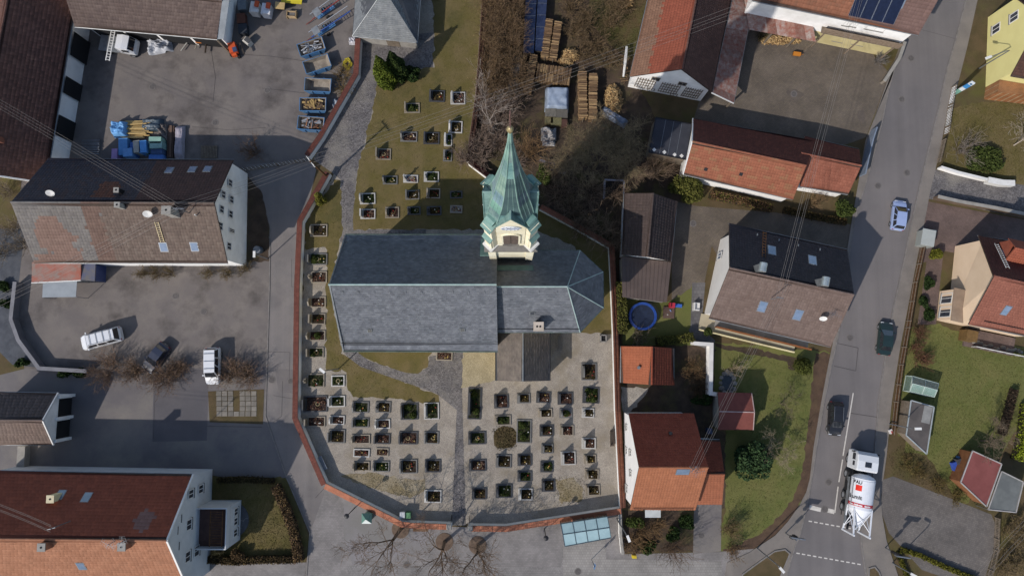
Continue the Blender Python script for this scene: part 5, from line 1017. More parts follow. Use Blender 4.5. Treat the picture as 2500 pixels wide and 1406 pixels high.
def bare_tree(label, px, py, h, col, seed, lvl=4, r=.16, lean=(0, 0), ang=.7, upw=.1, name='bare_tree', group='bare trees', trunk=.3, kids=(2, 3), fine=.012):
    rnd = random.Random(seed); b0 = P(px, py); root = thing(name, label, 'tree', b0, group); d = Vector((lean[0], lean[1], 1)).normalized(); top = b0+d*h*trunk
    segmesh('trunk', [(b0, b0+d*h*trunk*.5, r*1.15, r), (b0+d*h*trunk*.5, top, r, r*.85)], root, col, 8, .05); segs = []
    for k in range(4):
        t = 2*math.pi*(k+rnd.random()*.6)/4; e = (d+Vector((math.cos(t), math.sin(t), .2))*ang).normalized(); branch(segs, top, e, h*.36, r*.55, lvl, rnd, upw, .16, kids, ang*.8, fine)
    segmesh('branches', segs, root, col, 3, .25); return root
def twig_bush(label, px, py, rad, h, col, seed, stems=26, name='bare_shrub', group='bare shrubs', leaf=None, nleaf=0, fine=.012, lvl=2):
    rnd = random.Random(seed); b0 = P(px, py); root = thing(name, label, 'shrub', b0, group); segs = []
    for k in range(stems):
        t = rnd.random()*2*math.pi; o = rad*.3*math.sqrt(rnd.random()); p = b0+Vector((math.cos(t)*o, math.sin(t)*o, 0)); e = Vector((math.cos(t)*rad*.8*rnd.random(), math.sin(t)*rad*.8*rnd.random(), h*rnd.uniform(.5, .9))).normalized()
        branch(segs, p, e, math.hypot(h, rad)*rnd.uniform(.4, .62), .03, lvl, rnd, .06, .14, (1, 2), .5, fine)
    segmesh('stems', segs, root, col, 3, .3)
    if leaf:
        P1 = np.array([list(s[1]) for s in segs]); nleaf = int(nleaf*1.3); i = NR.integers(len(P1), size=nleaf); o = leaves('dry_leaves', P1[i]+NR.normal(scale=.16, size=(nleaf, 3)), .065, leaf, root); o['kind'] = 'stuff'
    return root
def shrub(label, px, py, rx, ry, h, cols, n, name='evergreen_shrub', group='evergreen shrubs', size=.16, lumps=9, z0=0.0, rz=0.0, cat='shrub', seed=1):
    rnd = np.random.default_rng(seed); b0 = P(px, py); root = thing(name, label, cat, b0, group)
    ang = rnd.uniform(0, 2*np.pi, lumps); rr = np.sqrt(rnd.uniform(0, 1, lumps))*.6; L = np.stack([np.cos(ang)*rr*rx, np.sin(ang)*rr*ry, rnd.uniform(.3, .72, lumps)*h], 1); lr = rnd.uniform(.32, .52, lumps)
    i = rnd.integers(lumps, size=n); v = rnd.normal(size=(n, 3)); v /= np.linalg.norm(v, axis=1, keepdims=True); v *= (rnd.uniform(.55, 1, (n, 1)))**.5
    pt = L[i]+v*np.stack([lr[i]*rx, lr[i]*ry, lr[i]*h*.8], 1); pt[:, 2] = np.clip(pt[:, 2], .05, None); c, s = math.cos(rz), math.sin(rz); pt = np.stack([pt[:, 0]*c-pt[:, 1]*s, pt[:, 0]*s+pt[:, 1]*c, pt[:, 2]+z0], 1)+np.array(b0)
    o = leaves('foliage', pt, size, cols, root); segmesh('stem', [(b0, b0+Vector((0, 0, h*.5+z0)), .06, .03)]+[(b0+Vector((0, 0, .2)), Vector(tuple(L[k]))+b0, .03, .015) for k in range(lumps)], root, K('4a3a2c'), 4); return root
def hedge(label, px, h, wd, cols, per, mat=None, size=.12, name='hedge', twig=None, core=None):
    path = [P(*p) for p in px]; root = thing(name, label, 'hedge', path[len(path)//2], 'hedges'); pts = []
    for i in range(len(path)-1):
        a, c_ = np.array(path[i]), np.array(path[i+1]); L = np.linalg.norm(c_-a); n = int(per*L); t = NR.random((n, 1)); d = (c_-a)/L; nr_ = np.array([-d[1], d[0], 0]); w = NR.uniform(-1, 1, (n, 1))*wd/2; z = h*NR.random((n, 1))**.45
        w *= 1-.25*(z/h); pts.append(a+(c_-a)*t+nr_*w+np.array([0, 0, 1])*z+NR.normal(scale=.05, size=(n, 3)))
    b = MB(); strip(b, path, wd*.33, -wd*.33, 0, h*.8); b.build('core', core or M('hedge_core', K('2c2619'), K('221d14'), 3, .95), root)
    leaves('foliage', np.concatenate(pts), size, cols, root); return root
GRN_D = (K('2c3d1c'), K('35471f'), K('243318')); GRN_O = (K('5a5a28'), K('4d5022'), K('686632')); GRN_M = (K('424d22'), K('39441e'), K('4e582a')); BRN = (K('6b5138'), K('5b452f'), K('7a6045'))
TW1, TW2, TW3 = K('6a5546', 1), K('857261', 1), K('5c4a36', 1)
# conifers by the mortuary
def columnar(label, px, py, rad, h, cols, n, seed):
    rnd = np.random.default_rng(seed); b0 = P(px, py); root = thing('columnar_conifer', label, 'tree', b0, 'columnar conifers'); z = rnd.uniform(.02, 1, n); prof = rad*np.clip(np.sin(np.pi*np.clip(.12+.88*z, 0, 1)**.75)*1.05, 0.06, 1)
    t = rnd.uniform(0, 2*np.pi, n); k = 1+.12*np.sin(5*t+9*z); r = prof*k*rnd.uniform(.72, 1.03, n); pt = np.stack([np.cos(t)*r, np.sin(t)*r, z*h], 1)+np.array(b0)
    leaves('crown', pt, .2, cols, root, aspect=1.3); segmesh('trunk', [(b0, b0+Vector((0, 0, h*.9)), .16, .03)], root, K('4a3a2c'), 6); return root
columnar('tall columnar conifer, sunlit olive green, below the mortuary roof', 951, 207, 1.15, 8.6, (K('56611f'), K('4a571b'), K('636e28')), 7000, 3)
columnar('darker columnar conifer standing right behind the sunlit one', 978, 190, 1.1, 7.8, (K('2c3a1a'), K('35431d')), 5500, 4)  # shade put into the foliage colours of this one
shrub('wide dark evergreen bush in the shade of the two columnar conifers', 1005, 186, 1.4, 1.1, 2.0, GRN_D, 2200, seed=5)
shrub('golden olive conifer bush inside the lane wall', 792, 492, .9, .9, 2.6, (K('6d6a2a'), K('5c5a22'), K('7a7634')), 2600, lumps=6, seed=6)
# plaza trees in round planting discs
for (px, py, lab, sd, ln, h) in ((978, 1291, 'leftmost bare street tree in a round soil disc on the plaza', 11, (-.2, -.25), 8.5), (1085, 1322, 'middle bare street tree in a round soil disc on the plaza', 12, (0, -.12), 8.0), (1166, 1330, 'bare street tree nearest the gate pillar in a round soil disc', 13, (.05, -.1), 7.5)):
    p = P(px, py); b = MB(); b.lathe([(1.05, 0), (1.05, .05), (.9, .06)], (p.x, p.y, .018), 24); b.build('planting_disc', M('disc_soil', K('6b5a4c'), K('5c4c40'), 2, .95, .4, 20), kind='structure')
    bare_tree(lab, px, py, h, K('6a594a', 1), sd, 4, .2, ln, .75, .05, group='street trees on the plaza', fine=.012)
# trees north-east of the church
bare_tree('pale-barked bare birch between the northern graves and the tower', 1204, 318, 8.5, K('9a8e84', 1), 21, 3, .11, (-.15, .2), .6, .14, fine=.011)
bare_tree('big spreading bare tree in the dark garden below the woodpiles', 1450, 412, 8.0, K('74664f', 1), 22, 5, .2, (.1, .1), .95, 0.0, kids=(2, 4), fine=.012)
twig_bush('pale brown bare shrub beside the dark brown garage', 1458, 565, 2.3, 4.0, K('7d6a58', 1), 23, 30)
twig_bush('tawny bare shrub right of the spire tip', 1290, 375, 1.8, 4.5, K('80664a', 1), 24, 34)
shrub('dark green yew bush right of the tower', 1325, 430, 1.2, 1.5, 3.0, GRN_M, 3000, seed=7)
shrub('large olive evergreen bush at the corner of the long garage', 1672, 470, 2.5, 1.9, 3.2, GRN_O, 6500, lumps=14, seed=8)
lbl = ['upper', 'second', 'third', 'fourth', 'fifth', 'sixth', 'seventh', 'eighth', 'ninth', 'tenth', 'eleventh', 'lowest']
i = 0
for j, y in enumerate((0, 42, 84, 126, 168, 210)):
    for k, x in enumerate((1208, 1250)):
        twig_bush(f'{lbl[j] if j < 5 else "lowest"} brown leafy thicket bush, {"left" if k == 0 else "right"} of its pair, between graves and woodpiles', x+R.uniform(-8, 8), y+R.uniform(-8, 8), 1.9, 3.2, K('75604c', 1), 40+i, 44, 'thicket_bush', 'brown thicket north of the church', (K('6f5a3f'), K('5d4a33'), K('7d684c')), 2600); i += 1
for j, (x, y) in enumerate(((1190, 262), (1225, 290), (1185, 345), (1228, 355), (1170, 385), (1250, 262), (1130, 388), (1255, 400))):
    twig_bush(('grey-brown bare bush in the scrub left of the spire, '+['topmost', 'second', 'third', 'fourth', 'fifth', 'sixth', 'westernmost', 'nearest the tower'][j]), x, y, 1.7, 2.6, K('857468', 1), 60+j, 40, 'scrub_bush', 'scrub left of the spire', (K('6a594c'), K('57483d')), 500)
for j, (x, y) in enumerate(((1395, 25), (1430, 60), (1400, 85), (1450, 110), (1490, 60), (1425, 130), (1480, 150), (1510, 20))):
    twig_bush('tangled brown undergrowth bush above the woodpiles, '+['topmost', 'second', 'third', 'fourth', 'rightmost', 'lowest left', 'lowest right', 'at the log heap'][j], x, y, 1.7, 1.7, K('75624c', 1), 80+j, 40, 'undergrowth_bush', 'undergrowth above the woodpiles', (K('58482f'), K('4a4128'), K('6b5a3d')), 700)
for j, (x, y, r_) in enumerate(((1360, 480, 1.6), (1400, 520, 1.5), (1440, 470, 1.6), (1490, 590, 1.2), (1350, 420, 1.3), (1500, 470, 1.2), (1420, 560, 1.1), (1545, 420, 1.4), (1600, 415, 1.4))):
    twig_bush('dark bare garden shrub in the shade behind the choir, '+['left of centre', 'at the wall', 'in the middle', 'by the carport', 'below the bench boards', 'at the garage gable', 'nearest the wall corner', 'below the big tree', 'below the felt-roofed shed'][j], x, y, r_+.6, 2.2, K('7a6858', 1), 100+j, 44, 'garden_shrub', 'garden shrubs in the church shade', (K('43382a'), K('3a3226')), 500)
# gardens to the east
hedge('olive hedge between the churchyard wall and the trampoline', [(1512, 690), (1514, 740), (1516, 815)], 1.9, 1.5, GRN_O, 520)
hedge('olive hedge below the trampoline lawn', [(1600, 832), (1650, 830), (1688, 822)], 1.5, 1.3, GRN_O, 480)
twig_bush('bare grey shrub left of the hedge below the trampoline', 1555, 832, 1.3, 1.8, K('7b6e5e', 1), 120, 24)
hedge('dry brown hedge along the south wall of the long garage', [(1730, 478), (1800, 492), (1880, 512)], 1.2, 1.2, BRN+GRN_O[:1], 420)
hedge('dark clipped hedge along the courtyard below the orange garages', [(1910, 515), (1980, 530), (2060, 545)], 1.0, .9, (K('4d4023'), K('3f3a20'), K('5c4a30')), 420)
shrub('dark green bush at the road end of the clipped courtyard hedge', 2048, 512, 1.5, 1.2, 1.9, GRN_M, 2600, seed=9)
twig_bush('tangled bare climber at the joint of the two orange garages', 1985, 495, 1.3, 1.6, K('80694f', 1), 121, 22)
shrub('round clipped dark green topiary ball below the road house', 1950, 893, 1.25, 1.1, 2.3, (K('4a5022'), K('3d451d'), K('565a28')), 5200, 'topiary_ball', 'topiary', .1, 16, seed=10)
shrub('small leafy bush at the corner of the white house terrace', 1722, 812, .55, .7, 1.5, GRN_M, 1000, lumps=5, seed=11)
twig_bush('pale bare shrub on the lawn edge beside the white garden wall', 1790, 905, 1.2, 1.6, K('9a8a70', 1), 122, 20)
bare_tree('slender grey bare tree in the lawn below the red shed', 1872, 1092, 4.6, K('8a7d68', 1), 25, 4, .07, (.1, .1), .9, 0.0, fine=.009)
bare_tree('small dark bare tree above the red garden shed', 1905, 985, 3.6, K('6b604e', 1), 26, 3, .06, (0, 0), .9, 0.0, fine=.009)
shrub('broad dark green spruce beside the orange annex', 1822, 1118, 2.4, 2.3, 4.6, (K('2b3d24'), K('34482a'), K('3f5433')), 8000, 'spruce', 'garden conifers', .2, 16, cat='tree', seed=12)
twig_bush('brown twiggy hedge bush at the lower end of the big lawn', 1783, 1335, 1.2, 1.5, K('6b5a45', 1), 123, 22, leaf=BRN, nleaf=500)
shrub('dark evergreen mound by the white garden wall', 1705, 972, 1.6, .9, 1.3, GRN_D, 2200, seed=13)
twig_bush('dry brown bush between the orange shed and the white wall', 1690, 905, 1.5, 1.0, K('6a573f', 1), 124, 24, leaf=BRN, nleaf=900)
twig_bush('dark brown bush above the evergreen mound by the white wall', 1700, 945, 1.2, 1.2, K('54432f', 1), 125, 20, leaf=(K('43352a'), K('514234')), nleaf=600)
for j, (x, y, lab, c) in enumerate(((1548, 1275, 'leafy green bush in the front garden nearest the orange house corner', GRN_M), (1575, 1330, 'green bush at the pavement edge of the front garden', GRN_D), (1672, 1270, 'dark green bush by the drive of the orange house', GRN_D), (1640, 1300, 'low dark green bush in the middle of the front garden', GRN_D))):
    shrub(lab, x, y, 1.2, 1.0, 1.3, c, 1600, seed=20+j)
for j, (x, y, lab) in enumerate(((1560, 1300, 'brown bare bush in the front garden beside the low white wall'), (1545, 1325, 'tawny bare bush by the yellow post box'), (1600, 1285, 'bare shrub under the orange house eaves'))): twig_bush(lab, x, y, 1.2, 1.6, K('7d6549', 1), 130+j, 26, leaf=BRN, nleaf=300)
twig_bush('tall vase-shaped bare shrub overhanging the plaza edge', 1640, 1338, 2.2, 3.6, K('5c4a3a', 1), 135, 30)
twig_bush('rounded brown hedge bush right of the house drive', 1775, 1285, 1.3, 2.2, K('7a6850', 1), 136, 28, leaf=(K('6e6038'), K('5d5230')), nleaf=900)
# right-hand gardens
twig_bush('grey bare shrub behind the upper right picket fence', 2345, 365, 2.0, 2.2, K('857a70', 1), 140, 34)
shrub('low dark green juniper beside the grey bare shrub', 2398, 392, 2.6, 2.0, 1.3, GRN_M, 4500, lumps=14, seed=30)
bare_tree('pale bare sapling leaning over the upper right lawn', 2475, 355, 4.5, K('a3978a', 1), 27, 3, .07, (.1, .2), .9, 0.0, fine=.01)
shrub('clipped yellow-green ball bush by the grey bin shelter', 2277, 622, .85, .85, 1.3, (K('6a6a22'), K('5c5e20'), K('77752c')), 2600, 'topiary_ball', 'topiary', .09, 12, seed=31)
for j, (x, y) in enumerate(((2262, 690), (2252, 735), (2262, 765))): shrub(['upper', 'middle', 'lower'][j]+' dark green shrub between the picket fence and the beige house', x, y, .7, 1.0, .9, GRN_D, 1100, seed=32+j)
for j, (x, y) in enumerate(((2238, 815), (2230, 855), (2250, 880))): twig_bush(['upper', 'middle', 'lower'][j]+' reddish-brown bare shrub on the lawn edge by the picket fence', x, y, 1.1, 1.1, K('6d5240', 1), 150+j, 24, leaf=(K('6b4a38'), K('5a3e30')), nleaf=500)
bare_tree('wide bare fruit tree above the red-roofed garden shed', 2395, 1075, 4.2, K('6f6252', 1), 28, 4, .1, (.1, .1), 1.1, -.02, fine=.011)
hedge('bright yellow-green hedge at the right edge', [(2496, 985), (2488, 1060), (2472, 1120)], 1.3, 1.0, (K('7f8a22'), K('6e7a1e'), K('8c962c')), 420)
hedge('dark hedge row left of the yellow-green hedge', [(2470, 950), (2455, 1010), (2440, 1060)], .8, 1.0, (K('4b3d30'), K('3d3228')), 360)
hedge('clipped box hedge edging the bottom right garden', [(2196, 1338), (2240, 1352), (2300, 1380), (2380, 1412)], .6, .6, (K('5f5c1f'), K('4f4e1a'), K('6c6a28')), 420)
hedge('box hedge running down beside the bottom right pavement', [(2190, 1345), (2200, 1380), (2215, 1412)], .6, .5, (K('5f5c1f'), K('4f4e1a')), 420)
for j, (x, y) in enumerate(((2455, 1290), (2480, 1320), (2470, 1360), (2440, 1385), (2495, 1280))): twig_bush('tangled brown bush at the right edge of the lower courtyard, '+['uppermost left', 'second', 'third', 'lowest', 'at the very edge'][j], x, y, 1.6, 1.6, K('7d6c55', 1), 160+j, 26, leaf=(K('7a6a45'), K('6b5c3d')), nleaf=900)
for j, (x, y) in enumerate(((2210, 1130), (2240, 1150), (2290, 1180), (2330, 1215))): twig_bush('low dry bush on the verge above the lower courtyard, '+['first', 'second', 'third', 'fourth'][j]+' from the road', x, y, 1.0, .5, K('6b5a3d', 1), 170+j, 18, leaf=(K('6b6030'), K('5a4d30')), nleaf=500)
# western gardens
for j, (x, y, r_) in enumerate(((268, 900, 2.0), (330, 905, 1.4), (405, 925, 1.9), (440, 900, 1.2), (565, 905, 1.6), (610, 920, 1.5))):
    twig_bush('brown leafless hedge bush along the parking yard, '+['leftmost and largest', 'second from left', 'in front of the black car', 'right of the black car', 'by the small white van', 'rightmost at the kerb'][j], x, y, r_*1.15, 1.4, K('7d685a', 1), 180+j, 60, 'hedge_bush', 'bushes along the parking yard', (K('6f5a42'), K('7d6449'), K('5f4c38')), 1100)
for j, (x, y) in enumerate(((350, 668), (385, 668), (420, 668), (510, 668), (555, 668), (600, 660))): twig_bush('dry climbing shrub under the south wall of the patchwork-roofed house, '+lbl[j].replace('upper', 'first')+' from left', x, y, .9, 1.0, K('6b5a47', 1), 190+j, 18, 'wall_shrub', 'shrubs under the south wall', (K('6a5b40'), K('55502c')), 400)
twig_bush('brown bare shrub in the shaded corner of the builder\'s yard', 622, 372, 1.5, 2.0, K('6b5546', 1), 200, 26, leaf=BRN, nleaf=400)
for j, (x, y) in enumerate(((20, 470), (40, 560), (10, 620), (60, 600))): twig_bush('bare shrub in the garden left of the patchwork-roofed house, '+['top', 'second', 'third', 'nearest the wall'][j], x, y, 1.6, 2.2, K('6f6456', 1), 205+j, 24)
for j, (x, y) in enumerate(((22, 740), (15, 700), (60, 885), (160, 908), (200, 912))): shrub('small dark evergreen in the left garden strip, '+['by the paving', 'uppermost', 'at the wall bend', 'below the wall', 'rightmost below the wall'][j], x, y, 1.0, .7, .9, GRN_D, 900, seed=50+j)
hedge('clipped brown beech hedge along the lane bend', [(678, 1182), (700, 1230), (722, 1290), (736, 1365)], 1.3, 1.3, (K('6b5540'), K('5a4632'), K('75603f')), 620)
hedge('low clipped brown hedge along the front walk', [(512, 1362), (580, 1366), (640, 1362), (725, 1362)], .9, 1.0, (K('54442f'), K('483a28'), K('5f5030')), 460)
hedge('dark hedge at the upper edge of the lower left garden', [(535, 1170), (600, 1168), (672, 1172)], .8, .8, (K('4a4028'), K('3d3520')), 420)
shrub('rounded brown clipped bush beside the lower left house', 583, 1352, 1.1, .9, 1.3, (K('66523a'), K('57452f')), 2400, 'clipped_bush', 'clipped bushes', .1, 12, seed=60)
twig_bush('tawny grass clump beside the lower left house wall', 540, 1345, .8, 1.0, K('9a8458', 1), 210, 22)
# grass blades over the lawns
def grass(name, px, n, cols, z=.012, size=.06):
    poly = np.array([list(P(*p))[:2] for p in px]); lo, hi = poly.min(0), poly.max(0); q = NR.uniform(lo, hi, (n*2, 2)); ins = np.zeros(len(q), bool); k = len(poly)
    for i in range(k):
        a, b = poly[i], poly[(i+1) % k]; c = (a[1] > q[:, 1]) != (b[1] > q[:, 1]); ins ^= c & (q[:, 0] < (b[0]-a[0])*(q[:, 1]-a[1])/(b[1]-a[1]+1e-12)+a[0])
    q = q[ins]; q = q[:int(len(q)*.55)]+NR.normal(scale=.13, size=(int(len(q)*.55), 2)); c = np.concatenate([q, NR.uniform(z, z+.025, (len(q), 1))], 1); o = leaves(name, c, size, cols, None, None, .88); props(o, None, None, None, 'stuff'); return o
GC = (K('635a30'), K('70623e'), K('7c724d'), K('59562a'), K('696336')); LC = (K('666a36'), K('757244'), K('5c6230'), K('807a4a'))
grass('grass', [(1060, -40), (1180, -40), (1163, 240), (1150, 410), (1320, 515), (1480, 605), (1490, 810), (1420, 808), (1405, 600), (1300, 560), (865, 560), (872, 420), (905, 290), (930, 195), (1060, 170)], 26000, GC)
grass('grass', [(745, 545), (818, 440), (833, 440), (835, 560), (805, 700), (835, 860), (950, 915), (1070, 965), (990, 974), (860, 966), (846, 905), (800, 905), (800, 600), (748, 610)], 9000, GC, .024)
grass('grass', [(1750, 850), (1985, 900), (1975, 1000), (1955, 1150), (1930, 1216), (1868, 1292), (1775, 1330), (1770, 1050), (1840, 960)], 12000, LC); grass('grass', [(2222, 800), (2285, 795), (2410, 842), (2500, 860), (2500, 930), (2460, 1080), (2350, 1235), (2262, 1112), (2195, 1095), (2205, 900)], 22000, LC)
grass('grass', [(2330, 262), (2400, 250), (2500, 250), (2500, 445), (2300, 415)], 9000, GC); grass('grass', [(510, 1178), (672, 1180), (728, 1350), (520, 1350)], 9000, GC, .016); grass('grass', [(1400, -20), (1590, -20), (1545, 150), (1440, 140)], 8000, (K('5a4a30'), K('4c4526'), K('6a583a')))
grass('grass', [(2165, 1110), (2215, 1080), (2340, 1190), (2420, 1245), (2300, 1205), (2180, 1158)], 7000, (K('5c5230'), K('6b5c3c'), K('4d4a28')), .02)
grass('grass', [(1204, 1050), (1225, 1038), (1255, 1044), (1264, 1068), (1255, 1096), (1215, 1097)], 1500, (K('5c5036'), K('6b5d40'), K('4d4a2a')), .016, .09); grass('grass', [(830, 1160), (900, 1152), (960, 1165), (1040, 1170), (1040, 1195), (1000, 1215), (900, 1190)], 1500, (K('7c6f4c'), K('8a7d5c')), .012, .07); grass('grass', [(1350, 1165), (1425, 1160), (1430, 1225), (1360, 1230)], 900, (K('7c6f4c'), K('8a7d5c')), .012, .07)
# ------------------------------------------------------------ graves
FC = {'w': ('white-framed', K('bdbab4', .72)), 'b': ('beige-framed', K('968b7a', .7)), 'g': ('grey-framed', K('74726e', .7)), 'd': ('dark-framed', K('444446', .7))}
BED = {'s': (K('2e231b'), (K('4a3b26'), K('3c3a1c'), K('6a5a38'))), 'r': (K('2e211c'), (K('5c3a30'), K('6f5244'), K('8a7462'))), 'g': (K('2a2a17'), GRN_M+GRN_D), 'p': (K('9c9a98'), (K('8a4a38'), K('5b6a86'), K('b0a080')))}
STN = M('polished_stone', (1, 1, 1), (.85, .85, .85), 3, .45, tint=True, spec=.5)
def grave(label, x0, y0, x1, y1, fc='g', bed='s', hs=1, bush=0, oval=False):
    a, c_ = P(x0, y1), P(x1, y0); cx, cy = (a.x+c_.x)/2, (a.y+c_.y)/2; w, d = c_.x-a.x, c_.y-a.y; root = thing('grave', label, 'grave', (cx, cy, 0), 'graves in the churchyard')
    kc = R.uniform(.88, 1.1); col = tuple(x*kc for x in FC[fc][1]); t, h = .13, .16; b = MB(); x_ = .12 if hs else 0
    for bx in (((cx, a.y+t/2), (w, t)), ((cx, c_.y-t/2), (w, t)), ((a.x+t/2, cy), (t, d-2*t)), ((c_.x-t/2, cy), (t, d-2*t))): b.box((bx[0][0], bx[0][1], h/2), (bx[1][0], bx[1][1], h), 0, col)
    b.build('kerb_frame', STN, root); sc, pc = BED[bed]
    MB().box((cx, cy, .06), (w-2*t-.01, d-2*t-.01, .1), 0, sc).build('bed', MATT, root)
    if hs:
        hh = R.uniform(1.0, 1.45); L = d*R.uniform(.62, .8); kind = R.choice('rarpc') if not oval else 'o'; xx = a.x+.24; b = MB()
        kd = R.uniform(.8, 1.05); dk = tuple(x*kd for x in col)
        if kind == 'c':
            b.box((xx, cy, h+.25), (.2, L*.5, .5), 0, dk); b.box((xx, cy, h+hh*.75), (.12, .14, hh*.9), 0, dk); b.box((xx, cy, h+hh*.85), (.12, .55, .14), 0, dk)
        else:
            n = 9; pr = [(-L/2, 0), (L/2, 0)]
            if kind == 'r': pr += [(L/2, hh), (-L/2, hh)]
            elif kind == 'p': pr += [(L/2, hh*.8), (0, hh*1.05), (-L/2, hh*.8)]
            elif kind == 'o': pr = [(math.cos(2*math.pi*k/16)*L*.5, hh*.55+math.sin(2*math.pi*k/16)*hh*.5) for k in range(16)]
            else: pr += [(L/2*math.cos(math.pi*k/n), hh*.75+hh*.28*math.sin(math.pi*k/n)) for k in range(n+1)]
            m = len(pr); vs = [(xx+s*.085, cy+y, h*.4+z) for s in (1, -1) for y, z in pr]; b.add(vs, [tuple(range(m)), tuple(range(2*m-1, m-1, -1))]+[(i, i+m, (i+1) % m+m, (i+1) % m) for i in range(m)], dk)
        o = b.build('headstone', STN, root); MB().box((xx, cy, h*.75), (.34, L+.14, h*1.5-.02), 0, tuple(x*.9 for x in dk)).build('plinth', STN, root)
        MB().box((xx+.0885, cy, h+hh*.5), (.004, L*.55, hh*.3), 0, tuple(x*.6 for x in dk)).build('inscription_panel', STN, o)
    n = R.randint(5, 10); cs = []
    for k in range(n):
        px_, py_ = R.uniform(a.x+.55 if hs else a.x+.3, c_.x-.25), R.uniform(a.y+.25, c_.y-.25); r_ = R.uniform(.1, .22); v = NR.normal(size=(45, 3)); v /= np.linalg.norm(v, axis=1, keepdims=True); v[:, 2] = np.abs(v[:, 2]); cs.append(np.array([px_, py_, .1])+v*r_)
    ft = NR.uniform(0, 1, (160, 3))*np.array([w-2*t-.15, d-2*t-.15, .07])+np.array([a.x+t+.07, a.y+t+.07, .1]); cs.append(ft)
    o = leaves('planting', np.concatenate(cs), .1, pc, root); o['kind'] = 'stuff'
    for k in range(R.randint(1, 3)):
        px_, py_ = R.uniform(cx, c_.x-.3), R.uniform(a.y+.3, c_.y-.3); cl = R.choice([K('8c2c22'), K('c8c3b8'), K('b8a060'), K('d5d2cc')]); b = MB(); b.lathe([(.07, .1), (.08, .3), (.05, .34), (.02, .38)], (px_, py_, 0), 8, cl); b.build('grave_lantern', PAINT, root)
    if R.random() < .45:
        b = MB(); q = (R.uniform(cx-.1, cx+.35), cy); n = 12; b.tube([(q[0]+.22*math.cos(2*math.pi*k/n), q[1]+.22*math.sin(2*math.pi*k/n), .17) for k in range(n+1)], .06, 5, R.choice([K('7a6a4a'), K('5b4a30'), K('8c8060')]), cap=False); b.build('wreath', MATT, root)
    for k in range(bush):
        q = (R.uniform(a.x+.3, c_.x-.3), cy+(k-(bush-1)/2)*(d*.5)); v = NR.normal(size=(500, 3)); v /= np.linalg.norm(v, axis=1, keepdims=True); v[:, 2] = np.abs(v[:, 2])*1.3; o = leaves('grave_bush', np.array([q[0], q[1], .15])+v*.42*NR.uniform(.7, 1, (500, 1)), .1, GRN_M, root)
    root.rotation_euler = (0, 0, R.uniform(-.035, .035)); return root
OD = ['first', 'second', 'third', 'fourth', 'fifth', 'sixth', 'seventh', 'eighth', 'ninth', 'tenth', 'eleventh']
def rowset(rows, fmt):
    for i, g_ in enumerate(rows): grave(f"{FC[g_[4]][0]} grave, "+fmt.format(OD[i]), *g_)
rowset([(880, 511, 917, 535, 'w', 'r'), (941, 506, 975, 533, 'b', 'r'), (995, 505, 1027, 525, 'd', 'g'), (1042, 504, 1078, 526, 'd'), (1099, 502, 1129, 521, 'b', 'p', 0)], '{} from the left in the row just north of the nave')
rowset([(879, 472, 917, 499, 'w', 'g'), (990, 465, 1024, 488, 'g', 's'), (1041, 461, 1075, 485, 'b', 's'), (1099, 467, 1129, 485, 'd', 'g', 0)], '{} from the left in the second row north of the nave')
rowset([(935, 430, 971, 451, 'g', 'g'), (985, 428, 1021, 447, 'w', 'p'), (1035, 420, 1072, 445, 'w', 'g')], '{} from the left in the third row north of the nave')
grave('beige-framed grave with a tall rough stone, standing alone beside the cobbled path', 918, 364, 955, 391, 'b', 'r')
grave('narrow grey-framed grave beside the scrub, below the third row of northern graves', 1082, 367, 1104, 395, 'g', 'g')
rowset([(978, 323, 1019, 347, 'g', 'r'), (1034, 324, 1073, 353, 'd', 's'), (1084, 328, 1104, 358, 'w', 'g')], '{} from the left in the row under the power lines')
grave('white-framed grave with pale kerb just below the power lines by the wall', 1095, 297, 1129, 326, 'w', 's')
grave('beige-framed grave with a leafy bush, below the columnar conifers', 987, 253, 1025, 277, 'b', 'g', 1, 1)
grave('dark-framed grave at the top of the northern lawn', 1048, 222, 1086, 250, 'd', 's'); grave('white-framed grave at the top right of the northern lawn', 1100, 226, 1136, 256, 'w', 'r')
rowset([(758, 548, 800, 578, 'b', 's'), (752, 619, 800, 647, 'g', 'g', 1, 1), (755, 663, 799, 691, 'b', 'r'), (754, 725, 796, 751, 'b', 'r'), (755, 765, 795, 792, 'b', 's'), (751, 807, 795, 832, 'b', 'r', 1, 1), (749, 848, 791, 873, 'b', 'g'), (745, 912, 793, 945, 'b', 'g'), (741, 966, 800, 1005, 'd', 'r'), (746, 1016, 795, 1041, 'b', 'r')], '{} from the top along the west wall')
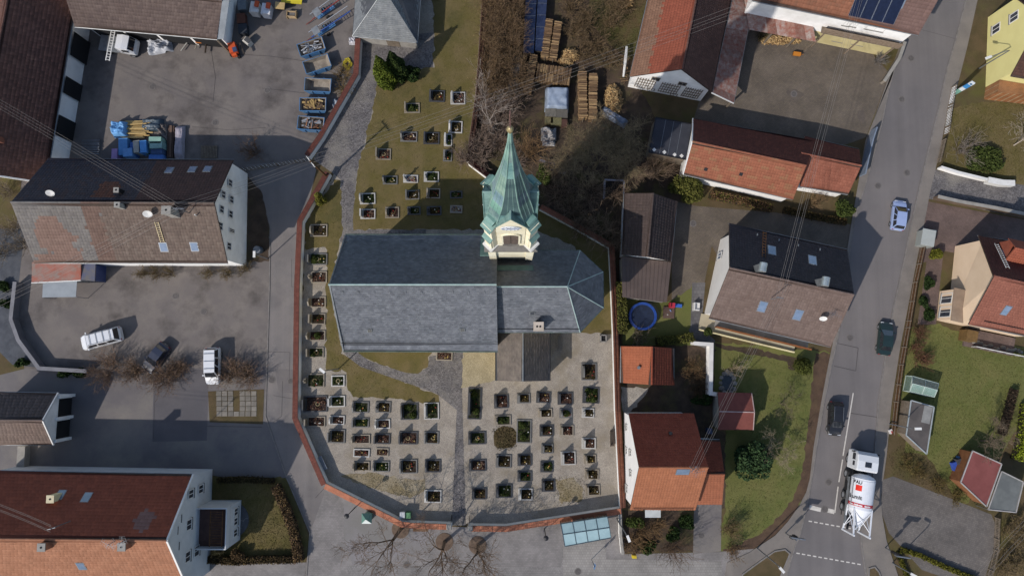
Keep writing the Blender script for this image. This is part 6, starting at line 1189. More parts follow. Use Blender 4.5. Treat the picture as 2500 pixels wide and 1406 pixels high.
cols = [('fifth column west', [(809, 916, 842, 943, 'w', 'g', 0), (803, 966, 843, 993, 'w', 'g'), (805, 1014, 842, 1036, 'w', 'r'), (802, 1048, 843, 1081, 'g', 's')]),
 ('fourth column west', [(860, 980, 901, 1007, 'g', 'g'), (860, 1020, 901, 1043, 'g', 'g'), (858, 1060, 904, 1083, 'b', 'r'), (863, 1095, 903, 1115, 'w', 'r', 0), (863, 1126, 903, 1149, 'b', 's')]),
 ('third column west', [(917, 980, 954, 1007, 'g', 's'), (916, 1023, 953, 1046, 'w', 'r'), (914, 1058, 953, 1083, 'd', 'r'), (918, 1093, 949, 1113, 'b', 'r', 0), (910, 1125, 951, 1151, 'g', 'g')]),
 ('second column west', [(978, 984, 1021, 1024, 'd', 'g', 1, 2), (974, 1053, 1020, 1084, 'd', 'r'), (975, 1121, 1019, 1155, 'g', 's')]),
 ('first column west', [(1035, 982, 1072, 1023, 'w', 'g'), (1035, 1053, 1071, 1083, 'g', 's'), (1037, 1121, 1076, 1152, 'd', 's'), (1036, 1195, 1078, 1226, 'w', 's')]),
 ('first column east', [(1142, 946, 1175, 1023, 'd', 'g', 1, 2), (1143, 1053, 1186, 1084, 'd', 'g'), (1145, 1121, 1187, 1149, 'd', 'r'), (1152, 1190, 1188, 1218, 'd', 's')]),
 ('second column east', [(1206, 962, 1241, 996, 'd', 'r'), (1207, 1013, 1247, 1038, 'b', 'g', 1, 1), (1210, 1109, 1248, 1141, 'g', 's'), (1210, 1181, 1250, 1214, 'd', 'g')]),
 ('third column east', [(1262, 960, 1294, 984, 'g', 's'), (1261, 1024, 1297, 1081, 'g', 'g', 0, 2), (1263, 1108, 1298, 1136, 'd', 's'), (1263, 1149, 1298, 1175, 'd', 'g'), (1265, 1191, 1300, 1220, 'w', 's')]),
 ('fourth column east', [(1309, 956, 1344, 983, 'd', 'r'), (1314, 997, 1348, 1019, 'b', 's'), (1317, 1037, 1351, 1064, 'd', 's'), (1321, 1083, 1350, 1106, 'g', 's'), (1319, 1125, 1350, 1152, 'd', 'g'), (1322, 1169, 1354, 1199, 'd', 's')]),
 ('fifth column east', [(1361, 957, 1398, 987, 'd', 'r'), (1365, 997, 1396, 1020, 'g', 'p', 1, 1), (1366, 1037, 1400, 1063, 'b', 'r'), (1369, 1101, 1405, 1134, 'w', 'r')]),
 ('sixth column east', [(1419, 886, 1456, 928, 'g', 's'), (1422, 945, 1462, 984, 'd', 'g', 1, 2), (1420, 996, 1450, 1019, 'w', 's'), (1420, 1068, 1454, 1095, 'w', 'r'), (1425, 1109, 1455, 1131, 'b', 's'), (1427, 1144, 1461, 1170, 'b', 's'), (1429, 1182, 1464, 1209, 'b', 's')])]
for cn, gs in cols:
    for i, g_ in enumerate(gs): grave(f"{FC[g_[4]][0]} grave, {OD[i]} from the top, {cn} of the cobbled walk", *g_, oval=(cn == 'second column east' and i == 3))
grave('flower bed grave against the south wall of the nave', 1065, 858, 1105, 880, 'b', 'r', 0)
# ------------------------------------------------------------ vehicles
CARP = M('car_paint', (1, 1, 1), (.97, .97, .97), 1, .28, tint=True, spec=.6)
TYRE = M('tyre', (.02, .02, .021), (.03, .03, .03), 6, .9)
RIM = M('rim', K('a5a7aa'), K('8d9094'), 3, .4, metal=.5)
LAMP = M('lamp_lens', K('c9ccd0'), K('bcbfc4'), 3, .15, spec=.7)
REDL = M('tail_lens', K('9c1f1a'), K('8a1915'), 3, .2, spec=.6)
CGL = M('car_glass', (.012, .014, .018), (.018, .02, .024), 1, .05, spec=.8)
def wheel(parent, x, y, r=.31, w=.2, s=1):
    n = 18; b = MB(); vs = [(x+math.cos(2*math.pi*k/n)*q, y+yy, r+math.sin(2*math.pi*k/n)*q) for q, yy in ((r*.62, s*w/2), (r*.93, s*w/2), (r, s*w*.35), (r, -s*w*.35), (r*.93, -s*w/2), (r*.62, -s*w/2)) for k in range(n)]
    b.add(vs, [(i*n+k, i*n+(k+1) % n, (i+1)*n+(k+1) % n, (i+1)*n+k) for i in range(5) for k in range(n)]); o = b.build('wheel', TYRE, parent)
    b = MB(); b.tube([(x, y-s*w*.42, r), (x, y+s*w*.44, r)], r*.62, 14); b.build('rim', RIM, o); return o
def loft(b, st, tint):                   # st: x, half width, z low, z top, crown half width
    n = 8; vs = []
    for x, w, z0, z1, wc in st: vs += [(x, -w*.9, z0), (x, -w, z0+(z1-z0)*.35), (x, -w*.985, z0+(z1-z0)*.72), (x, -wc, z1), (x, wc, z1), (x, w*.985, z0+(z1-z0)*.72), (x, w, z0+(z1-z0)*.35), (x, w*.9, z0)]
    m = len(st); b.add(vs, [(i*n+k, i*n+(k+1) % n, (i+1)*n+(k+1) % n, (i+1)*n+k) for i in range(m-1) for k in range(n)]+[tuple(range(n-1, -1, -1)), tuple(range((m-1)*n, m*n))], tint)
def car(name, label, cat, px, py, ang, col, L=4.2, Wd=1.75, Hh=1.45, belt=.92, hood=1.05, tail=.35, ws=.75, rs=.35, bars=0, rail=False):
    """hood: bonnet length, tail: boot length behind the glass, ws/rs: run of windscreen and rear glass"""
    root = thing(name, label, cat); h = Wd/2; f = L/2; b = MB(); zf = belt*.82
    loft(b, [(-f, h*.8, .32, belt*.8, h*.62), (-f+.12, h*.95, .24, belt*.97, h*.8), (-f+.6, h, .2, belt, h*.88), (0, h, .2, belt, h*.9), (f-hood-.1, h, .2, belt, h*.88), (f-hood*.55, h*.99, .2, zf+.06, h*.82), (f-.22, h*.93, .24, zf-.06, h*.74), (f, h*.7, .34, zf-.22, h*.5)], col); body = b.build('body', CARP, root, smooth=False)
    xa, xd = -f+tail, f-hood; xb, xc = xa+rs, xd-ws; t, r_ = h*.9, h*.7
    def cab(k, z): return None
    base = [(xa, -t, belt-.02), (xd, -t, belt-.02), (xd, t, belt-.02), (xa, t, belt-.02)]; roof = [(xb, -r_, Hh), (xc, -r_, Hh), (xc, r_, Hh), (xb, r_, Hh)]
    mid = [((xb+xc)/2, -r_*1.02, Hh+.035), ((xb+xc)/2, r_*1.02, Hh+.035)]
    b = MB(); b.add(base+roof+mid, [(0, 1, 5, 8, 4), (1, 2, 6, 5), (2, 3, 7, 9, 6), (3, 0, 4, 7), (4, 8, 9, 7), (8, 5, 6, 9)], col); b.build('cabin', CARP, root)
    def panel(nm, q, sh, out):
        q = [Vector(p) for p in q]; c = sum(q, Vector())/4; q = [c+(p-c)*sh+Vector(out)*.012 for p in q]; b = MB(); b.add(q, [(0, 1, 2, 3)]); b.build(nm, CGL, root)
    panel('windscreen', [base[1], base[2], roof[2], roof[1]], .9, (1, 0, 1)); panel('rear_window', [base[3], base[0], roof[0], roof[3]], .86, (-1, 0, .6))
    for s, (i0, i1) in ((-1, (0, 1)), (1, (3, 2))):
        A, B_, C_, D_ = (Vector(base[i0]), Vector(base[i1]), Vector(roof[i1]), Vector(roof[i0])); A.z = B_.z = belt+.03
        for a, c in ((.03, .33), (.36, .64), (.67, .97)): panel('side_window', [A.lerp(B_, a), A.lerp(B_, c), D_.lerp(C_, c), D_.lerp(C_, a)], .93, (0, s, .35))
        MB().box((xd-.25, s*(h+.06), belt+.06), (.14, .2, .13), 0, col).build('wing_mirror', CARP, root)
        MB().box((f-.17, s*h*.62, zf-.17), (.16, .34, .13)).build('headlight', LAMP, root); MB().box((-f+.06, s*h*.7, belt*.78), (.1, .24, .16)).build('tail_light', REDL, root)
        for x in (-f*.62, f*.64): wheel(root, x, s*(h-.1), .31, .2, s)
        if rail: MB().bar((xb+.1, s*r_*.9, Hh+.08), (xc-.1, s*r_*.9, Hh+.08), .04, .04).build('roof_rail', GREYM, root)
    for i in range(bars): x = xb+(xc-xb)*(i+.5)/bars; MB().box((x, 0, Hh+.09), (.05, r_*2.0, .04)).build('roof_bar', GREYM, root)
    MB().box((f-.02, 0, .45), (.03, .5, .12)).build('number_plate', FRAME, root); MB().box((-f+.02, 0, .5), (.05, .5, .12)).build('number_plate', FRAME, root)
    p = P(px, py, .8); root.location = (p.x, p.y, .012); root.rotation_euler = (0, 0, math.radians(ang)); return root
W_ = K('d5d6d8')
car('van', 'white passenger van parked at an angle in the left yard', 'van', 247, 826, -165, W_, 4.9, 1.9, 1.95, 1.15, .75, .1, .55, .25, 4, True)
car('parked_car', 'black hatchback parked nose down between the brown bushes', 'car', 379, 873, -126, (.014, .018, .035), 3.9, 1.7, 1.42)
car('van', 'small white van with roof bars parked nose down behind the brown hedge', 'van', 519, 893, -88, W_, 4.4, 1.8, 1.85, 1.1, .85, .1, .6, .2, 3)
car('moving_car', 'silver-blue small hatchback driving up the main road', 'car', 2196, 525, 81, K('93a3c8'), 3.75, 1.66, 1.48, .92, .85, .15, .75, .3)
car('moving_car', 'dark green saloon at the right-hand edge of the main road', 'car', 2163, 826, 82, K('20302f'), 4.05, 1.68, 1.4, .9, 1.0, .55, .75, .5)
car('moving_car', 'black estate car driving down beside the white centre line', 'car', 2041, 1022, -95, (.012, .012, .014), 4.05, 1.7, 1.45, .92, 1.0, .12, .75, .35, 0, True)
# silo lorry
root = thing('silo_truck', 'white four-axle lorry carrying a mortar silo with red band', 'truck'); TW = K('d2d4d6')
b = MB(); b.box((-.6, -.42, .95), (8.2, .14, .28)); b.box((-.6, .42, .95), (8.2, .14, .28)); [b.box((x, 0, .95), (.14, .9, .2)) for x in (-4.2, -2.8, -1.2, .4, 2.0, 3.4)]; b.build('chassis', BLKM, root)
for x in (3.4, 1.65, -.85, -2.25):
    for s in (-1, 1): wheel(root, x, s*1.06, .52, .34, s)
b = MB(); n_ = 12; prof = [(2.45, .55), (4.62, .55), (4.72, 1.5), (4.62, 2.5), (4.3, 3.02), (3.6, 3.16), (2.6, 3.14), (2.42, 2.95)]
for s0, s1, k in ((-1.22, 1.22, 1),):
    vs = [(x, s*w, z) for s, w in ((-1, 1.12), (-1, 1.24), (1, 1.24), (1, 1.12)) for x, z in [((p[0]-3.55)*(1 if w > 1.2 else .93)+3.55, (p[1]-1.8)*(1 if w > 1.2 else .95)+1.8) for p in prof]]
    vs = []
    for y, k in ((-1.24, .9), (-1.14, 1), (1.14, 1), (1.24, .9)): vs += [((x-3.55)*k+3.55, y, (z-1.8)*k+1.8) for x, z in prof]
    m = len(prof); b.add(vs, [(i*m+k, i*m+(k+1) % m, (i+1)*m+(k+1) % m, (i+1)*m+k) for i in range(3) for k in range(m)]+[tuple(range(m-1, -1, -1)), tuple(range(3*m, 4*m))], TW)
cab = b.build('cab', CARP, root)
MB().box((3.25, 0, 3.17), (.6, .75, .03)).build('roof_hatch', CGL, root)
MB().fbox((4.70, 0, 2.0), (0, 1, 0), (-.1, 0, 1), (1, 0, .1), 2.1, .85, .02).build('windscreen', CGL, root)
for s in (-1, 1):
    MB().box((3.95, s*1.25, 2.15), (.75, .02, .7)).build('side_window', CGL, root); MB().box((3.15, s*1.25, 2.2), (.5, .02, .5)).build('side_window', CGL, root)
    MB().box((4.5, s*1.42, 2.2), (.12, .22, .5)).build('wing_mirror', BLKM, root); MB().box((4.6, s*.95, .85), (.12, .4, .2)).build('headlight', LAMP, root)
    b = MB(); b.bar((2.0, s*1.15, .55), (-3.2, s*1.15, .55), .06, .1); b.bar((.9, s*1.1, 1.0), (-.2, s*1.1, 1.0), .3, .5); b.build('side_guard', BLKM, root)
    b = MB(); b.bar((1.4, s*1.12, 1.2), (-4.0, s*1.0, 1.3), .2, .22); b.build('carrier_rail', ZINC, root)
ax, ar = 2.45, 1.28                       # silo axis height and radius
def silo_ring(b, prof, tint, n=36):
    vs, fs = [], []
    for x, r in prof: vs += [(x, r*math.sin(2*math.pi*k/n), ax+r*math.cos(2*math.pi*k/n)) for k in range(n)]
    for i in range(len(prof)-1): fs += [(i*n+k, (i+1)*n+k, (i+1)*n+(k+1) % n, i*n+(k+1) % n) for k in range(n)]
    fs += [tuple(range(n)), tuple(range(len(prof)*n-1, (len(prof)-1)*n-1, -1))]; b.add(vs, fs, tint)
SW = M('silo_white', K('d9dbdf'), K('cfd1d6'), 1.5, .4, tint=True)
b = MB(); silo_ring(b, [(2.05, .5), (1.85, 1.05), (1.6, ar), (-1.9, ar), (-3.6, .35), (-3.9, .3)], (1, 1, 1)); silo = b.build('silo', SW, root, smooth=False)
b = MB(); silo_ring(b, [(1.42, ar+.02), (1.34, ar+.02)], (.85, .87, .9)); b.build('silo_rim', SW, silo)
REDB = M('red_band', K('b5303a'), K('a82a34'), 3, .45)
b = MB(); silo_ring(b, [(-1.2, ar+.012), (-1.55, ar+.012)], None); b.build('red_band', REDB, silo)
b = MB(); b.fbox((0, 0, 0), (1, 0, 0), (0, 1, 0), (0, 0, 1), .1, .1, .1)
def curved(nm, x0, x1, t0, t1, mat, r=ar+.014, n=6):
    b = MB(); vs = [(x, r*math.sin(-t), ax+r*math.cos(t)) for x in (x0, x1) for t in [t0+(t1-t0)*k/n for k in range(n+1)]]; b.add(vs, [(k, k+1, n+2+k, n+1+k) for k in range(n)]); return b.build(nm, mat, silo)
curved('red_square', .85, .2, -1.05, -.5, M('logo_red', K('d8301c'), K('cc2a18'), 3, .45))
def lettering(txt, x, t, size, mat, nm='lettering'):
    cu = bpy.data.curves.new(nm, 'FONT'); cu.body = txt; cu.size = size; cu.extrude = 0; cu.offset = .018; cu.align_x = 'LEFT'; to = bpy.data.objects.new(nm, cu); COL.objects.link(to); dg = bpy.context.evaluated_depsgraph_get(); me = bpy.data.meshes.new_from_object(to.evaluated_get(dg)); bpy.data.objects.remove(to)
    r = ar+.022
    for v in me.vertices:                # wrap the flat letters round the cylinder
        a_, b_ = v.co.x, v.co.y; th = t+a_/r; v.co = (x+b_, r*math.sin(-th), ax+r*math.cos(th))
    me.materials.append(mat); o = bpy.data.objects.new(nm, me); COL.objects.link(o); o.parent = silo; return o
LT = M('letter_black', (.03, .03, .035), rough=.5); LW = M('letter_white', K('e2e2e2'), rough=.5)
lettering('BAU', .98, -1.3, .52, LT); lettering('Baumit', -.75, -1.75, .62, LT); lettering('Putze - Edelputze    Estriche', -1.46, -1.5, .22, LW)
lg = [(-1.75, 1.02, ax+.75), (-1.75, 1.02, ax-.85), (-1.75, -1.02, ax-.85), (-1.75, -1.02, ax+.75)]; ft = [(-4.75, .92, 3.55), (-4.75, .92, .95), (-4.75, -.92, .95), (-4.75, -.92, 3.55)]
for a, c in zip(lg, ft): MB().bar(a, c, .14, .14).build('silo_leg', SW, silo)
for i, j in ((0, 1), (1, 0), (3, 2), (2, 3), (0, 3), (3, 0), (1, 2), (2, 1)):
    a, c = Vector(lg[i]).lerp(Vector(ft[i]), .1), Vector(lg[j]).lerp(Vector(ft[j]), .85); MB().tube([a, c], .045, 6).build('brace', SW, silo)
for s in (-1, 1): MB().bar((-4.82, s*.92, .75), (-4.82, s*.92, 3.75), .18, .16).build('foot_bar', SW, silo)
b = MB(); b.tube([(-3.7, 0, ax), (-4.3, 0, ax-.3)], .16, 8); b.build('outlet', ZINC, silo)
b = MB(); b.tube([(1.5, 1.3, ax+.35), (-1.4, 1.3, ax+.35)], .05, 6); b.build('filling_pipe', ZINC, silo)
ang = math.radians(80.5); fw = vec(math.cos(ang), math.sin(ang), 0); rt = vec(fw.y, -fw.x, 0); wp = P(2072, 1119, .5); wp.z = .012; root.location = wp+rt*1.06-fw*3.4; root.rotation_euler = (0, 0, ang)
# lorry under the long barn
root = thing('flatbed_truck', 'white lorry with ladder-like loading rail half under the barn eaves', 'truck'); b = MB()
loft(b, [(-1.0, .95, .5, 2.2, .85), (-.2, 1.0, .45, 2.3, .9), (.5, 1.0, .45, 2.2, .85), (.95, .95, .5, 1.35, .75), (1.05, .85, .6, 1.1, .6)], W_); b.build('cab', CARP, root)
MB().fbox((.74, 0, 1.85), (0, 1, 0), (-.45, 0, .9), (.9, 0, .45), 1.6, .75, .02).build('windscreen', CGL, root)
for s in (-1, 1): MB().box((.1, s*1.0, 1.75), (.8, .03, .55)).build('side_window', CGL, root); wheel(root, .4, s*.9, .38, .24, s); wheel(root, -2.6, s*.9, .38, .24, s)
MB().box((-2.4, 0, .95), (2.6, 2.0, .15)).build('flatbed', ZINC, root)
b = MB(); [b.bar((-1.25, y0, 2.3), (-1.25, y1, 2.3), .1, .1) for y0, y1 in ((-2.6, 1.6),)]; b.bar((-1.7, -2.6, 2.3), (-1.7, 1.6, 2.3), .1, .1); [b.bar((-1.7, y, 2.3), (-1.25, y, 2.3), .06, .06) for y in np.arange(-2.5, 1.6, .35)]; b.build('ladder_rail', FRAME, root)
b = MB(); b.tube([(-1.5, 0, .9), (-1.5, 0, 2.3)], .08, 6); b.build('rail_post', ZINC, root)
p = P(313, 112, 1.2); root.location = (p.x, p.y, .01); root.rotation_euler = (0, 0, math.radians(-8))
# ------------------------------------------------------------ builder's yard
BLU = M('skip_blue', K('3f6a96'), K('4a7298'), 1.2, .6, .1, 8, K('5f6f78'), .6)
SKI = M('skip_inside', K('8d8478'), K('736b62'), 1.5, .85, .1, 8, K('a39a8e'), .7)
def skip(label, px, py, ang, fill):
    root = thing('skip', label, 'skip', (0, 0, 0), 'open skips along the yard'); L, D, h = 1.65, .85, 1.15; lo, t = .72, .07
    def ringp(k, z, g=0): return [(-(L*k-g), -(D-g), z), (L*k-g, -(D-g), z), (L*k-g, D-g, z), (-(L*k-g), D-g, z)]
    o0, o1, i1, i0 = ringp(lo, .12), ringp(1, h), ringp(1, h, t), ringp(lo, .2, t); b = MB()
    b.add(o0+o1+i1, [(3, 2, 1, 0)]+[(k, (k+1) % 4, 4+(k+1) % 4, 4+k) for k in range(4)]+[(4+k, 4+(k+1) % 4, 8+(k+1) % 4, 8+k) for k in range(4)]); shell = b.build('shell', BLU, root)
    b = MB(); b.add(i1+i0, [(4+k, 4+(k+1) % 4, (k+1) % 4, k) for k in range(4)]+[(4, 5, 6, 7)]); b.build('lining', SKI, root)
    for x in (-.7, .7):
        for s in (-1, 1): MB().box((x, s*(D+.05), .65), (.1, .1, .9)).build('rib', BLU, shell)
    if fill:
        cols = {'metal': (K('8a8d92'), K('5f6670'), K('b0b2b5'), K('4f4a46')), 'wood': (K('c0a878'), K('a58a58'), K('8a7048'), K('5c4a3a')), 'mixed': (K('6b4a38'), K('8a8d92'), K('4a4038'), K('9a6a48'))}[fill]
        b = MB(); b.box((0, 0, .5), (L*1.6, D*1.8, .55), 0, K('4a4038'))
        for _ in range(42):
            x, y, a = R.uniform(-1.0, 1.0), R.uniform(-.5, .5), R.uniform(-.5, .5)+(math.pi/2 if R.random() < .25 else 0); b.box((x, y, R.uniform(.78, 1.1)), (R.uniform(.4, 1.1), R.uniform(.05, .25), R.uniform(.03, .12)), a, R.choice(cols))
        b.build('rubble', MATT, root)['kind'] = 'stuff'
    p = P(px, py, .7); root.location = (p.x, p.y, .01); root.rotation_euler = (0, 0, ang)
skip('blue skip full of scrap metal, topmost in the row', 762, 118, .33, 'metal'); skip('empty blue skip with rusty lining, second from the top', 776, 160, .33, None)
skip('empty pale-lined skip in the middle of the row', 778, 211, -.05, None); skip('blue skip of boards, fourth from the top', 766, 258, 0, 'wood'); skip('blue skip of mixed rubble, lowest in the row', 761, 304, -.07, 'mixed')
def ladder_lift(label, a, c_, za, zc, col):
    a, c_ = P(*a, za), P(*c_, zc); base = (a+c_)/2; root = thing('ladder_lift', label, 'ladder lift', (base.x, base.y, 0), 'ladder lifts'); d = (c_-a).normalized(); u = vec(-d.y, d.x, 0).normalized(); L = (c_-a).length
    for s in (-.36, .36): b = MB(); b.bar(a+u*s, c_+u*s, .07, .14, col if s < 0 else K('9a9da2')); b.build('rail', PAINT, root)
    for i in range(int(L/.33)): q = a+d*(.2+i*.33); MB().bar(q-u*.36, q+u*.36, .05, .05).build('rung', GREYM, root)
    q = a+d*.9; MB().fbox(q+vec(0, 0, .1), d, u, d.cross(u) if d.cross(u).z > 0 else u.cross(d), .9, 1.0, .06).build('platform', ZINC, root)
    m = a+d*L*.35; ch_ = MB(); ch_.bar(vec(m.x, m.y, .5)-d*1.2, vec(m.x, m.y, .5)+d*1.4, .5, .12); ch_.bar(vec(m.x, m.y, .5), m, .12, .12); ch_.build('trailer', BLU, root)
    for s in (-.6, .6): q = m+u*s; b = MB(); b.tube([vec(q.x, q.y, .28)-u*.08, vec(q.x, q.y, .28)+u*.08], .28, 14); b.build('wheel', TYRE, root)
    b = MB(); b.tube([vec(a.x, a.y, .45), vec(a.x, a.y, .45)-d*1.1], .05, 5); b.build('drawbar', M('drawbar_red', K('7a3a30'), K('6b3028'), 3, .7), root)
ladder_lift('blue-railed ladder lift trailer in front, above the topmost skip', (757, 86), (852, 22), 1.2, 2.2, K('33549c')); ladder_lift('red-railed ladder lift trailer behind the blue-railed one', (760, 42), (842, -18), 1.2, 2.2, K('8a3a34'))
def stack(name, label, cat, items, mat=None, group=None):
    """items: (px,py,lx,ly,h,rz,z0,col,part name)"""
    p0 = P(items[0][0], items[0][1]); root = thing(name, label, cat, p0, group)
    for (px, py, lx, ly, h, rz, z0, col, nm) in items: p = P(px, py, z0+h); b = MB(); b.box((p.x, p.y, z0+h/2), (lx, ly, h), rz, col); b.build(nm, mat or MATT, root)
    return root
def cloth(name, label, cat, px, py, lx, ly, h, col, seed, rz=0.0, rough=.12, mat=None, group=None):
    rnd = np.random.default_rng(seed); n = 18; g = np.linspace(-1, 1, n); X, Y = np.meshgrid(g, g); Z = h*np.clip(1.25-np.maximum(np.abs(X), np.abs(Y))**6*1.25, 0, 1)+rough*rnd.normal(size=X.shape)*.6*(np.maximum(np.abs(X), np.abs(Y)) < .95)
    for _ in range(5): a, ph = rnd.uniform(0, np.pi), rnd.uniform(0, 6); Z += rough*.5*np.sin((X*np.cos(a)+Y*np.sin(a))*rnd.uniform(4, 9)+ph)
    Z = np.clip(Z, .015, None); p = P(px, py, h); c, s = math.cos(rz), math.sin(rz); x, y = X*lx/2, Y*ly/2; V = np.stack([p.x+x*c-y*s, p.y+x*s+y*c, Z], -1).reshape(-1, 3); i = np.arange(n*n).reshape(n, n)
    Q = np.stack([i[:-1, :-1], i[:-1, 1:], i[1:, 1:], i[1:, :-1]], -1).reshape(-1, 4); m = mat or M('sheet_'+name+str(seed), col, tuple(k*.8 for k in col), 1.5, .45, .2, 6)
    V[:, :] -= np.array([p.x, p.y, 0]); o = np_mesh(name, V, Q, m, None, None, False); o.location = (p.x, p.y, .012); return props(o, label, cat, group)
BF = K('5a8fc4'); 
cloth('blue_wrap', 'crumpled bright blue plastic wrap on the timber pile', 'tarp', 286, 312, 1.9, 1.9, 1.3, K('6fa8de'), 5, 0, .16)
root = thing('timber_pile', 'pile of pale yellow boards in the builder\'s yard', 'timber', P(330, 318)); 
for i in range(15):
    p = P(R.uniform(318, 345), 296+i*2.9, .5); k = R.uniform(.8, 1.1); MB().box((p.x, p.y, .25+.1*(i % 4)+.1), (R.uniform(2.6, 3.6), .15, .12), R.uniform(-.06, .06), tuple(k*x for x in K('c2a46c'))).build('board', MATT, root)
stack('foam_blocks', 'stack of blue insulation blocks at the left of the material store', 'insulation', [(300, 358, 1.1, 2.1, 1.1, .05, 0, BF, 'block'), (311, 372, 1.1, 1.0, 1.6, .1, 0, K('6d9cd0'), 'block'), (325, 365, .9, 1.8, .8, 0, 0, K('3f6cae'), 'block'), (279, 376, .7, 1.3, 1.2, 0, 0, K('a58bb8'), 'block')])
stack('wrapped_bales', 'pale and blue wrapped bales standing in the middle of the material store', 'insulation', [(333, 358, .8, 1.5, 1.5, .12, 0, K('a3a39c'), 'bale'), (348, 358, .9, 1.5, 1.5, .08, 0, K('5d9ad8'), 'bale'), (362, 364, .6, 1.4, 1.0, 0, 0, K('46686e'), 'bale')])
stack('board_packs', 'stacked green and blue wrapped board packs at the right of the store', 'packs', [(378, 342, 1.5, .8, 1.5, 0, 0, K('86a99c'), 'pack'), (380, 354, 1.5, .8, 1.5, .04, 0, K('85a8a4'), 'pack'), (382, 368, 1.4, .8, 1.2, 0, 0, K('41587e'), 'pack'), (380, 382, 1.7, .8, 1.0, 0, 0, K('4f7cc0'), 'pack')])
cloth('dark_tarp', 'dark slate-blue tarpaulin behind the timber pile', 'tarp', 368, 303, 2.6, 1.6, .7, K('43525e'), 6)
cloth('foil_roll', 'long bundle wrapped in pale foil lying along the store', 'bundle', 435, 345, 1.1, 4.2, .7, K('a7a0a8'), 7, 0, .07)
stack('beam_bundle', 'bundle of dark brown beams beside the foil-wrapped bundle', 'beams', [(411, 345, .25, 4.0, .4, 0, 0, K('5d4a40'), 'beam'), (416, 345, .25, 4.0, .45, .01, 0, K('6b564a'), 'beam'), (421, 346, .25, 4.0, .35, -.01, 0, K('4d3d35'), 'beam')])
cloth('scrap_net', 'heap of grey scrap and netting between packs and beams', 'scrap', 396, 322, 1.2, 2.2, .6, K('6d6663'), 8, 0, .2)
root = thing('pallet', 'grey slatted pallet leaning in the shade right of the material store', 'pallet', P(511, 372))
for i in range(11): p = P(493+i*3.7, 372); MB().box((p.x, p.y, .16), (.12, 1.6, .05)).build('slat', WOODG, root)
for y in (360, 384): p = P(511, y); MB().box((p.x, p.y, .08), (2.0, .1, .1)).build('bearer', WOODG, root)
root = thing('pipe_rack', 'rack of grey scaffold parts at the left of the material store', 'scaffold parts', P(225, 360))
for i in range(9): p = P(225, 345+i*4); MB().bar((p.x-1.1, p.y, .3+.05*(i % 3)), (p.x+1.1, p.y+R.uniform(-.1, .1), .3+.05*(i % 3)), .08, .08).build('scaffold_bar', GREYM, root)
for (x, y, lab, c1, c2) in ((620, 18, 'left pallet of white and orange building-material sacks', K('d9d4cf'), K('c8552c')), (648, 22, 'right pallet of white sacks with an orange top pack', K('d5d5d8'), K('c8552c'))):
    stack('sack_pallet', lab, 'pallet load', [(x, y, 1.0, 1.4, 1.3, -.15, .15, c1, 'sack_block'), (x+6, y-9, .5, .7, .25, -.15, 1.45, c2, 'top_pack'), (x, y+2, 1.1, 1.5, .13, -.15, .01, K('a58a60'), 'pallet_base'), (x+2, y+8, .9, .4, .2, -.15, 1.45, c1, 'top_pack')], PAINT, 'pallets of sacks')
stack('pallet_stack', 'stack of pale empty pallets near the top of the yard', 'pallets', [(683, 14, 1.2, .85, .14, -.1, .02+i*.15, K('b59c6c') if i % 2 else K('9c8456'), 'pallet') for i in range(8)])
stack('wooden_crate', 'small wooden crate of metal parts below the empty pallets', 'crate', [(711, 28, 1.2, .08, .6, -.05, .02, K('b59c78'), 'side'), (711, 40, 1.2, .08, .6, -.05, .02, K('b59c78'), 'side'), (700, 34, .08, .9, .6, -.05, .02, K('a58c68'), 'side'), (722, 34, .08, .9, .6, -.05, .02, K('a58c68'), 'side'), (711, 34, 1.0, .8, .35, -.05, .02, K('6d6a68'), 'contents')])
stack('shuttering_board', 'yellow shuttering panel at the top edge of the yard', 'panel', [(712, 0, 2.6, .9, .12, -.1, .5, K('c2b02c'), 'panel'), (712, 1, .3, .8, .5, 0, 0, K('4a3c30'), 'block')], PAINT)
cloth('foil_heap', 'crumpled silver foil heap at the eaves of the long barn', 'foil', 385, 108, 3.0, 1.9, .8, K('b9bbc0'), 9, .2, .22)
stack('orange_trailer', 'orange trailer frame parked under the long barn eaves', 'trailer', [(500, 102, 2.4, .3, .3, -.05, .7, K('c07028'), 'beam'), (502, 112, .15, 1.8, .15, -.05, .5, K('3a3028'), 'drawbar'), (480, 108, .12, 1.4, .12, -.3, .4, K('8a8478'), 'strut'), (455, 106, .14, 2.4, .12, -.6, .4, K('a8a49c'), 'strut')])
stack('mini_digger', 'small orange digger at the corner of the long barn', 'digger', [(566, 116, .9, 1.3, .8, .3, .5, K('c0512c'), 'body'), (570, 130, .6, .7, .5, .3, .4, K('c85a30'), 'bonnet'), (572, 120, .5, .5, .3, .3, 1.3, K('3a4a6a'), 'seat'), (560, 120, .3, 1.8, .45, .3, .02, K('242424'), 'track'), (578, 124, .3, 1.8, .45, .3, .02, K('242424'), 'track'), (590, 118, .2, 1.5, .2, .4, .9, K('3c3632'), 'arm')], PAINT)
stack('white_box', 'white plastic box leaning beside the orange digger', 'box', [(602, 100, .7, .9, .9, .9, .01, K('cfc9be'), 'body'), (604, 98, .6, .8, .04, .9, .92, K('4a4a4c'), 'lid')], PAINT)
for j, (x, y, c, lab) in enumerate(((590, 12, K('6d7378'), 'grey equipment chest along the barn end, topmost'), (588, 45, K('5c3a2e'), 'rusty red equipment chest along the barn end'), (592, 70, K('34383e'), 'dark equipment chest below the rusty red one'))):
    stack('equipment_chest', lab, 'chest', [(x, y, 1.0, 1.2, .9, .1, .01, c, 'body'), (x, y, 1.06, 1.26, .06, .1, .92, tuple(k*1.2 for k in c), 'lid'), (x+7, y+2, .3, .3, .5, .4, .02, K('3a3a3c'), 'pump')])
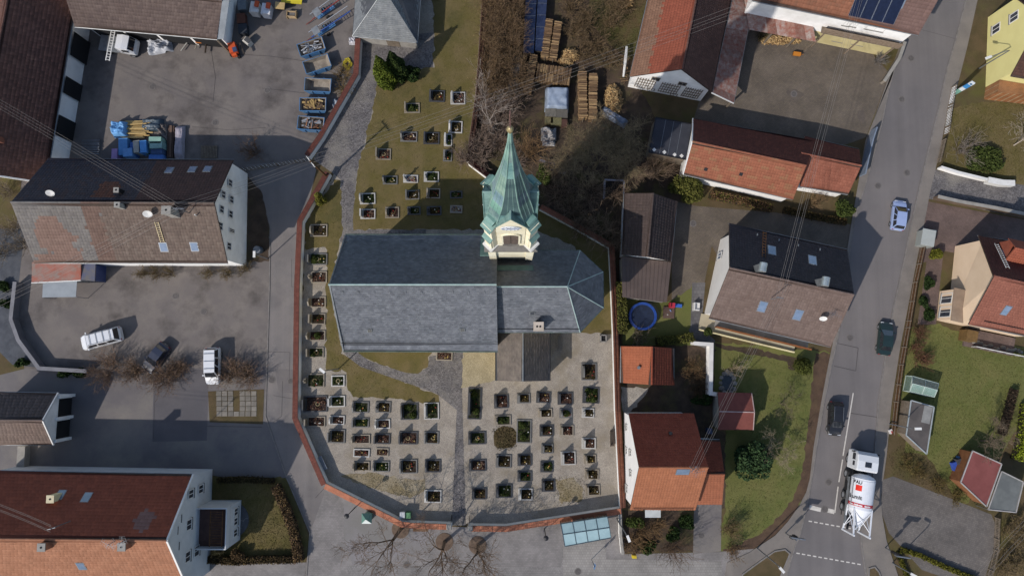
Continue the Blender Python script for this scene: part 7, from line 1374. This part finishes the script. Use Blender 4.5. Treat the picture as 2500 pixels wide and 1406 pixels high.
root = thing('hose_coil', 'coiled yellow hose lying against the yard wall', 'hose', P(849, 158)); p = P(849, 158); b = MB(); pts = []
for i in range(150): t = i*.42; r_ = .42+.28*math.sin(i*.37)*.5+.1*math.sin(i*1.7); pts.append((p.x+r_*math.cos(t)*.95, p.y+r_*math.sin(t)*1.25, .06+.18*abs(math.sin(i*.11))))
b.tube(pts, .045, 6); b.build('hose', M('yellow_hose', K('b9a92c'), K('a89824'), 2, .6), root)
twig_bush('heap of cut brown brushwood by the yard wall, upper part', 838, 185, 1.3, .5, K('6d5a3c', 1), 300, 40, 'brush_heap', 'brushwood heaps'); twig_bush('heap of cut brown brushwood by the yard wall, lower part', 842, 222, 1.2, .5, K('75623f', 1), 301, 40, 'brush_heap', 'brushwood heaps')
cloth('white_bag', 'white bulk bag at the corner of the mortuary', 'bag', 859, 97, .9, .8, .8, K('c9c7cc'), 10, 0, .1); cloth('plastic_sheet', 'translucent plastic sheeting next to the skip of boards', 'sheet', 820, 258, .9, 1.9, .4, K('8c96a3'), 11, 0, .15)
# ------------------------------------------------------------ wood yard
LOGC = (K('8a6f50'), K('a0845f'), K('6f573f'), K('7d6449'), K('5f4a36'))
def logpile(label, a, c_, wd, h, along, rows=1, n=None):
    """stack from pixel a to pixel c_; logs lie across the run"""
    a, c_ = P(*a, h*.5), P(*c_, h*.5); a.z = c_.z = 0; d = (c_-a).normalized(); u = vec(-d.y, d.x, 0); L = (c_-a).length; root = thing('log_stack', label, 'log stack', (a+c_)/2, 'stacked firewood'); b = MB()
    for r_ in range(rows):
        off = (r_-(rows-1)/2)*(wd/rows)
        for z in np.arange(.09, h, .17):
            for k in range(int(L/.17)):
                if z < h-.35 and 0 < k < int(L/.17)-1 and rows < 3 and R.random() < .35: continue
                q = a+d*((k+.5)*.17+R.uniform(-.03, .03))+u*(off+R.uniform(-.05, .05)); q.z = z+R.uniform(-.03, .06); e = wd/rows*R.uniform(.42, .5)
                b.tube([q-u*e, q+u*e+d*R.uniform(-.04, .04)], R.uniform(.06, .1), 5, R.choice(LOGC))
    b.build('logs', MATT, root)['kind'] = 'stuff'
    for s in (0, 1): q = a.lerp(c_, s); MB().box((q.x, q.y, h/2), (.08, .08, h)).build('stake', WOODG, root)
    return root
logpile('long log stack beside the dark blue covers, left of the upper pair', (1341, 52), (1329, 146), 1.0, 1.3, 0); logpile('long log stack, right of the upper pair beside the dark blue covers', (1363, 58), (1349, 150), 1.0, 1.3, 0)
logpile('narrow log stack left of the pale tarpaulin', (1304, 138), (1288, 228), 1.0, 1.3, 0); logpile('broad double log stack just above the pale tarpaulin', (1310, 180), (1395, 192), 2.2, 1.2, 0, 2)
logpile('curved log stack right of the tarpaulin, left of the pair', (1421, 180), (1423, 294), 1.1, 1.5, 0); logpile('curved log stack right of the tarpaulin, right of the pair', (1447, 184), (1446, 296), 1.1, 1.5, 0)
def logheap(label, px, py, rx, ry, h, n, seed):
    rnd = random.Random(seed); p = P(px, py); root = thing('log_heap', label, 'log heap', p, 'loose firewood heaps'); b = MB()
    for _ in range(n):
        t, r_ = rnd.random()*6.28, math.sqrt(rnd.random()); q = p+vec(math.cos(t)*r_*rx, math.sin(t)*r_*ry, max(.06, h*(1-r_*r_)*rnd.uniform(.6, 1))); e = vec(rnd.gauss(0, 1), rnd.gauss(0, 1), rnd.gauss(0, .3)).normalized()*rnd.uniform(.15, .3); b.tube([q-e, q+e], rnd.uniform(.05, .085), 5, rnd.choice((K('b09468'), K('c0a070'), K('947850'), K('7d6140'))))
    b.build('logs', MATT, root)['kind'] = 'stuff'
logheap('loose heap of split logs right of the upper log stacks', 1392, 136, 1.1, .8, 1.1, 300, 1); logheap('smaller loose log heap below the upper one', 1380, 153, .9, .5, .8, 170, 2); logheap('big loose heap of pale split logs left of the barn gable', 1497, 245, 1.1, 2.0, 1.4, 520, 3); logheap('loose log heap at the very top above the barn', 1527, 5, .9, .8, 1.0, 220, 4)
cloth('tarpaulin', 'pale blue-grey tarpaulin over stacked wood', 'tarp', 1361, 237, 3.0, 3.1, 1.4, K('8f9bac'), 12, -.03, .05)
cloth('tarpaulin', 'long pale tarpaulin trailing from the loose log heap', 'tarp', 1500, 284, 3.6, 1.1, .6, K('7f8796'), 13, -.55, .1)
stack('crate_stack', 'grey mesh crates below the pale tarpaulin', 'crates', [(1345, 275, 1.4, 1.0, 1.0, -.03, .01, K('6a665e'), 'crate'), (1372, 277, 1.4, 1.0, 1.0, -.03, .01, K('5f5b54'), 'crate'), (1340, 293, 1.0, .8, .8, -.03, .01, K('6d6446'), 'crate'), (1358, 296, 1.3, .9, .8, -.03, .01, K('6f6a4a'), 'crate'), (1378, 300, .7, .9, .8, -.03, .01, K('5a3f35'), 'crate')])
cloth('white_sacks', 'torn white sacks below the mesh crates', 'sacks', 1340, 325, 1.9, 1.6, .8, K('aaa6a4'), 14, 0, .25); cloth('white_sacks', 'crumpled white plastic at the garden side of the crates', 'sacks', 1340, 347, 1.6, .9, .4, K('b5b2b2'), 15, 0, .2)
for j, (px, lab) in enumerate((([(1284, -20), (1311, -20), (1303, 130), (1277, 130)], 'dark blue sheet-covered rack, left of the two'), ([(1314, -20), (1337, -20), (1326, 126), (1306, 124)], 'dark blue sheet-covered rack, right of the two'))):
    root, r, pts = flat_roof('covered_rack', lab, 'rack', px, 1.3, M('navy_sheet', K('27304a'), K('2f3a55'), .8, .5), WOODG, .05, 'covered racks in the wood yard')
    for t in (.2, .4, .6, .8): MB().bar(pts[0].lerp(pts[3], t)+vec(0, 0, .03), pts[1].lerp(pts[2], t)+vec(0, 0, .03), .04, .03).build('seam', GREYM, r)
flat_roof('grey_lean_to', 'narrow weathered grey roof in the brown thicket', 'shed', [(1252, 138), (1272, 140), (1262, 228), (1239, 222)], 1.5, M('weathered_sheet', K('7d7a78'), K('66625e'), 1, .9), WOODG)
stack('plank_pile', 'pile of grey planks with pale edges in the dark garden', 'planks', [(1345, 398, 2.9, .25, .3, -.28, .01, K('6d6a72'), 'plank'), (1352, 407, 2.9, .3, .25, -.28, .01, K('55504c'), 'plank'), (1358, 417, 2.4, .25, .3, -.28, .01, K('77747c'), 'plank'), (1340, 389, 2.4, .2, .2, -.28, .01, K('4c463f'), 'plank')])
stack('cold_frame', 'pale square-rimmed compost frame above the dark brown garage', 'frame', [(1500, 440, 2.4, .2, .5, -.05, .01, K('a5a3ac'), 'side'), (1476, 462, .2, 2.2, .5, -.05, .01, K('a5a3ac'), 'side'), (1523, 462, .2, 2.2, .5, -.05, .01, K('a5a3ac'), 'side'), (1500, 462, 2.1, 2.0, .35, -.05, .01, K('2a2420'), 'soil')])
root = thing('branch_rack', 'rack of leaning poles with white rag beside the farm barn', 'poles', P(1525, 165))
for i in range(16): a = P(1515+R.uniform(-5, 12), 115+i*6, .1); MB().tube([a, a+vec(R.uniform(.3, .9), R.uniform(-.9, .9), R.uniform(.2, 1.0))], .04, 5, R.choice(LOGC)).build('pole', MATT, root)
MB().tube([P(1530, 115, .9), P(1527, 145, 1.0), P(1522, 188, .8)], [.15, .2, .12], 7).build('rag', FRAME, root)
logheap('stacked logs and timber under the rusty wood store roof', 1903, 100, 2.6, .5, 1.3, 420, 5)
stack('orange_barrow', 'small orange handcart in front of the wood store', 'handcart', [(1947, 131, .9, .4, .35, -.15, .3, K('c07a2c'), 'tray'), (1938, 130, .1, .5, .3, -.15, .01, K('2a2a2a'), 'wheel'), (1957, 133, .5, .06, .06, -.15, .4, K('8a5a28'), 'handle')], PAINT)
twig_bush('dark tangled shrub beside the wood store logs', 1862, 92, .9, 1.0, K('5c5040', 1), 302, 20, leaf=GRN_D, nleaf=300); twig_bush('grey bare shrub behind the low courtyard wall', 2142, 150, 1.1, 1.1, K('75706c', 1), 303, 30)
# ------------------------------------------------------------ garden things
p = P(1569, 772, .8); root = thing('trampoline', 'round garden trampoline with bright blue rim and net', 'trampoline', (p.x, p.y, 0)); b = MB(); b.lathe([(1.42, .78), (1.42, .8), (.01, .8)], (p.x, p.y, 0), 32); b.build('mat', M('trampoline_mat', K('182236'), K('1e2a42'), 3, .8), root)
b = MB(); n = 36; vs = [(p.x+r_*math.cos(2*math.pi*k/n), p.y+r_*math.sin(2*math.pi*k/n), z) for r_, z in ((1.4, .82), (1.4, .88), (1.7, .88), (1.7, .8)) for k in range(n)]; b.add(vs, [(i*n+k, i*n+(k+1) % n, ((i+1) % 4)*n+(k+1) % n, ((i+1) % 4)*n+k) for i in range(4) for k in range(n)]); b.build('rim_pad', M('blue_pad', K('274a94'), K('204086'), 2, .5), root)
for k in range(6): t = k*math.pi/3; MB().tube([(p.x+1.7*math.cos(t), p.y+1.7*math.sin(t), 0), (p.x+1.7*math.cos(t), p.y+1.7*math.sin(t), 2.3)], .03, 5).build('net_pole', BLKM, root)
b = MB(); vs = [(p.x+1.7*math.cos(2*math.pi*k/n), p.y+1.7*math.sin(2*math.pi*k/n), z) for z in (.9, 2.3) for k in range(n)]; b.add(vs, [(k, (k+1) % n, n+(k+1) % n, n+k) for k in range(n)]); b.build('net', M('net_mesh', (.02, .02, .03), rough=.9, alpha=.25), root)
stack('toy_slide', 'red and blue plastic slide below the flat carport', 'slide', [(1642, 745, .6, .6, .9, -.1, .01, K('b03040'), 'tower'), (1656, 746, .9, .4, .3, -.1, .05, K('3a62b0'), 'chute'), (1637, 745, .1, .6, .3, -.1, .9, K('a02838'), 'rail')], PAINT)
stack('sandpit_lid', 'square brown sandpit lid with toys beside the slide', 'sandpit', [(1633, 763, 1.35, 1.4, .2, -.05, .01, K('5c4a42'), 'lid'), (1637, 758, .1, .3, .1, .5, .22, K('7a8fb8'), 'toy'), (1630, 768, .15, .12, .08, 0, .22, K('b8b4ac'), 'toy')])
stack('plastic_chair', 'white plastic garden seat at the white house wall', 'seat', [(1702, 748, .65, 1.0, .42, -.1, .01, K('d8d6d2'), 'seat'), (1696, 748, .12, 1.0, .85, -.1, .01, K('d0cecb'), 'backrest'), (1702, 740, .6, .1, .62, -.1, .01, K('d0cecb'), 'armrest'), (1702, 756, .6, .1, .62, -.1, .01, K('d0cecb'), 'armrest')], PAINT)
for k, (x, y) in enumerate(((1688, 806), (1690, 826), (1704, 828), (1716, 829), (1728, 832))):
    p = P(x, y); b = MB(); b.lathe([(.32, .02), (.32, .055), (.28, .06)], (p.x, p.y, 0), 9, (.5, .52, .58)); o = b.build('stepping_stone', STONE, None, 'dark stepping stone on the garden path, '+['uppermost', 'lower left', 'second from left', 'third from left', 'nearest the terrace'][k], 'stepping stone', 'stepping stones')
p = P(1776, 935); root = thing('garden_pond', 'dark boulder-edged garden pond beside the white wall', 'pond', p); MB().lathe([(1.0, 0), (1.0, .06), (.01, .06)], (p.x, p.y, 0), 16, None, .7, 1.2).build('water', M('pond_water', (.01, .014, .016), (.016, .02, .022), 2, .05, spec=.6), root)
for k in range(12): t = k*.52; s = R.uniform(.22, .4); kk = R.uniform(.8, 1.3); MB().lathe([(s, 0), (s, s*.4), (s*.5, s*.8)], (p.x+.85*math.cos(t), p.y+1.3*math.sin(t), 0), 7, (kk, kk, kk), 1, 1, t).build('boulder', STONE, root)
stack('water_basin', 'stone water basin beside the east churchyard wall', 'basin', [(1473, 818, .75, .12, .7, 0, .01, K('8f8b86'), 'side'), (1473, 834, .75, .12, .7, 0, .01, K('8f8b86'), 'side'), (1467, 826, .12, .9, .7, 0, .01, K('8f8b86'), 'side'), (1480, 826, .12, .9, .7, 0, .01, K('8f8b86'), 'side'), (1473, 826, .5, .7, .5, 0, .01, K('1e1e20'), 'water')])
def bench(label, px, py, L, rz, col, back=True):
    p = P(px, py); root = thing('bench', label, 'bench', (0, 0, 0), 'benches')
    for i in range(4): MB().box((0, -.18+i*.13, .45), (L, .1, .04), 0, col).build('seat_slat', MATT, root)
    if back: [MB().box((0, .28, .62+i*.16), (L, .04, .11), 0, col).build('back_slat', MATT, root) for i in range(2)]
    for s in (-1, 1): MB().box((s*L*.42, 0, .22), (.08, .45, .43)).build('leg', CONC, root)
    root.location = (p.x, p.y, .02); root.rotation_euler = (0, 0, rz)
bench('brown wooden bench in front of the plaza wall left of the gate', 1028, 1289, 1.8, 0, K('7d5a3c')); bench('dark wooden bench against the east churchyard wall', 1494, 1068, 1.9, math.pi/2, K('4c4038')); bench('grey bench in the shade beside the sacristy', 1366, 837, 1.8, math.pi/2, K('75706a'), False); bench('pale bench against the west wall by the plaza corner', 790, 1128, 1.7, -1.1, K('8f949c'))
for (x, y, c, lab) in ((982, 1257, K('aeb0b2'), 'white wheeled bin behind the plaza wall'), (996, 1258, K('4f7a54'), 'green wheeled bin behind the plaza wall'), (1733, 1052, K('34405a'), 'dark blue rain tub behind the orange house')):
    stack('wheeled_bin', lab, 'bin', [(x, y, .55, .6, .95, 0, .01, c, 'body'), (x, y, .6, .68, .06, 0, .97, tuple(k*1.15 for k in c), 'lid'), (x, y-6, .5, .08, .1, 0, .85, c, 'handle')], PAINT)
p = P(902, 1257); root = thing('display_case', 'small green and white pyramid-roofed notice pillar outside the wall', 'notice pillar', p); MB().box((p.x, p.y, .8), (.8, .8, 1.6)).build('pillar', M('pillar_green', K('5f7a70'), K('546e64'), 2, .7), root)
for k, (dx, dy) in enumerate(((0, -1), (1, 0), (0, 1), (-1, 0))): e = vec(-dy, dx, 0); q = vec(p.x+dx*.6, p.y+dy*.6, 1.6); b = MB(); b.add([q-e*.6, q+e*.6, vec(p.x, p.y, 2.2)], [(0, 1, 2)], K('c9cfcc') if k in (0,) else K('5c7f74')); b.build('roof_face', PAINT, root)
stack('bin_shelter', 'grey metal cabinet at the pavement beside the forecourt', 'cabinet', [(2266, 582, 1.5, 1.9, 1.4, -.2, .01, K('8f938f'), 'body'), (2267, 580, 1.6, 2.0, .08, -.2, 1.42, K('a3a7a3'), 'lid'), (2281, 570, .5, .9, 1.0, -.2, .01, K('84887f'), 'side_box')], PAINT)
stack('rubbish_heap', 'heap of blue tarpaulin, boards and scrap beside the red-roofed shed', 'scrap', [(2338, 1140, 1.0, 1.3, .5, .3, .01, K('2f4a9c'), 'tarp_bundle'), (2346, 1128, .6, .8, .9, .3, .01, K('3d3d42'), 'barrel'), (2352, 1122, .9, .12, .6, .4, .01, K('b5b0a8'), 'board'), (2344, 1118, .4, .4, .5, .2, .01, K('5a86b8'), 'canister'), (2358, 1135, .3, 1.4, 1.0, .3, .01, K('a0582c'), 'boards')])
stack('white_post', 'short white marker post beside the road by the grey shed', 'marker', [(2176, 1053, .4, .5, .35, .4, .01, K('cfcbc8'), 'block'), (2178, 1055, .12, .3, .04, .4, .37, K('b03a30'), 'red_stripe')], PAINT)
# rain barrel, chairs
p = P(636, 612); root = thing('rain_barrel', 'dark rain barrel with pale lid beside the lane', 'barrel', p); MB().lathe([(.4, 0), (.48, .5), (.42, 1.0)], (p.x, p.y, .01), 16).build('barrel', M('barrel_blue', K('4a545e'), K('3d464f'), 2, .5), root); MB().lathe([(.44, 1.0), (.44, 1.05)], (p.x-.1, p.y, .02), 16).build('lid', GREYM, root)
# ------------------------------------------------------------ lamps, signs, poles
def lamp(label, bx, by, tx_, ty_, h, kind='ball', arm=None, group='street lamps'):
    b0 = P(bx, by); root = thing('street_lamp', label, 'street lamp', b0, group); top = vec(b0.x, b0.y, h)
    if kind == 'ball':
        MB().tube([b0, top-vec(0, 0, .5)], [.07, .045], 8).build('post', BLKM, root); b = MB(); b.lathe([(.06, -.5), (.2, -.35), (.26, -.1), (.3, 0), (.05, .08)], top, 12); b.build('lantern', BLKM, root)
    else:
        e = P(tx_, ty_, h); MB().tube([b0, vec(b0.x, b0.y, h-.5), vec(b0.x, b0.y, h-.1).lerp(e, .25)+vec(0, 0, .1), e], [.08, .06, .05, .04], 8).build('post', GREYM, root); d = (e-top); d.z = 0; d = d.normalized() if d.length > .05 else vec(1, 0, 0); b = MB(); b.fbox(e-d*.1, d, vec(-d.y, d.x, 0), up, .75, .28, .12); b.build('lamp_head', FRAME, root)
    return root
lamp('black lantern post on the plaza left of the pyramid-roofed pillar', 866, 1239, 0, 0, 4.2); lamp('black lantern post on the plaza between gate and bus shelter', 1329, 1290, 0, 0, 4.2)
lamp('street lamp with white head overhanging the grey shed by the road', 2171, 1034, 2243, 1046, 5.2, 'arm'); lamp('tall street lamp at the low white wall by the bus shelter', 1506, 1266, 1535, 1316, 8.0, 'arm'); lamp('curved street lamp in front of the yellow house', 2390, 168, 2411, 142, 6.0, 'arm'); lamp('street lamp at the lane beside the rain barrel', 654, 632, 621, 623, 4.6, 'arm'); lamp('slender pole lamp inside the west churchyard lawn', 827, 900, 785, 903, 7.4, 'arm')
b0 = P(757+45, 393+42); root = thing('power_pole', 'wooden power pole with white insulator crossarm at the lane wall', 'power pole', b0); ptop = vec(b0.x, b0.y, 8.0); MB().tube([b0, ptop], [.15, .1], 8).build('pole', WOOD, root); d = vec(.62, -.78, 0); MB().bar(ptop-d*.8+vec(0, 0, -.2), ptop+d*.8+vec(0, 0, -.2), .1, .12).build('crossarm', FRAME, root)
for s in (-.7, -.25, .25, .7): q = ptop+d*s; MB().lathe([(.05, -.14), (.06, 0), (.03, .12)], q, 8).build('insulator', FRAME, root)
def signpost(name, label, cat, bx, by, h, plates, group=None):
    b0 = P(bx, by); root = thing(name, label, cat, b0, group); MB().tube([b0, vec(b0.x, b0.y, h)], .04, 6).build('post', GREYM, root)
    for (z, w, hh, n, col, nm) in plates: n = Vector(n).normalized(); MB().fbox(vec(b0.x, b0.y, z)+n*.05, up.cross(n).normalized(), up, n, w, hh, .03, col).build(nm, PAINT, root)
    return root
signpost('bus_stop_sign', 'blue and white bus stop sign on the plaza', 'sign', 1444, 1364, 3.2, [(2.8, .5, .7, (1, -.3, 0), K('4a86c0'), 'sign_plate'), (2.0, .45, .5, (1, -.3, 0), K('cfd3d6'), 'timetable')])
stack('post_box', 'yellow post box at the plaza edge', 'post box', [(1549, 1358, .12, .12, .6, 0, .01, K('8a8a8a'), 'post'), (1549, 1359, .5, .35, .6, 0, .6, K('c9b020'), 'box'), (1549, 1359, .3, .36, .05, 0, 1.0, K('2a2a2a'), 'slot')], PAINT)
b0 = P(2330, 228); root = thing('pylon_sign', 'tall slim blue and white pylon sign at the upper right pavement', 'sign', b0); d = vec(.25, -.97, 0)
for z0, z1, c in ((0, 1.2, K('6f9a8a')), (1.2, 2.0, K('c9ced0')), (2.0, 3.0, K('3f84bd')), (3.0, 3.7, K('cfd5d8'))): MB().box((b0.x, b0.y, (z0+z1)/2), (.5, .16, z1-z0-.01), -.6, c).build('panel', PAINT, root)
MB().tube([(b0.x-.06, b0.y-.09, 3.35), (b0.x-.09, b0.y-.13, 3.35)], .16, 12).build('emblem', BLU, root)
def traffic_light(label, bx, by, hx_, hy_, h):
    b0 = P(bx, by); root = thing('traffic_light', label, 'traffic light', b0, 'traffic lights'); e = P(hx_, hy_, h); MB().tube([b0, vec(b0.x, b0.y, h-.2), e], [.07, .06, .05], 7).build('mast', GREYM, root)
    MB().box((e.x, e.y, h-.3), (.3, .28, .95)).build('housing', BLKM, root)
    for i, c in enumerate((K('5a1a16'), K('5a4a16'), K('164a24'))): MB().box((e.x-.02, e.y-.15, h-.02-i*.29), (.2, .02, .2), 0, c).build('lens', PAINT, root)
    MB().box((b0.x, b0.y, h*.55), (.26, .26, .8)).build('housing', BLKM, root); b = MB(); b.bar(e+vec(-.7, .1, .3), e+vec(.9, -.15, .3), .12, .5); b.build('sign_board', GREYM, root)
traffic_light('traffic light with sign boards on the left corner of the junction', 1917, 1300, 1943, 1311, 3.6); traffic_light('traffic light on the right-hand corner of the junction', 2160, 1336, 2198, 1356, 3.6)
lamp('dark street mast on the planted island at the junction', 1848, 1337, 1910, 1392, 6.5, 'arm', group='junction masts'); lamp('dark street mast on the right-hand corner below the junction', 2178, 1373, 2228, 1402, 5.5, 'arm', group='junction masts')
# manhole covers
for (x, y, lab) in ((372, 213, 'in the left middle of the builder\'s yard'), (525, 300, 'in the lower middle of the builder\'s yard'), (653, 221, 'left of the skips'), (428, 723, 'below the patchwork-roofed house'), (497, 761, 'right of centre in the parking yard'), (664, 927, 'at the lane kerb by the churchyard'), (710, 930, 'in the lane beside the churchyard wall'), (1411, 1394, 'on the plaza by the bus stop'), (1692, 546, 'in the courtyard beside the dark brown garage'), (2143, 454, 'on the main road beside the orange garage'), (2214, 422, 'on the main road opposite the cobbled drive'), (2201, 243, 'on the main road beside the farm courtyard'), (2224, 143, 'on the main road near the solar house'), (2075, 825, 'on the main road by the road house corner'), (2023, 1176, 'on the main road left of the lorry'), (2013, 1243, 'in the gap of the stop line'), (1938, 230, 'in the middle of the farm courtyard'), (993, 1378, 'on the plaza between the street trees'), (1712, 1306, 'in the drive of the orange house'), (1950, 537, 'in the shade of the middle courtyard')):
    p = P(x, y); root = thing('manhole_cover', 'round manhole cover '+lab, 'manhole cover', (p.x, p.y, .028), 'manhole covers'); MB().lathe([(.42, 0), (.42, .008), (.33, .01)], (p.x, p.y, .028), 20).build('ring', M('manhole_ring', K('807a76', .6), K('716c68', .6), 3, .9), root); MB().lathe([(.32, .002), (.32, .014), (.01, .014)], (p.x, p.y, .028), 20).build('lid', M('manhole_iron', K('5f5a58'), K('504c4a'), 4, .8, .3, 20), root)
# ------------------------------------------------------------ overhead wires
WIRE = M('wire', K('8b857f'), K('7a746e'), 3, .6)
def wires(label, a, c_, n, sp, sag, r=.011):
    a, c_ = Vector(a), Vector(c_); d = (c_-a); u = vec(-d.y, d.x, 0).normalized()
    oo = ['uppermost', 'second', 'third', 'lowest'] if abs(d.x) > abs(d.y) else ['leftmost', 'second from left', 'third from left', 'rightmost']
    if u.y > 0 if abs(d.x) > abs(d.y) else u.x < 0: u = -u
    if abs(d.x) > abs(d.y): u = -u if u.y > 0 else u
    for k in range(n):
        o = u*((k-(n-1)/2)*sp); pts = [a.lerp(c_, t)+o+vec(0, 0, -sag*4*t*(1-t)-.25*(k % 2)) for t in np.linspace(0, 1, 15)]; b = MB(); b.tube(pts, r, 4); b.build('power_cable', WIRE, None, f'thin overhead cable {label}, {oo[k]} of four', 'cable', f'cables {label}')
wires('from the left edge to the patchwork-roofed house', P(-40, 232, 9.5), mast1, 4, .3, .4); wires('from the patchwork-roofed house to the lane pole', mast1, ptop, 4, .35, .4); wires('from the lane pole to the farm barn', ptop, P(1800, 26, 9.0), 4, .4, .6); wires('from the lower left edge to the patchwork-roofed house', P(-40, 752, 7.5), mast1, 4, .35, .3)
wires('from the solar house to the road house', P(2105, -30, 11.5), mast3, 4, .3, .4); wires('from the road house to the orange house', mast3, mast5, 4, .28, .4); wires('from the left edge to the lower left house', P(-40, 1226, 12.5), mast4, 4, .25, .2); wires('across the lower right corner', P(2395, 1410, 6.0), P(2520, 1275, 6.5), 4, .5, .2)
